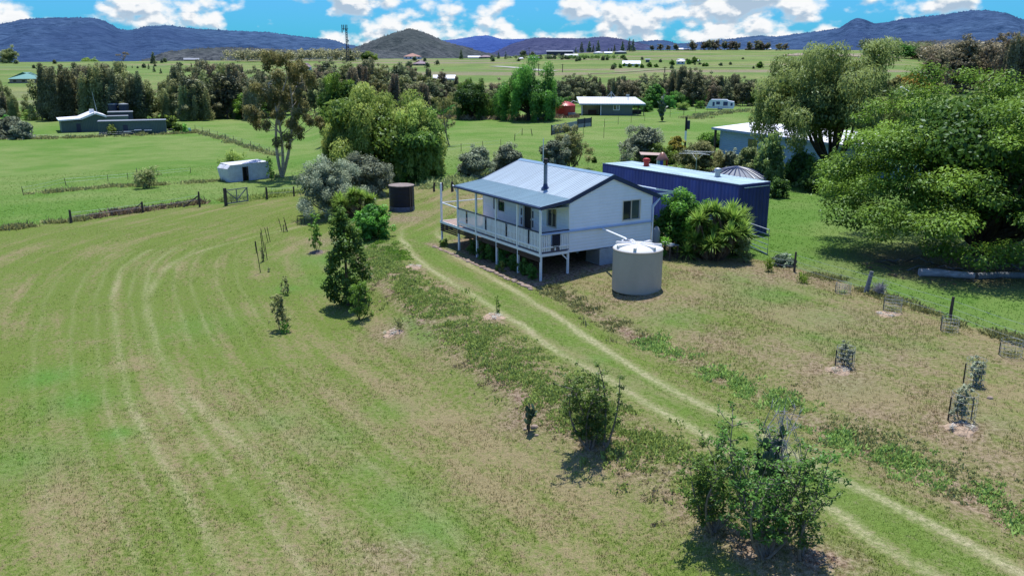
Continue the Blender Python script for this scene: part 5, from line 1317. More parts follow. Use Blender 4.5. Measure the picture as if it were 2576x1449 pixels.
# right-hand background
sp = [(x + rg.uniform(-8, 8), 232 + rg.uniform(-6, 8), t) for x, t in ((2330, 130), (2360, 120), (2400, 98), (2425, 78), (2450, 110), (2480, 95), (2510, 86), (2540, 90), (2565, 74), (2600, 95), (2390, 130), (2440, 130), (2500, 120), (2550, 115), (2320, 150))]
belt([('roundgum', 6.0, 141, LM['brown']), ('gum', 5.0, 142, LM['brown']), ('she', 4.5, 143, LM['brown'])], sp, 'tall brown-green gum tree standing behind the huge bright shade tree', 'gums behind the shade tree', 'ridge_gum')
tree('roundgum', 2290, 235, 172, 90, 'orange-leafed tree beside the red roof', 'tree', name='orange_tree', seed=151, mat=LM['orange'])
tree('roundgum', 2245, 245, 185, 60, 'yellow-green thin tree left of the orange-leafed tree', 'tree', name='thin_tree', seed=152, mat=LM['gum'])
tree('broad', 2275, 148, 112, 56, 'dark round tree beside the low dark house on the right slope', 'tree', name='dark_tree', seed=153, mat=LM['dark'], lsize=.9)
tree('roundgum', 2310, 150, 122, 46, 'brown spreading tree right of the dark round tree', 'tree', name='brown_tree', seed=154, mat=LM['brown'])
# skyline trees
far_tree = []
def skyl(kind, lst, label, group, name, Wr, mat=None):
    protos = []
    for j in range(3):
        r = thing(name, label, 'tree', (0, 0, -500), 0, group); make_tree(r, kind, 10.0, Wr * (1 + .12 * j), 160 + j + len(label), 1.0, mat, .5, 5.0); protos.append(r)
    used = set()
    for i, (px, yb, yt) in enumerate(lst):
        g = G(px, yb); k = pxm(g); s = (yb - yt) / k / 10.0; j = i % 3
        if j not in used: used.add(j); o = protos[j]; o.location = (g.x, g.y, g.z - .1); o.scale = (s,) * 3; o.rotation_euler = (0, 0, i)
        else: dup(protos[j], (g.x, g.y, g.z - .1), i * 1.3, s)
    for j in range(3):
        if j not in used:
            for c in list(protos[j].children): bpy.data.objects.remove(c)
            bpy.data.objects.remove(protos[j])
skyl('roundgum', [(1700, 128, 108), (1680, 128, 112), (1742, 128, 100), (1770, 127, 102), (1785, 127, 96), (1800, 127, 98), (1822, 127, 100), (1840, 127, 100), (1852, 127, 104), (1885, 127, 102), (1905, 127, 98), (1915, 127, 102), (1930, 127, 104), (1960, 128, 106), (1975, 127, 108), (1640, 129, 112), (1660, 128, 108)], 'sparse open gum tree on the right skyline ridge', 'open gums on the skyline ridge', 'skyline_gum', 8)
skyl('pine', [(1449, 134, 106), (1463, 134, 106), (1482, 133, 104), (1492, 133, 112), (1504, 132, 102), (1531, 130, 108), (1538, 130, 107), (1546, 130, 112), (1566, 130, 104), (1583, 131, 98), (1592, 131, 100), (1160, 150, 125), (1272, 150, 130), (1254, 149, 131)], 'tall dark pine standing on the far hill above the farm buildings', 'pines on the far hill', 'pine_tree', 4.6)
skyl('pine', [(843, 152, 126), (868, 155, 124), (882, 155, 123), (890, 155, 128)], 'dark pine beside the foot of the antenna tower', 'pines near the antenna tower', 'pine_tree', 5.5)
skyl('roundgum', [(1316, 148, 124), (1340, 148, 128), (1030, 172, 152), (1075, 172, 155), (1100, 165, 150), (1415, 148, 138), (1350, 150, 140), (1480, 148, 140), (1238, 150, 138), (1395, 150, 138), (1310, 150, 140)], 'round tree among the distant farm buildings in the middle', 'round trees among the distant farms', 'farm_tree', 9, LM['far'])
skyl('round', [(1570, 168, 158), (1584, 170, 158), (1600, 170, 160), (1615, 172, 160), (1634, 170, 155), (1650, 170, 160), (1690, 165, 150), (1732, 163, 148), (1748, 160, 142), (1770, 168, 158), (1778, 168, 157), (1545, 168, 158), (1560, 172, 160), (1910, 172, 153), (1568, 150, 137)], 'small round green tree around the white farmhouses on the slope', 'trees around the white farmhouses on the slope', 'farm_tree', 10, LM['shrub'])
skyl('pine', [(375, 175, 160), (388, 182, 165), (405, 186, 172), (482, 174, 158), (490, 176, 162), (333, 172, 165), (453, 170, 162), (318, 172, 162)], 'young conifer dotted on the left far slope', 'young conifers on the left far slope', 'conifer', 5)
tree('round', 225, 155, 124, 48, 'bright green rounded tree beside the farmhouse on the left far rise', 'tree', name='farm_tree', seed=171, mat=LM['willow'], lsize=.8)
tree('bare', 310, 155, 134, 34, 'bare purplish tree right of the left farmhouse', 'tree', name='bare_tree', seed=172, lsize=.6)
tree('pine', 387, 162, 132, 20, 'lone upright dark tree on the left far rise', 'tree', name='lone_tree', seed=173, lsize=.7)
tree('roundgum', 28, 160, 117, 50, 'open gum tree on the skyline at the left edge', 'tree', name='skyline_tree', seed=174, mat=LM['dusty'], lsize=.8)
tree('round', 930, 155, 130, 45, 'yellow-green rounded tree below the conical hill', 'tree', name='skyline_tree', seed=175, mat=LM['lime'], lsize=.7)

# --- far woods as stuff
def wood(name, x0, x1, y0, y1, n, hh, mat, label, R=None, seed=1):
    rg = np.random.default_rng(seed); Vs = []; Ts = []
    for i in range(n):
        px = rg.uniform(x0, x1); py = rg.uniform(y0, y1); g = G(px, py) if R is None else None
        if R is not None:
            q = far(px, 150, R * rg.uniform(.92, 1.08)); g = Vector((q[0], q[1], Hs(q[0], q[1])))
        r = hh * rg.uniform(.35, .6); c = [(jit(rg, r * .4), jit(rg, r * .4), hh * rg.uniform(.35, .8), r * .6, r * .6, r * .6, rg.random()) for _ in range(5)]
        V, t = leafcloud(c, 120, hh * .13, rg, up=.5, asp=1.5, shell=.4); V = V + np.array((g.x, g.y, g.z)); Vs.append(V); Ts.append(t)
    o = link(name, leafmesh(name, np.concatenate(Vs), np.concatenate(Ts)), mat); tag(o, label, 'woodland', kind='stuff')
wood('woodland', 560, 900, 150, 158, 90, 11, LM['brown'], 'low grey-brown woodland strip below the conical hill', seed=2)
wood('woodland', 2160, 2330, 118, 132, 60, 12, LM['far'], 'dark woodland strip below the right mountain', R=800, seed=3)
wood('woodland', 2320, 2600, 118, 132, 70, 13, LM['brown'], 'brown woodland on the slope at the right edge', R=700, seed=4)
wood('hedgerow', 1430, 1555, 149.5, 151.5, 40, 4, LM['dark'], 'long dark hedge in front of the distant farm buildings', seed=5)
wood('hedgerow', 1270, 1430, 149, 151, 30, 4, LM['far'], 'low shrubs in front of the middle distant farms', seed=6)

# --- yuccas
def yucca(px, yb, yt, w, heads, label, seed, group=None):
    g = G(px, yb); k = pxm(g); Ht = (yb - yt) / k / cos(radians(12)); W = w / k
    root = thing('yucca', label, 'yucca', (g.x, g.y, g.z - .05), 0, group); rg = np.random.default_rng(seed)
    wd = MB(); hs = []
    Vs = []; Ts = []; Vd = []; Td = []
    for i in range(heads):
        a = rg.random() * 2 * pi; q = W * .40 * rg.random() ** .5; x, y = cos(a) * q, sin(a) * q * .7; z = Ht * (.80 - .38 * (q / (W * .4)) ** 2 * rg.random() - .42 * rg.random() ** 1.5)
        if i % 3 == 2: z *= .55
        limb(wd, (x * .3, y * .3, -.05), (x, y, z), .07, .05, rg, .08, 5, 7)
        nl = 120; L = min(.78, Ht * .36)
        ph = np.arccos(1 - 1.25 * rg.random(nl)); th = rg.random(nl) * 2 * pi; d = np.stack([np.sin(ph) * np.cos(th), np.sin(ph) * np.sin(th), np.cos(ph)], -1)
        l = L * (.7 + .35 * rg.random(nl)); side = np.cross(d, np.array((0, 0, 1.0)) + rg.normal(size=(nl, 3)) * .05); side /= np.linalg.norm(side, axis=1)[:, None]
        o = np.array((x, y, z)); wv = .036
        sag = np.array((0, 0, -1.0)) * (.16 * l * np.sin(ph))[:, None]
        p0 = o + d * .03; p1 = o + d * (l * .5)[:, None] + sag * .2; p2 = o + d * l[:, None] + sag
        Vs.append(np.stack([p0 - side * wv * .6, p0 + side * wv * .6, p1 + side * wv, p1 - side * wv], 1).reshape(-1, 3))
        Vs.append(np.stack([p1 - side * wv, p1 + side * wv, p2 + side * .004, p2 - side * .004], 1).reshape(-1, 3))
        tt = np.clip(.35 + .5 * d[:, 2] + .2 * rg.random(nl), 0, 1); Ts += [tt * .8, tt]
        # dead skirt
        V, t = leafcloud([(x, y, z - .28, .12, .12, .28, .4)], 90, .34, rg, up=0, hang=.9, asp=12, shell=.3); Vd.append(V); Td.append(t)
    wd.build('stem', bark('brown'), root)
    link('leaf_rosettes', leafmesh('leaf_rosettes', np.concatenate(Vs), np.concatenate(Ts)), LM['yucca'], root)
    link('dead_skirt', leafmesh('dead_skirt', np.concatenate(Vd), np.concatenate(Td)), LM['thatch'], root)
yucca(1795, 652, 500, 190, 30, 'large spiky yucca clump in front of the shipping container', 201)
yucca(1868, 640, 515, 60, 6, 'smaller spiky yucca at the right end of the large yucca clump', 202)
yucca(905, 540, 470, 150, 20, 'long spiky yucca clump between the olive tree and the black tank', 203)

# --- garden bed under the deck
for i, (u, v, h, w) in enumerate([(.6, -.42, .75, .7), (1.5, -.3, .8, .8), (2.5, -.28, .9, .9), (3.5, -.25, .85, .8), (4.6, -.2, .9, .9), (5.6, -.2, .9, .9), (6.6, -.15, .85, .8)]):
    x, y = hw(u, v + .35); r = thing('bed_shrub', 'dark green shrub growing against the deck slats in the shaded garden bed', 'shrub', (x, y, Hs(x, y) - .03), 0, 'dark shrubs in the shaded bed under the deck')
    make_tree(r, 'sapling', h, w, 300 + i, 2.2, LM['dark'], .075, 55)
for u, v, h, w, lb in ((9.2, -.25, .55, .5, 'light green potted-looking bush at the left end of the deck'), (2.9, -.62, .32, .25, 'yellow-green seedling on the stone edge of the garden bed'), (2.6, -.5, .6, .28, 'bright upright plant in the middle of the garden bed'), (10.6, 2.2, .9, .9, 'leafy light green vine bush at the rear left of the deck')):
    x, y = hw(u, v); r = thing('bed_plant', lb, 'plant', (x, y, Hs(x, y) - .03)); make_tree(r, 'sapling', h, w, 320 + int(u * 3), 3, LM['willow'], .07, 55)
for u, lb in ((8.7, 'leafy climber rising above the deck beyond the left veranda post'), (7.9, 'second leafy climber behind the left veranda balustrade')):
    x, y = hw(u, 2.6 if u > 8 else 5.6); r = thing('climber', lb, 'plant', (x, y, Hs(x, y) - .03)); make_tree(r, 'sapling', 2.0, .9, 340 + int(u), 2, LM['willow'], .08, 52)
rs = random.Random(8)
for i in range(44):
    u = 9.6 - i * .245 + rs.uniform(-.05, .05); v = -.72 - .035 * (9.6 - u) + rs.uniform(-.06, .06); x, y = hw(u, v)
    s = MB(); n = 7; rad = rs.uniform(.09, .17)
    me = bpy.data.meshes.new('edging_stone'); bm = bmesh.new() if False else None
    prof = [(rad * .9, -.03), (rad, rad * .25), (rad * .75, rad * .55), (rad * .3, rad * .68), (0, rad * .7)]
    s.lathe(prof, 8); s.v = [(a * (1 + .22 * sin(3 * atan2(b, a) + i)), b * (1 + .2 * cos(2 * atan2(b, a) + i)) * .8, c) for a, b, c in s.v]
    o = s.build('edging_stone', M['stone']); o.location = (x, y, Hs(x, y)); o.rotation_euler = (0, 0, rs.random() * 6)
    tag(o, 'rough tan edging stone along the front of the deck garden bed', 'stone', 'edging stones of the garden bed')
# --- foreground trees
def open_tree(px, yb, yt, w, label, seed, stems, mat, dens, name='fruit_tree', bk='grey', ls=.062, rleaf=.11):
    g = G(px, yb); k = pxm(g); Ht = (yb - yt) / k / cos(radians(22)); W = w / k; rg = np.random.default_rng(seed)
    root = thing(name, label, 'tree', (g.x, g.y, g.z - .03)); wd = MB(); cl = []
    for s_ in range(stems):
        a = 2 * pi * s_ / stems + jit(rg, .3); spread = .12 + .34 * rg.random(); e = Vector((cos(a) * W * spread, sin(a) * W * spread, Ht * (.62 + .36 * rg.random())))
        pts = limb(wd, (jit(rg, .05), jit(rg, .05), -.05), e, .035, .008, rg, .08, 8, 6)
        for p in pts[2:]:
            for _ in range(3):
                b = rg.random() * 2 * pi; L = W * (.08 + .17 * rg.random()); q = Vector((p.x + cos(b) * L, p.y + sin(b) * L, p.z + L * (.1 + .8 * rg.random())))
                pp_ = limb(wd, p, q, .011, .004, rg, .12, 3, 4)
                for z in pp_[1:]: cl.append((z.x, z.y, z.z, rleaf, rleaf, rleaf * .8, rg.random()))
    V, t = leafcloud(cl, int(len(cl) * dens), ls, rg, up=.6, asp=2.0, shell=.2)
    wd.build('trunk', bark(bk), root); link('crown', leafmesh('crown', V, t), mat, root); return root
open_tree(1480, 1130, 945, 190, 'small open leafy tree beside the driveway in the middle foreground', 401, 7, LM['fruit'], 17, ls=.07)
open_tree(1520, 1120, 880, 80, 'tall sparse leader rising from the small middle foreground tree', 402, 2, LM['fruit'], 7)
open_tree(1795, 1335, 1080, 190, 'leafy green young tree left of the prickly pear in the right foreground', 403, 7, LM['fruit'], 13, ls=.075)
open_tree(1930, 1400, 1090, 300, 'multi-stemmed fruit tree in front of the prickly pear in the right foreground', 404, 9, LM['fruit'], 12, ls=.075)
open_tree(2010, 1400, 1170, 190, 'side limbs of leaves reaching right toward the driveway in the right foreground', 405, 4, LM['fruit'], 8, ls=.075)
def cactus(px, yb, yt, w, label, seed, pads=60, ps=.17):
    g = G(px, yb); k = pxm(g); Ht = (yb - yt) / k / cos(radians(20)); W = w / k; rg = np.random.default_rng(seed)
    root = thing('prickly_pear', label, 'cactus', (g.x, g.y, g.z - .03)); mb = MB(); pts = [(0, 0, .05, 0.0)]
    for i in range(pads):
        b = pts[rg.integers(max(0, len(pts) - 30), len(pts))]; a = rg.random() * pi; t = jit(rg, .5); d = Vector((sin(t) * cos(a), sin(t) * sin(a), abs(cos(t)))).normalized()
        if b[2] > Ht - ps * 1.3: b = pts[rg.integers(0, max(1, len(pts) // 2))]
        c = Vector(b[:3]) + d * ps * .75
        if hypot(c.x, c.y) > W * .5: continue
        n = d.cross(Vector((cos(a + 1.2), sin(a + 1.2), .2))).normalized(); e = d.cross(n).normalized()
        vs = []; m_ = 10
        for sg in (-1, 1): vs.append(tuple(c + n * sg * ps * .10))
        for q in range(m_):
            th = 2 * pi * q / m_; vs.append(tuple(c + d * cos(th) * ps * .6 + e * sin(th) * ps * .38))
        fs = []
        for q in range(m_): fs += [(0, 2 + q, 2 + (q + 1) % m_), (1, 2 + (q + 1) % m_, 2 + q)]
        mb.add(vs, fs, True); pts.append((c.x + d.x * ps * .5, c.y + d.y * ps * .5, c.z + d.z * ps * .5, 0))
    st = MB(); st.tube([(0, 0, -.05), (0, 0, Ht * .3)], .035, 7); st.build('trunk', bark('brown'), root)
    mb.build('pads', plain('cactus_pads', (.055, .10, .055), .5, var=.25, scale=6), root)
cactus(1920, 1330, 1055, 120, 'tall dark green prickly pear behind the right foreground tree', 501, 95, .26)
cactus(1330, 1085, 1010, 60, 'low dark prickly pear at the left of the middle foreground tree', 502, 40, .15)
cactus(1665, 306, 262, 34, 'bare dark prickly pear clump below the green tree by the sage shed', 503, 130, .7)
cactus(352, 470, 440, 22, 'flat-padded cactus at the left side of the spiky paddock bush', 504, 20, .45)
# dead grey shrub
def deadbush(px, yb, yt, w, label, seed, col='grey_twigs'):
    g = G(px, yb); k = pxm(g); Ht = (yb - yt) / k / cos(radians(20)); W = w / k; rg = np.random.default_rng(seed)
    root = thing('dead_shrub', label, 'shrub', (g.x, g.y, g.z - .03)); wd = MB()
    for i in range(26):
        a = rg.random() * 2 * pi; e = Vector((cos(a) * W * .4 * rg.random(), sin(a) * W * .4 * rg.random(), Ht * (.5 + .45 * rg.random())))
        pts = limb(wd, (jit(rg, .04), jit(rg, .04), Ht * .2 * rg.random()), e, .012, .005, rg, .12, 6, 4)
        for p in pts[2:]:
            for _ in range(3):
                q = p + Vector((jit(rg, .13), jit(rg, .13), abs(jit(rg, .16)))); wd.tube([p, q], [.006, .003], 4, False)
    wd.build('twigs', plain('grey_twigs', (.30, .28, .30), .9, var=.3, scale=5), root)
deadbush(1948, 1330, 1000, 110, 'dead pale grey twiggy shrub rising above the prickly pear', 511)
deadbush(2212, 745, 712, 34, 'thin dead twigs inside the wire ring nearest the middle fence post', 512)

# --- weedy banks
def weedband(P, n, wid, off, hmin, hmax, mat, label, seed, s=.09, thr=.66, name='weeds', along=(0, 1)):
    rg = np.random.default_rng(seed); P = np.array(P); d = np.r_[0, np.cumsum(np.hypot(*(P[1:] - P[:-1]).T))]
    q = (along[0] + (along[1] - along[0]) * rg.random(n)) * d[-1]; x = np.interp(q, d, P[:, 0]); y = np.interp(q, d, P[:, 1])
    i = np.clip(np.searchsorted(d, q) - 1, 0, len(P) - 2); tx = P[i + 1] - P[i]; tx = tx / np.linalg.norm(tx, axis=1)[:, None]
    o = off + rg.normal(size=n) * wid; x = x + tx[:, 1] * o; y = y - tx[:, 0] * o
    keep = (vnoise(x, y, .9, seed) + .5 * vnoise(x, y, .3, seed + 1) > thr); x, y = x[keep], y[keep]
    h = (hmin + (hmax - hmin) * rg.random(len(x)) ** 2) * (.5 + vnoise(x, y, .7, seed + 5)); m_ = 24; k_ = len(x) * m_; X = np.repeat(x, m_) + rg.normal(size=k_) * np.repeat(h, m_) * .7; Y = np.repeat(y, m_) + rg.normal(size=k_) * np.repeat(h, m_) * .7
    Zz = H(X, Y); hh = np.repeat(h, m_) * (.35 + .9 * rg.random(k_)); d = rg.normal(size=(k_, 3)) * .55; d[:, 2] = np.abs(d[:, 2]) + .55; d /= np.linalg.norm(d, axis=1)[:, None]
    sd_ = np.cross(d, rg.normal(size=(k_, 3))); sd_ /= np.linalg.norm(sd_, axis=1)[:, None]; wd_ = np.minimum(s * .32, hh * .28)[:, None]; P0 = np.stack([X, Y, Zz - .01], -1); P1 = P0 + d * hh[:, None]; Pm = P0 + d * hh[:, None] * .55
    V = np.stack([P0, Pm + sd_ * wd_, P1, Pm - sd_ * wd_], 1).reshape(-1, 3); t = np.clip(.5 * np.repeat(rg.random(len(x)), m_) + .5 * rg.random(k_), 0, 1)
    o = link(name, leafmesh(name, V, t), mat); tag(o, label, 'weeds', kind='stuff')
WB = PG([(935, 620), (990, 700), (1060, 735), (1130, 790), (1200, 845), (1280, 900), (1350, 955), (1440, 1020), (1560, 1095), (1700, 1170), (1850, 1260)])
weedband(WB, 5200, .6, 0, .03, .13, LM['weed'], 'tangled green weeds covering the bank left of the driveway', 601, thr=.48)
weedband(WB, 1500, .5, .8, .02, .07, LM['thatch'], 'dry trampled weeds on the driveway side of the bank', 602)
weedband(PG([(940, 600), (975, 625), (1020, 655)]), 260, .35, 0, .08, .16, LM['shrub'], 'bright green leafy groundcover at the top of the bank', 603)
weedband(PG([(1380, 720), (1440, 765), (1530, 815), (1620, 865)]), 420, .3, 0, .06, .17, LM['dusty'], 'grey-green scrubby groundcover below the corner of the deck', 604)
weedband(PG([(1600, 858), (1700, 900), (1850, 960), (1950, 1010), (2100, 1090), (2250, 1160), (2400, 1240), (2600, 1330)]), 1500, .36, 0, .03, .15, LM['weed'], 'clumpy weeds in the shallow ditch right of the driveway', 605)
weedband(PG([(1880, 1010), (2000, 1060), (2150, 1130), (2400, 1240), (2600, 1330)]), 1500, .7, -.3, .02, .08, LM['dusty'], 'dead brown weeds around the shallow ditch', 606)
weedband(PG([(2040, 690), (2100, 705), (2183, 735), (2280, 765), (2392, 805), (2480, 835), (2600, 872)]), 900, .16, 0, .08, .22, LM['dusty'], 'grey-green weeds growing under the right fence', 607)
weedband(PG([(-60, 585), (60, 572), (180, 556), (300, 540), (400, 524), (505, 512)]), 700, .22, 0, .12, .35, LM['dusty'], 'dry brown weeds along the near left fence', 608, s=.14)
weedband(PG([(230, 548), (300, 538), (400, 524), (505, 512)]), 420, .24, 0, .2, .42, LM['thatch'], 'piled dead brush under the near left fence', 609, s=.16)
weedband(PG([(560, 508), (640, 500), (740, 484)]), 500, .4, 0, .15, .4, LM['weed'], 'long weeds around the wire gate', 610, s=.14)
weedband(PG([(70, 490), (150, 482), (280, 470), (400, 466), (560, 455), (700, 445)]), 500, .4, 0, .12, .4, LM['dusty'], 'dry seeding grass along the second left fence', 611, s=.16)
weedband(PG([(-20, 352), (100, 350), (250, 346), (420, 338), (520, 334)]), 700, .5, 0, .2, .5, LM['dusty'], 'weedy strip in front of the long grey-green shed', 612, s=.35)
weedband(PG([(480, 330), (560, 350), (650, 378), (700, 395)]), 300, .4, 0, .2, .45, LM['dusty'], 'dry grass under the long receding fence', 613, s=.3)
weedband(PG([(1100, 298), (1200, 300), (1300, 302), (1400, 296)]), 600, 1.2, 0, .3, .9, LM['thatch'], 'tall dry grass edging the paddock under the willows', 614, s=.45)
weedband(PG([(1085, 475), (1120, 460), (1180, 452), (1230, 440)]), 500, .7, 0, .15, .45, LM['dusty'], 'long grass along the fence left behind the cottage', 615, s=.16)
weedband(PG([(1395, 297), (1420, 296), (1450, 296)]), 160, .7, 0, .4, .9, LM['thatch'], 'tall dead grass in front of the red tank', 616, s=.35)
weedband(PG([(2260, 700), (2330, 680), (2430, 668), (2560, 690)]), 600, 1.0, 0, .04, .12, LM['thatch'], 'litter of bark and dead branches under the shade tree', 617, s=.16, name='litter')
weedband(PG([(1740, 300), (1780, 290), (1850, 282), (1900, 278)]), 300, 1.2, 0, .3, .7, LM['dusty'], 'long grass around the parked caravan', 618, s=.4)

# more scattered trees on the far slopes
rgf = random.Random(77); lst = []
for i in range(46):
    x = rgf.choice([rgf.uniform(0, 520), rgf.uniform(1000, 1500), rgf.uniform(1300, 1500), rgf.uniform(1500, 1950)])
    y = rgf.uniform(150, 176) if x < 520 else rgf.uniform(147, 156) if x < 1500 else rgf.uniform(150, 178); lst.append((x, y, y - rgf.uniform(6, 13)))
skyl('round', lst, 'small dark paddock tree dotted on the far slopes', 'paddock trees on the far slopes', 'paddock_tree', 9, LM['far'])
# ------------------------------------------------------------------ fences, posts, gates
def SD(x, y, ox, oy, z): return ((ox + x / z) / 1.10287, (oy + y / z) / 1.10287)
def fence(pts, hpx, label, name='fence', rad=.05, wires=(.35, .7, 1.0), mat='timber', wmat='steel', topwire=True, lean=.0, wr=.006, hm=None):
    """pts: picture positions of the post feet; a post at each, wires strung between"""
    P = [G(*q) for q in pts]; root = thing(name, label, 'fence', tuple(P[0])); rg = random.Random(len(label)); tops = []
    for i, p in enumerate(P):
        h = hm if hm else hpx[i] / pxm(p) / cos(radians(12)) if hasattr(hpx, '__len__') else hpx / pxm(p) / cos(radians(12))
        b = MB(); o = p - P[0]; t = o + Vector((rg.gauss(0, lean) * h, rg.gauss(0, lean) * h, h)); tops.append((o, t))
        r = rad * rg.uniform(.85, 1.15); b.tube([o - Vector((0, 0, .1)), o.lerp(t, .5) + Vector((rg.gauss(0, .01), 0, 0)), t], [r * 1.05, r, r * .85], 7); b.build('post', M[mat], root)
    if wires:
        w = MB()
        for (o0, t0), (o1, t1) in zip(tops[:-1], tops[1:]):
            for f in wires: w.tube([o0.lerp(t0, f * .97), o0.lerp(t0, f * .97).lerp(o1.lerp(t1, f * .97), .5) - Vector((0, 0, .02)), o1.lerp(t1, f * .97)], wr, 4, False)
        w.build('wire', M[wmat], root)
    return root
f = fence([(180, 561), (360, 535), (503, 521)], [32, 27, 38], 'near left paddock fence of three dark wooden posts in piled brush', lean=.02, rad=.075, wires=(.5, .8))
for pa, pb in (((372, 532), (352, 512)), ((495, 522), (480, 500))):
    pass
st = MB(); o = G(360, 535); b0 = G(503, 521)
st.tube([b0 - o + Vector((-1.1, -.1, .05)), b0 - o + Vector((-.05, 0, .75))], .05, 6); st.build('stay', M['timber'], f) if False else None
s_ = MB(); q = G(180, 561); st = MB()
st.tube([b0 - q + Vector((-1.2, -.1, .02)), b0 - q + Vector((-.05, 0, .85))], .05, 6); st.build('stay', M['timber'], f)
st = MB(); st.tube([o - q + Vector((-.9, 0, .02)), o - q + Vector((-.05, 0, .7))], .04, 6); st.build('stay', M['timber'], f)
fence([(60, 492), (167, 468), (272, 457), (322, 452), (480, 436)], [22, 20, 17, 16, 14], 'second left fence of thin steel posts along dry grass', rad=.028, wires=(.5, .9), lean=.04)
fp = [(492 + i * 17.5 * (1 + i * .02), 331 + i * 4.6 * (1 + i * .035)) for i in range(12)]
fence(fp, 15, 'long fence receding between the left paddocks toward the gum tree', rad=.035, wires=(.4, .7, .95), lean=.02)
fence([(-10, 352), (60, 352), (120, 349), (180, 347), (240, 345), (300, 342), (360, 339), (420, 336), (480, 333)], 11, 'low post and wire fence in front of the long grey-green shed', rad=.03, wires=(.5, .9), lean=.03)
fence([(672, 502), (740, 494), (790, 478)], [30, 24, 22], 'short overgrown fence right of the wire gate', rad=.08, wires=(.5, .9))
pts = [SD(x, y, 1480, 240, 6.133) for x, y in ((1210, 690), (1440, 650), (1660, 620), (1890, 590), (2325, 520), (2560, 490))]
fence(pts, 19, 'steel picket fence crossing the paddock in front of the sage shed', rad=.035, wires=(.4, .9), lean=.02)
pts = [SD(x, y, 1700, 80, 5.855) for x, y in ((930, 1440), (1145, 1400), (1340, 1365), (1535, 1350), (1710, 1360), (2075, 1290), (2140, 1270))]
fence(pts, 14, 'thin picket fence near the parked caravan', rad=.03, wires=(.5, .9), lean=.02)
pts = [SD(x, y, 1480, 240, 6.133) for x, y in ((850, 840), (1195, 880))]
fence(pts, 27, 'two thin steel pickets on the grass behind the cottage', rad=.03, wires=None, lean=.02)
pts = [SD(x, y, 1400, 0, 3.578) for x, y in ((100, 1400), (172, 1345), (275, 1350))]
fence(pts, 17, 'few leaning posts on the grass left of the grey screen', rad=.05, wires=(.8,), lean=.12)
fence([(1092, 482), (1112, 480), (1138, 482)], [22, 20, 24], 'old dark posts at the bend behind the far end of the deck', rad=.1, wires=None, lean=.05)
fence([(1100, 392), (1160, 382), (1215, 376), (1260, 372)], 20, 'thin picket fence on the grass left of the grey olives', rad=.03, wires=(.5, .9), lean=.03)
f = fence([(1998, 684)], [50], 'dark wooden fence post beside the grey-green low bush', name='fence_post', rad=.055, wires=None)
f['category'] = 'post'
f = fence([(2178, 738)], [56], 'leaning grey split fence post in the middle of the right fence', name='fence_post', rad=.085, wires=None, mat='greypost', lean=.0); f.rotation_euler = (0, radians(9), 0); f['category'] = 'post'
f = fence([(2390, 808)], [62], 'dark brown fence post nearest the right edge of the view', name='fence_post', rad=.06, wires=None); f['category'] = 'post'
w = MB(); A_ = [G(1935, 672), G(1998, 684), G(2178, 738), G(2390, 808), G(2650, 900)]
for a, b in zip(A_[:-1], A_[1:]):
    for z in (.25, .5, .8): w.tube([a + Vector((0, 0, z)), a.lerp(b, .5) + Vector((0, 0, z - .04)), b + Vector((0, 0, z))], .004, 4, False)
tag(w.build('fence_wire', M['steel']), 'thin slack fence wires running along the weeds on the right boundary', 'fence wire')
# left wire gate
a, b = G(569, 518), G(625, 510); L = (b - a).length; gt = thing('paddock_gate', 'grey wooden and wire mesh gate in the near left fence', 'gate', tuple(a), orient(a, b))
m_ = MB(); m_.box(-.1, .1, -.08, .08, -.1, 1.35); m_.build('post', M['timber'], gt)
m_ = MB(); h = 1.2; m_.box(.1, L, -.03, .03, h - .06, h); m_.box(.1, L, -.03, .03, .1, .18); m_.box(L - .07, L, -.03, .03, .18, h - .06); m_.box(L / 2 - .03, L / 2 + .03, -.03, .03, .18, h - .06); m_.bar((.12, 0, h - .1), (L / 2, 0, .35), .05, .07); m_.bar((L - .1, 0, h - .1), (L / 2, 0, .35), .05, .07); m_.build('gate_frame', M['greypost'], gt)
m_ = MB()
for i in range(14): x = .15 + (L - .25) * i / 13; m_.box(x - .004, x + .004, -.002, .002, .18, h - .06)
for i in range(8): z = .22 + i * .12; m_.box(.1, L - .07, -.002, .002, z - .004, z + .004)
m_.build('wire_mesh', M['steel'], gt)
# right tubular gate
a, b = G(1876, 612), G(1930, 640); a = G(1872, 618); L = (b - a).length; gt = thing('farm_gate', 'galvanised tubular farm gate standing open beside the yuccas and container', 'gate', tuple(a), orient(a, b))
h = 62 / pxm(b) / cos(radians(12)); m_ = MB()
m_.tube([(0, 0, .12), (0, 0, h), (L, 0, h), (L, 0, .02), (0, 0, .12)], .028, 8); m_.build('gate_frame', M['steel'], gt)
for i in range(4):
    m_ = MB(); z = h * (.2 + .2 * i); m_.tube([(0, 0, z), (L, 0, z)], .016, 6); m_.build('rail', M['steel'], gt)

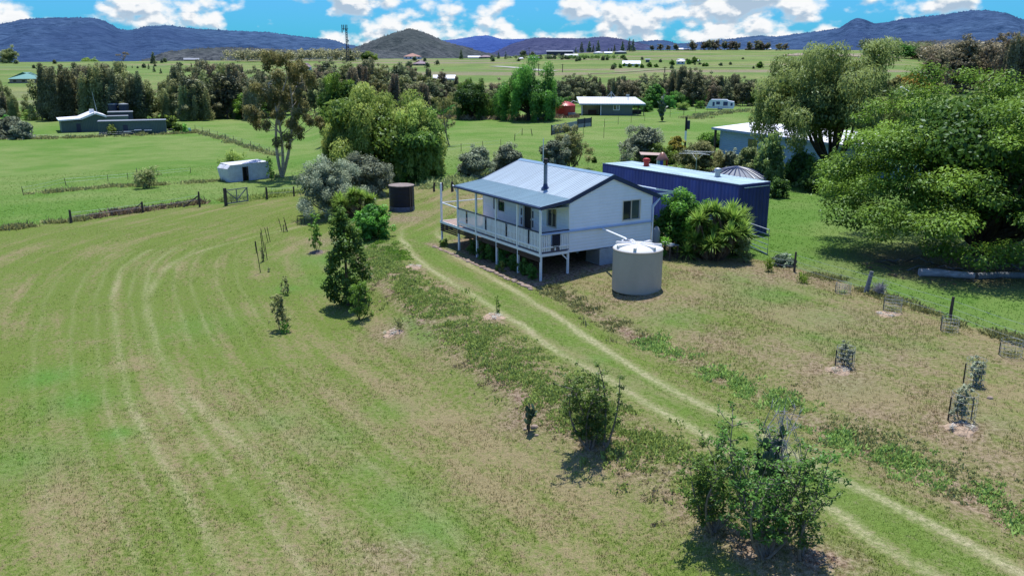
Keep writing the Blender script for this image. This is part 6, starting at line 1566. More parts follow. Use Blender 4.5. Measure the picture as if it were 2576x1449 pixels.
# ------------------------------------------------------------------ stakes, guards, mulch
rg = random.Random(21)
def stake(x0, y0, x1, y1, i):
    g = G(x1, y1); k = pxm(g); h = (y1 - y0) / k / cos(radians(14)); dx = (x0 - x1) / k
    b = MB(); b.bar((0, 0, -.05), (dx, rg.gauss(0, .03), h), .03, .03); o = b.build('stake', M['stake']); o.location = g
    tag(o, 'thin dark garden stake beside the row of young trees on the lawn', 'stake', 'dark stakes guarding the young trees on the lawn')
Zf = lambda x, y: SD(x, y, 700, 380, 2.587)
for i, (a, b, c, d) in enumerate([(195, 590, 215, 680), (232, 582, 250, 680), (240, 600, 255, 682), (75, 660, 90, 825), (97, 655, 115, 760), (112, 650, 130, 755), (25, 750, 30, 835), (42, 750, 60, 975), (100, 770, 108, 885), (75, 690, 84, 895), (325, 570, 328, 635), (375, 570, 378, 625), (352, 575, 356, 630)]):
    stake(*Zf(a, b), *Zf(c, d), i)
for x, y, yt, w_, lb in ((228, 683, 625, 14, 'tiny seedling between the pair of leaning dark stakes'), (72, 895, 760, 30, 'leafy young sapling tied among the tallest group of stakes'), (120, 968, 935, 22, 'small green plant at the foot of the lowest stake'), (240, 1130, 990, 50, 'thin spindly shrub behind the lone lawn shrub')):
    px, py = Zf(x, y); g = G(px, py); r = thing('sapling', lb, 'plant', tuple(g)); make_tree(r, 'sapling', (y - yt) / 2.853 / pxm(g), w_ / 2.853 / pxm(g), int(x), 3, LM['dusty'], .06, 45)
def guard(px, py, hpx, wpx, label, i, leafh=.5, big=False):
    g = G(px, py); k = pxm(g); h = hpx / k / cos(radians(16)); R = wpx / k / 2; root = thing('guarded_sapling', label, 'young tree', tuple(g)); m_ = MB()
    n = 18
    for q in range(n): a = 2 * pi * q / n; m_.tube([(R * cos(a), R * sin(a), 0), (R * cos(a), R * sin(a), h)], .0035, 4, False)
    for z in np.linspace(.05, h, 5): m_.tube([(R * cos(2 * pi * q / 12), R * sin(2 * pi * q / 12), z) for q in range(13)], .0035, 4, False)
    m_.build('wire_guard', M['steel'], root)
    for a in ((2.6,) if not big else (2.8, .3)):
        m_ = MB(); m_.box(R * cos(a) - .014, R * cos(a) + .014, R * sin(a) - .014, R * sin(a) + .014, -.05, h * .8); m_.build('stake', M['stake'], root)
    make_tree(root, 'sapling' if big else 'tuft', h * leafh, R * 1.7, 700 + i, 2.6 if big else 1.0, LM['olive'] if big else LM['dusty'], .055, 50)
guard(2120, 738, 26, 36, 'low wire ring with dry stick near the middle fence post', 1, .4)
guard(2244, 784, 34, 42, 'wire ring with small plant on pale mulch below the fence', 2, .6)
guard(2388, 834, 36, 40, 'wire ring with small green plant below the dark brown post', 3, .6)
guard(2541, 896, 40, 50, 'wire ring with grassy plant at the right edge', 4, .6)
guard(2124, 922, 50, 44, 'staked olive sapling on a straw mound in the centre of the right lawn', 5, 1.35, True)
guard(2448, 968, 66, 46, 'tall wire-guarded olive sapling behind another at the right', 6, 1.1, True)
guard(2418, 1060, 74, 60, 'nearest wire-guarded olive sapling on rough straw at the right', 7, 1.3, True)
def mulch(px, py, wpx, label, mat='straw', hh=.10, seed=1):
    g = G(px, py); R = wpx / pxm(g) / 2; rg_ = np.random.default_rng(seed); n = 26; rs_ = 7; V = []; F = []
    for i in range(rs_):
        r = R * i / (rs_ - 1)
        for q in range(n):
            a = 2 * pi * q / n; rr = r * (1 + .2 * sin(3 * a + seed) + .1 * rg_.normal() * .6); x, y = g.x + rr * cos(a), g.y + rr * sin(a) * .95
            V.append((x - g.x, y - g.y, Hs(x, y) - g.z + hh * (1 - (i / (rs_ - 1)) ** 2) * (.7 + .5 * rg_.random()) - .012 * (i == rs_ - 1)))
    for i in range(rs_ - 1):
        for q in range(n): F.append((i * n + q, i * n + (q + 1) % n, (i + 1) * n + (q + 1) % n, (i + 1) * n + q))
    me = bpy.data.meshes.new('mulch'); me.from_pydata(V, [], [f[::-1] for f in F]); me.update()
    root = thing('mulch_mound', label, 'mulch', tuple(g)); link('mound', me, M[mat], root)
    cl = [(R * .75 * cos(a) * rg_.random() ** .5, R * .7 * sin(a) * rg_.random() ** .5, hh * .6, R * .22, R * .22, hh * .8, rg_.random()) for a in rg_.random(12) * 6.28]
    V, t = leafcloud(cl, 900, .07, rg_, up=1.2, asp=8, shell=.2); link('loose_straw', leafmesh('straw', V, t), leafmat('straw_bits', (.28, .19, .12), (.58, .45, .32), .1), root)
mulch(988, 838, 52, 'pinkish straw mulch ring around the upright little bush', seed=2)
mulch(1240, 798, 62, 'straw mulch ring around the spindly seedling by the driveway', seed=3)
mulch(798, 636, 36, 'dark straw mound at the foot of the young tree', 'straw2', .12, 4)
mulch(1043, 672, 46, 'pale straw patch at the head of the weedy bank', seed=5)
mulch(2112, 932, 62, 'straw mulch heap in front of the staked olive sapling', seed=6)
mulch(2420, 1080, 76, 'rough straw heap in front of the nearest olive sapling', seed=7, hh=.14)
mulch(2232, 790, 60, 'pale mulch ring around the wire ring below the fence', seed=8, hh=.05)
# stones near the cactus and on the lawn
for i, (px, py, r) in enumerate(((1330, 1062, .07), (1345, 1075, .09), (1322, 1080, .05), (1350, 1095, .05), (2490, 1002, .07))):
    s = MB(); s.lathe([(r, -.02), (r, r * .4), (r * .7, r * .8), (0, r * .9)], 9); s.v = [(a * 1.3, b, c) for a, b, c in s.v]
    o = s.build('rock', M['stone']); o.location = G(px, py); tag(o, ['pale rock beside the low prickly pear', 'larger pale rock beside the low prickly pear', 'small rock left of the low prickly pear', 'small rock below the low prickly pear', 'dark brown stone on the grass near the right saplings'][i], 'rock')

# ------------------------------------------------------------------ yard things around the cottage
def roundtank(px, yb, yt, w, label, mat, lidmat, dome=.15, ribs=0, name='water_tank', n=48):
    g = G(px, yb); k = pxm(g); R = w / k / 2; h = (yb - yt) / k; c = g + Vector((g.x, g.y, 0)).normalized() * R * .9; c.z = Hs(c.x, c.y)
    root = thing(name, label, 'water tank', tuple(c)); m_ = MB(); m_.lathe([(R, -.1), (R, h)], n); m_.build('tank_body', M[mat], root)
    m_ = MB(); m_.lathe([(R * 1.03, h - .04), (R * 1.03, h + .04), (R * .75, h + dome * .45), (R * .4, h + dome * .8), (0, h + dome)], n); m_.build('lid', M[lidmat], root)
    for i in range(ribs):
        a = 2 * pi * i / ribs; m_ = MB(); m_.tube([(rr * R * cos(a), rr * R * sin(a), h + zz + .03) for rr, zz in ((.02, dome), (.4, dome * .8), (.75, dome * .45), (1.03, .06))], .05, 5); m_.build('rib', M['navy'], root)
    return root
gl = G(1850, 470); roundtank(1850, 482, 452, 150, 'wide round tank with dark-ribbed domed canopy behind the container', 'navy', 'screen', .75, 26)
roundtank(1422, 296, 268, 50, 'large red domed water tank between the willow and the sage shed', 'red', 'red', .9)
for (px, lb) in ((289, 'left of the two dark tanks on the high stand'), (315.5, 'right of the two dark tanks on the high stand')):
    g = G(px, 306); k = pxm(g); R = 23 / k / 2; z = g.z + (306 - 281) / k
    root = thing('water_tank', lb, 'water tank', (g.x, g.y, z)); m_ = MB(); m_.lathe([(R * .98, 0), (R, 17 / k)], 32); m_.build('tank_body', M['darkshed'], root)
    m_ = MB(); m_.lathe([(R * 1.03, 16 / k), (R * 1.03, 17.5 / k), (R * .6, 19 / k), (0, 19.5 / k)], 32); m_.build('lid', M['screen'], root)
# clothes line
g = G(1750, 440); k = pxm(g); cl = thing('clothes_line', 'rotary clothes line with wire arms behind the container', 'clothes line', tuple(g)); h = 58 / k
m_ = MB(); m_.tube([(0, 0, 0), (0, 0, h)], .03, 8); m_.build('pole', M['steel'], cl)
for i in range(4):
    a = .4 + i * pi / 2; e = (1.9 * cos(a), 1.9 * sin(a), h - .15); m_ = MB(); m_.tube([(0, 0, h - .05), e], .022, 6); m_.tube([(0, 0, h - .75), (.95 * cos(a), .95 * sin(a), h - .1)], .015, 6); m_.build('arm', M['steel'], cl)
m_ = MB()
for r in (.7, 1.1, 1.5, 1.88):
    pts = [(r * cos(.4 + i * pi / 2), r * sin(.4 + i * pi / 2), h - .1) for i in range(5)]
    for a, b in zip(pts[:-1], pts[1:]): m_.tube([a, b], .006, 4, False)
m_.build('line', M['steel'], cl)
# meter post
g = G(1723, 372); k = pxm(g); mp = thing('meter_post', 'dark timber power post with meter box and white lower half', 'post', tuple(g)); h = 76 / k
m_ = MB(); m_.tube([(0, 0, h * .55), (0, 0, h)], .13, 8); m_.tube([(0, 0, -.1), (0, 0, h * .2)], .13, 8); m_.build('pole', M['stake'], mp)
m_ = MB(); m_.tube([(0, 0, h * .2), (0, 0, h * .55)], .135, 8); m_.build('white_band', M['white'], mp)
m_ = MB(); m_.box(.1, .45, -.2, .1, h * .6, h * .88); m_.build('meter_box', M['darkshed'], mp)
# white pole behind the roof
g = G(1366, 440); k = pxm(g); m_ = MB(); m_.tube([(0, 0, 0), (0, 0, 90 / k)], [.055, .035], 8); o = m_.build('flag_pole', M['white']); o.location = g; tag(o, 'slim white pole rising behind the cottage ridge near the flue', 'pole')
# cone-roofed play hut
g = G(1665, 425); k = pxm(g); R = 17 / k; ph = thing('play_hut', 'copper cone roof over colourful panels behind the container', 'hut', tuple(g)); h = 22 / k
m_ = MB(); m_.lathe([(R * .95, h), (R * .95, h + .03), (R * .35, h + .62), (R * .12, h + .72), (0, h + .74)], 28); m_.build('cone_roof', M['copper'], ph)
cols = [('panel_red', (.45, .04, .04)), ('panel_blue', (.03, .05, .4)), ('panel_white', (.7, .68, .66)), ('panel_yellow', (.5, .38, .06)), ('panel_sky', (.2, .35, .5))]
for i in range(12):
    a0 = 2 * pi * i / 12; a1 = 2 * pi * (i + .96) / 12; nm, c_ = cols[(i * 2) % 5]; m_ = MB(); r_ = R * .85
    m_.add([(r_ * cos(a0), r_ * sin(a0), 0), (r_ * cos(a1), r_ * sin(a1), 0), (r_ * cos(a1), r_ * sin(a1), h), (r_ * cos(a0), r_ * sin(a0), h)], [(0, 1, 2, 3)]); m_.build('panel', plain(nm, c_, .6, var=.1), ph)
g2 = G(1640, 418); m_ = MB(); m_.slab((-1.2, -.5, 1.15), (.9, -.5, 1.1), (.9, .7, 1.2), (-1.2, .7, 1.3), .05); 
sh_ = thing('low_shelter', 'small pale roofed shelter left of the copper cone', 'shelter', tuple(g2)); m_.build('roof', plain('dusty_pink', (.45, .33, .28), .8, var=.1), sh_)
for xx, yy in ((-1.1, -.4), (.8, -.4), (.8, .6), (-1.1, .6)):
    m_ = MB(); m_.box(xx - .03, xx + .03, yy - .03, yy + .03, 0, 1.1); m_.build('leg', M['timber'], sh_)
# table and gas bottle behind the cottage
x, y = hw(-.25, W_ + .55); tb_ = thing('table', 'old timber table in the shade behind the cottage gable', 'table', (x, y, Hs(x, y)), -1.0)
m_ = MB(); m_.box(-.1, .9, -.3, .3, .7, .74); m_.build('tabletop', M['greypost'], tb_)
for a, b in ((-.05, -.25), (.85, -.25), (.85, .25), (-.05, .25)): m_ = MB(); m_.box(a - .03, a + .03, b - .03, b + .03, 0, .7); m_.build('leg', M['timber'], tb_)
m_ = MB(); m_.box(.1, .32, -.12, .1, .745, .80); m_.box(.5, .75, -.1, .12, .745, .79); o = m_.build('tray', M['white']); o.location = tb_.location; o.rotation_euler = tb_.rotation_euler; tag(o, 'white trays lying on the old timber table', 'tray')
x, y = hw(-.12, W_ + .25); m_ = MB(); m_.lathe([(.0, 0), (.18, .02), (.19, .1), (.19, 1.0), (.12, 1.18), (.06, 1.25), (0, 1.25)], 20); o = m_.build('gas_bottle', M['screen']); o.location = (x, y, Hs(x, y) + .3); tag(o, 'grey gas bottle at the rear corner of the cottage', 'gas bottle')
# dark timber screen fence behind the shrub
x, y = hw(-.2, 8.6); m_ = MB()
for i in range(22): m_.box(-.2 + i * .13, -.09 + i * .13, -.01, .015, 0, 1.7)
o = m_.build('board_screen', plain('dark_boards', (.03, .025, .02), .9, var=.4, scale=6)); o.location = (x, y, Hs(x, y)); o.rotation_euler = (0, 0, -.1); tag(o, 'dark board screen in the shadow behind the glossy shrub', 'fence')
# logs and dead branches under the shade tree
def logobj(pts, r0, r1, label, mat='log', name='log'):
    P = [G(*q) for q in pts]; m_ = MB(); o = P[0]; m_.tube([p - o + Vector((0, 0, r0 * .8)) for p in P], [r0 + (r1 - r0) * i / (len(P) - 1) for i in range(len(P))], 12); ob = m_.build(name, M[mat]); ob.location = o; tag(ob, label, 'log')
logobj([(2312, 694), (2360, 695), (2400, 699), (2450, 703)], .20, .15, 'long weathered grey log lying at the edge of the shade')
logobj([(2455, 702), (2510, 699), (2600, 700)], .16, .15, 'second darker log continuing right of the long grey log', 'greypost')
rgb = random.Random(31)
for i in range(34):
    px = rgb.uniform(2240, 2576); py = rgb.uniform(655, 690); g = G(px, py); a = rgb.uniform(-.5, .5) + (pi if rgb.random() < .5 else 0); L = rgb.uniform(.5, 1.5)
    m_ = MB(); m_.tube([(0, 0, .03), (L * .5 * cos(a), L * .5 * sin(a), .12 + rgb.random() * .2), (L * cos(a), L * sin(a), .05 + rgb.random() * .25)], [.028, .022, .008], 5)
    o = m_.build('dead_branch', M['timber'] if i % 3 else M['greypost']); o.location = g; tag(o, 'dead fallen branch in the litter under the huge shade tree', 'branch', 'dead branches under the shade tree')
# big exposed limbs of the shade tree are in its trunk mesh

# ------------------------------------------------------------------ wrecked white van body
a, b = G(578, 460), G(679, 449); L = (b - a).length; k = pxm(a); h = 46 / k; wv = thing('caravan_wreck', 'old white derelict caravan body with open doorway on the left paddock', 'caravan', tuple(a), orient(a, b)); D_ = 1.9
m_ = MB(); vs = [(0, 0, 0), (L, 0, 0), (L, 0, h * .86), (L * .97, 0, h * .93), (L * .10, 0, h * .93), (0, 0, h * .80)]
vs0 = [(.12, 0, 0), (L, 0, 0), (L, 0, h * .88), (L * .97, 0, h * .95), (L * .05, 0, h * .92), (-.14, 0, h * .72)]
dx0, dx1 = L * .34, L * .46
m_.add([(.12, 0, 0), (dx0, 0, 0), (dx0, 0, h * .78), (dx1, 0, h * .78), (dx1, 0, 0), (L, 0, 0), (L, 0, h * .88), (L * .97, 0, h * .95), (dx1, 0, h * .945), (dx0, 0, h * .94), (L * .05, 0, h * .92), (-.14, 0, h * .72)],
       [(0, 1, 2, 9, 10, 11), (2, 3, 8, 9), (4, 5, 6, 7, 8, 3)])
m_.add([(.12, D_, 0), (L, D_, 0), (L, D_, h * .88), (L * .97, D_, h * .95), (L * .05, D_, h * .92), (-.14, D_, h * .72)], [(5, 4, 3, 2, 1, 0)])
m_.quad((L, 0, 0), (L, D_, 0), (L, D_, h * .88), (L, 0, h * .88)); m_.quad((.12, D_, 0), (.12, 0, 0), (-.14, 0, h * .72), (-.14, D_, h * .72))
m_.build('body', M['offw'], wv)
m_ = MB(); m_.slab((-.14, 0, h * .72 + .02), (L * .05, -.03, h * .92 + .02), (L * .05, D_, h * .92 + .02), (-.14, D_, h * .72 + .02), .02)
m_.slab((L * .05, -.04, h * .93), (L * .98, -.04, h * .96), (L * .98, D_, h * 1.0), (L * .05, D_, h * .98), .03); m_.build('roof', plain('peeling_roof', (.62, .62, .66), .8, var=.3, scale=3, dirt=.6), wv)
m_ = MB(); m_.box(dx0, dx1, .3, .32, 0, h * .78); m_.build('doorway', M['dark'], wv)
m_ = MB(); m_.box(dx0 - .05, dx0, -.02, .02, 0, h * .8); m_.box(dx1, dx1 + .05, -.02, .02, 0, h * .8); m_.build('door_frame', plain('brown_frame', (.12, .07, .04), .8), wv)

# ------------------------------------------------------------------ generic buildings
def building(px, yb, w, hw_, hr, label, wall, roof, depth=8, hip=.0, name='farmhouse', yaw=0.0, win=2, ov=.5, mono=False, R=None, cat='house', gable_front=False):
    """px: middle, yb: foot, w width, hw_ wall height, hr roof height, all in picture units"""
    g = G(px, yb); k = pxm(g); W = w / k; h = hw_ / k; r = hr / k; az = -atan2(g.x, g.y) + yaw; root = thing(name, label, cat, (g.x, g.y, g.z - .1), az)
    b = MB(); b.box(-W / 2, W / 2, 0, depth, -.3, h)
    if gable_front: b.add([(-W / 2, 0, h), (W / 2, 0, h), (0, 0, h + r), (-W / 2, depth, h), (W / 2, depth, h), (0, depth, h + r)], [(0, 1, 2), (5, 4, 3)])
    elif not hip and not mono:
        b.add([(-W / 2, 0, h), (-W / 2, depth, h), (-W / 2, depth / 2, h + r), (W / 2, 0, h), (W / 2, depth, h), (W / 2, depth / 2, h + r)], [(0, 2, 1), (3, 4, 5)])
    b.build('wall', M[wall], root); o = ov; rr = MB(); x0, x1 = -W / 2 - o, W / 2 + o; t = .12
    if gable_front:
        dz_ = r * o / (W / 2)
        rr.slab((x0, -o, h - dz_), (0, -o, h + r), (0, depth + o, h + r), (x0, depth + o, h - dz_), -t); rr.slab((0, -o, h + r), (x1, -o, h - dz_), (x1, depth + o, h - dz_), (0, depth + o, h + r), -t)
    elif mono: rr.slab((x0, -o, h + .05), (x1, -o, h + .05), (x1, depth + o, h + r), (x0, depth + o, h + r), .1)
    elif hip:
        i = depth / 2 * hip
        rr.add([(x0, -o, h), (x1, -o, h), (x1, depth + o, h), (x0, depth + o, h), (x0 + i + o, depth / 2, h + r), (x1 - i - o, depth / 2, h + r)], [(0, 1, 5, 4), (1, 2, 5), (2, 3, 4, 5), (3, 0, 4), (0, 3, 2, 1)])
    else:
        rr.slab((x0, -o, h - r * o / depth), (x1, -o, h - r * o / depth), (x1, depth / 2, h + r), (x0, depth / 2, h + r), -t); rr.slab((x0, depth / 2, h + r), (x1, depth / 2, h + r), (x1, depth + o, h - r * o / depth), (x0, depth + o, h - r * o / depth), -t)
    rr.build('roof', M[roof], root)
    for i in range(win):
        x = -W / 2 + W * (i + .6) / (win + .2); ww = min(1.4, W / (win * 3)); wn = MB(); wn.box(x - ww / 2, x + ww / 2, -.04, .0, h * .35, h * .75); wn.build('window', M['glass'], root)
    return root, W, h, k
# long sage shed with open bay
g = G(1528, 291); k = pxm(g); sh = thing('sage_shed', 'long sage green shed with white roof and open bay in the middle distance', 'shed', (g.x, g.y, Hs(g.x, g.y)), -atan2(g.x, g.y) + radians(1.5)); u = 1 / k
X = lambda px: (px - 1528) * u
hW = 28 * u; dS = 6.0
m_ = MB(); m_.box(X(1512), X(1590), 0, dS, -.3, hW); m_.box(X(1462), X(1512), dS - .1, dS, -.3, hW); m_.box(X(1462), X(1464), 2.5, dS - .1, -.3, hW); m_.build('wall', M['shedw'], sh)
m_ = MB(); m_.box(X(1464) + .05, X(1508), 3.6, 3.7, 0, hW); m_.build('inner_wall', M['lining'], sh); m_ = MB(); m_.box(X(1508), X(1511.8), .05, 3.6, 0, hW); m_.build('bay_side', M['dark'], sh)
m_ = MB(); m_.slab((X(1457), -.5, hW - .02), (X(1622), -.5, hW - .02), (X(1598), dS * .5, hW + 1.25), (X(1449), dS * .5, hW + 1.25), -.12); m_.slab((X(1449), dS * .5, hW + 1.25), (X(1598), dS * .5, hW + 1.25), (X(1622), dS + .5, hW), (X(1449), dS + .5, hW), -.12); m_.build('roof', plain('shed_roof', (.50, .52, .53), .5, .1, var=.06, scale=.5, wave=(0, .5, .08, .01)), sh)
m_ = MB(); m_.box(X(1457), X(1622), -.62, -.5, hW - .22, hW + .0); m_.build('gutter', M['ridge'], sh)
for px in (1464, 1511, 1604, 1618): m_ = MB(); m_.box(X(px) - .08, X(px) + .08, -.3, -.14, -.2, hW - .1); m_.build('post', M['white'] if px < 1520 else M['timber'], sh)
m_ = MB(); m_.box(X(1542), X(1558), -.05, 0, hW * .45, hW * .93); w_ = m_.build('window', M['white'], sh); m_ = MB(); m_.box(X(1543.2), X(1549), -.07, -.05, hW * .5, hW * .88); m_.build('pane', M['glass'], w_)
m_ = MB(); m_.box(X(1550), X(1556.5), -.07, -.05, hW * .5, hW * .88); m_.build('pane', M['screen'], w_)
m_ = MB(); zt = hW + 1.3; m_.tube([(X(1537), dS * .5, zt), (X(1537), dS * .5, zt + 1.2)], .12, 6); m_.tube([(X(1537), dS * .5, zt + 1.1), (X(1525), dS * .5, zt - .1)], .06, 5); m_.tube([(X(1537), dS * .5, zt + 1.1), (X(1549), dS * .5, zt - .1)], .06, 5); m_.build('roof_mast', M['steel'], sh)
m_ = MB(); m_.box(X(1575), X(1583), dS * .5, dS * .5 + .6, zt - .05, zt + .55); m_.tube([(X(1579), dS * .25, hW + .6), (X(1579), dS * .25, zt + .2)], .05, 6); m_.build('cooler', M['steel'], sh)
m_ = MB(); m_.box(-.9, .9, -.4, .4, .15, .55); m_.box(-.9, .9, .25, .45, .55, 1.05); m_.box(-.9, -.7, -.4, .3, .55, .75); m_.box(.7, .9, -.4, .3, .55, .75); o = m_.build('sofa', plain('brown_leather', (.07, .03, .02), .6), None); o.matrix_world = sh.matrix_world; q = Matrix.Rotation(sh.rotation_euler.z, 4, 'Z') @ Vector((X(1490), 1.5, 0)); o.location = sh.location + q; o.rotation_euler = sh.rotation_euler; tag(o, 'brown sofa sitting in the open bay of the sage shed', 'sofa')
q = Matrix.Rotation(sh.rotation_euler.z, 4, 'Z') @ Vector((X(1601), 1.0, 0)); m_ = MB(); m_.box(-1.0, 1.0, -.5, .5, .3, 1.1); o = m_.build('trailer_box', M['dark'], None); o.location = sh.location + q; o.rotation_euler = sh.rotation_euler; tag(o, 'black box trailer under the right awning of the sage shed', 'trailer')
m_ = MB(); q = Matrix.Rotation(sh.rotation_euler.z, 4, 'Z'); m_.tube([(X(1428), 0, 2.2), (X(1442), -.3, 3.0), (X(1460), 0, hW + .1)], .07, 6); m_.tube([(X(1430), -1, 1.0), (X(1446), -1, 2.1)], .09, 6); o = m_.build('tank_pipe', M['white']); o.location = sh.location; o.rotation_euler = sh.rotation_euler; tag(o, 'white pipes running from the sage shed gutter to the red tank', 'pipe')
g = G(1438, 296); m_ = MB(); m_.box(-.75, .75, -.4, .4, 0, .98); o = m_.build('pump_box', M['screen']); o.location = g; tag(o, 'pale grey box standing in front of the red tank', 'box')
# tractor under the willow
g = G(1372, 303); k = pxm(g); tr = thing('tractor', 'old blue-grey tractor parked in the shade of the willow', 'tractor', tuple(g), radians(8))
m_ = MB(); m_.box(-2.0, .2, -.35, .35, .65, 1.25); m_.build('bonnet', M['gauge'], tr); m_ = MB(); m_.box(.2, 1.3, -.45, .45, .7, 1.0); m_.build('chassis', M['gauge'], tr)
m_ = MB(); m_.box(.55, 1.0, -.25, .25, 1.15, 1.25); m_.box(.95, 1.05, -.25, .25, 1.25, 1.6); m_.build('seat', M['rubber'], tr); m_ = MB(); m_.tube([(.2, 0, 1.25), (.45, 0, 1.55)], .03, 6); m_.build('steering_column', M['steel'], tr)
def wheel(mb, x, y, r, w, parent):
    t = MB(); n = 24; 
    for (r0, y0), (r1, y1) in (((r * .6, y - w / 2), (r, y - w / 2)), ((r, y - w / 2), (r, y + w / 2)), ((r, y + w / 2), (r * .6, y + w / 2))):
        vs = []; 
        for q in range(n): a = 2 * pi * q / n; vs += [(x + r0 * cos(a), y0, r + r0 * sin(a)), (x + r1 * cos(a), y1, r + r1 * sin(a))]
        t.add(vs, [(2 * q, 2 * q + 1, (2 * q + 3) % (2 * n), (2 * q + 2) % (2 * n)) for q in range(n)])
    wo = t.build('wheel', M['rubber'], parent); t = MB()
    for yy in (y - w * .3, y + w * .3): vs = [(x + r * .6 * cos(2 * pi * q / n), yy, r + r * .6 * sin(2 * pi * q / n)) for q in range(n)]; t.add(vs, [tuple(range(n))])
    t.build('rim', M['screen'], wo)
wheel(None, .8, -.75, .75, .35, tr); wheel(None, .8, .75, .75, .35, tr); wheel(None, -1.6, -.6, .38, .2, tr); wheel(None, -1.6, .6, .38, .2, tr)
# screens
def panel(p0, p1, h0, label, mat, name='screen', low='darkshed', split=.45):
    a, b = G(*p0), G(*p1); L = (b - a).length; k = pxm(a); h = h0 / k; r = thing(name, label, 'screen', tuple(a), orient(a, b)); m_ = MB(); m_.box(0, L, -.03, .03, h * split, h); m_.build('panel', M[mat], r); m_ = MB(); m_.box(0, L, -.02, .02, .05, h * split); m_.build('lower_panel', M[low], r)
    for x in (0, L / 2, L): m_ = MB(); m_.box(x - .07, x + .07, -.08, .06, -.1, h * 1.08); m_.build('post', M['stake'], r)
panel((1387, 341), (1452, 328), 24, 'long grey slanted screen panel standing in the paddock', 'screen')
panel((1453, 323), (1487, 319), 22, 'short navy screen panel behind the grey one', 'darkshed', low='screen')
# parked caravan
g = G(1810, 277); k = pxm(g); L = 70 / k; h = 25 / k; cv = thing('caravan', 'white touring caravan with blue windows parked on the far paddock', 'caravan', tuple(g), -atan2(g.x, g.y) + radians(-3)); u = L / 70
m_ = MB(); pf = [(-35, 3), (33, 3), (35, 8), (34, 20), (20, 22), (16, 25), (-22, 25), (-26, 22), (-33, 6)]; D_ = 2.3
pf = [(a * u, b * u) for a, b in pf]; n = len(pf); m_.add([(a, 0, b) for a, b in pf] + [(a, D_, b) for a, b in pf], [tuple(range(n)), tuple(reversed(range(n, 2 * n)))] + [(i, i + n, (i + 1) % n + n, (i + 1) % n) for i in range(n)]); m_.build('body', plain('caravan_white', (.68, .72, .82), .4, var=.03), cv)
for x0, x1, z0, z1 in ((-18, -13, 9, 19), (-9, 0, 13, 20), (8, 19, 10, 20), (26, 31, 10, 17)): m_ = MB(); m_.box(x0 * u, x1 * u, -.03, 0, z0 * u, z1 * u); m_.build('window', plain('caravan_glass', (.03, .05, .16), .2), cv)
m_ = MB(); m_.box(-28 * u, 20 * u, -.015, 0, 6 * u, 7 * u); m_.build('stripe', plain('stripe_blue', (.05, .08, .3), .5), cv)
wheel(None, -2 * u, .2, .33, .2, cv); wheel(None, 4 * u, .2, .33, .2, cv)
# blue house with big white roof
def at_z(px, py, z): q = G0(px, py, z); return Vector((q[0], q[1], z))
zr = .3 + 2.75; A = at_z(1793, 321, zr); B = at_z(2150, 368, zr); L = (B - A).length; bh = thing('blue_house', 'large pale blue house with broad white metal roof behind the pepper tree', 'house', (A.x, A.y, 0), orient(A, B)); gz = Hs(A.x, A.y) - .3
m_ = MB(); m_.box(.6, L, .6, 9.5, gz, zr - .08); m_.build('wall', M['bluew'], bh)
m_ = MB(); m_.slab((0, 0, zr), (L + .5, 0, zr), (L + .5, 5.0, zr + .75), (0, 5.0, zr + .45), .06); m_.slab((0, 5.0, zr + .45), (L + .5, 5.0, zr + .75), (L + .5, 10, zr + .1), (0, 10, zr + .05), .06); m_.build('roof', M['wroof'], bh)
m_ = MB(); m_.box(0, L + .5, -.1, 0, zr - .22, zr - .0); m_.box(-.1, 0, -.1, 10, zr - .22, zr); m_.build('gutter', plain('blue_gutter', (.2, .28, .42), .5), bh)
for x in (.3,): m_ = MB(); m_.box(x - .1, x + .1, .1, .3, gz, zr - .1); m_.build('post', M['timber'], bh)
for x in (6, 9.5): m_ = MB(); m_.box(x, x + 1.6, .57, .6, 1.2, 2.3); m_.build('window', M['glass'], bh)
# far houses, one by one
building(2262, 272, 46, 36, 15, 'pale gabled shed with white roof between the pepper and shade trees', 'offw', 'wroof', 7, gable_front=True, name='gabled_shed', cat='shed', win=0)
building(2372, 214, 60, 12, 14, 'house with dull red roof among the trees on the right', 'brick', 'redroof', 9, name='red_roof_house')
building(2330, 147, 70, 7, 5, 'low dark farmhouse with cream roof on the right far slope', 'darkshed', 'cream', 10, win=3)
building(2205, 143, 14, 2, 2, 'tiny white roof left of the low dark farmhouse', 'offw', 'wroof', 6, win=0, name='hut', cat='hut')
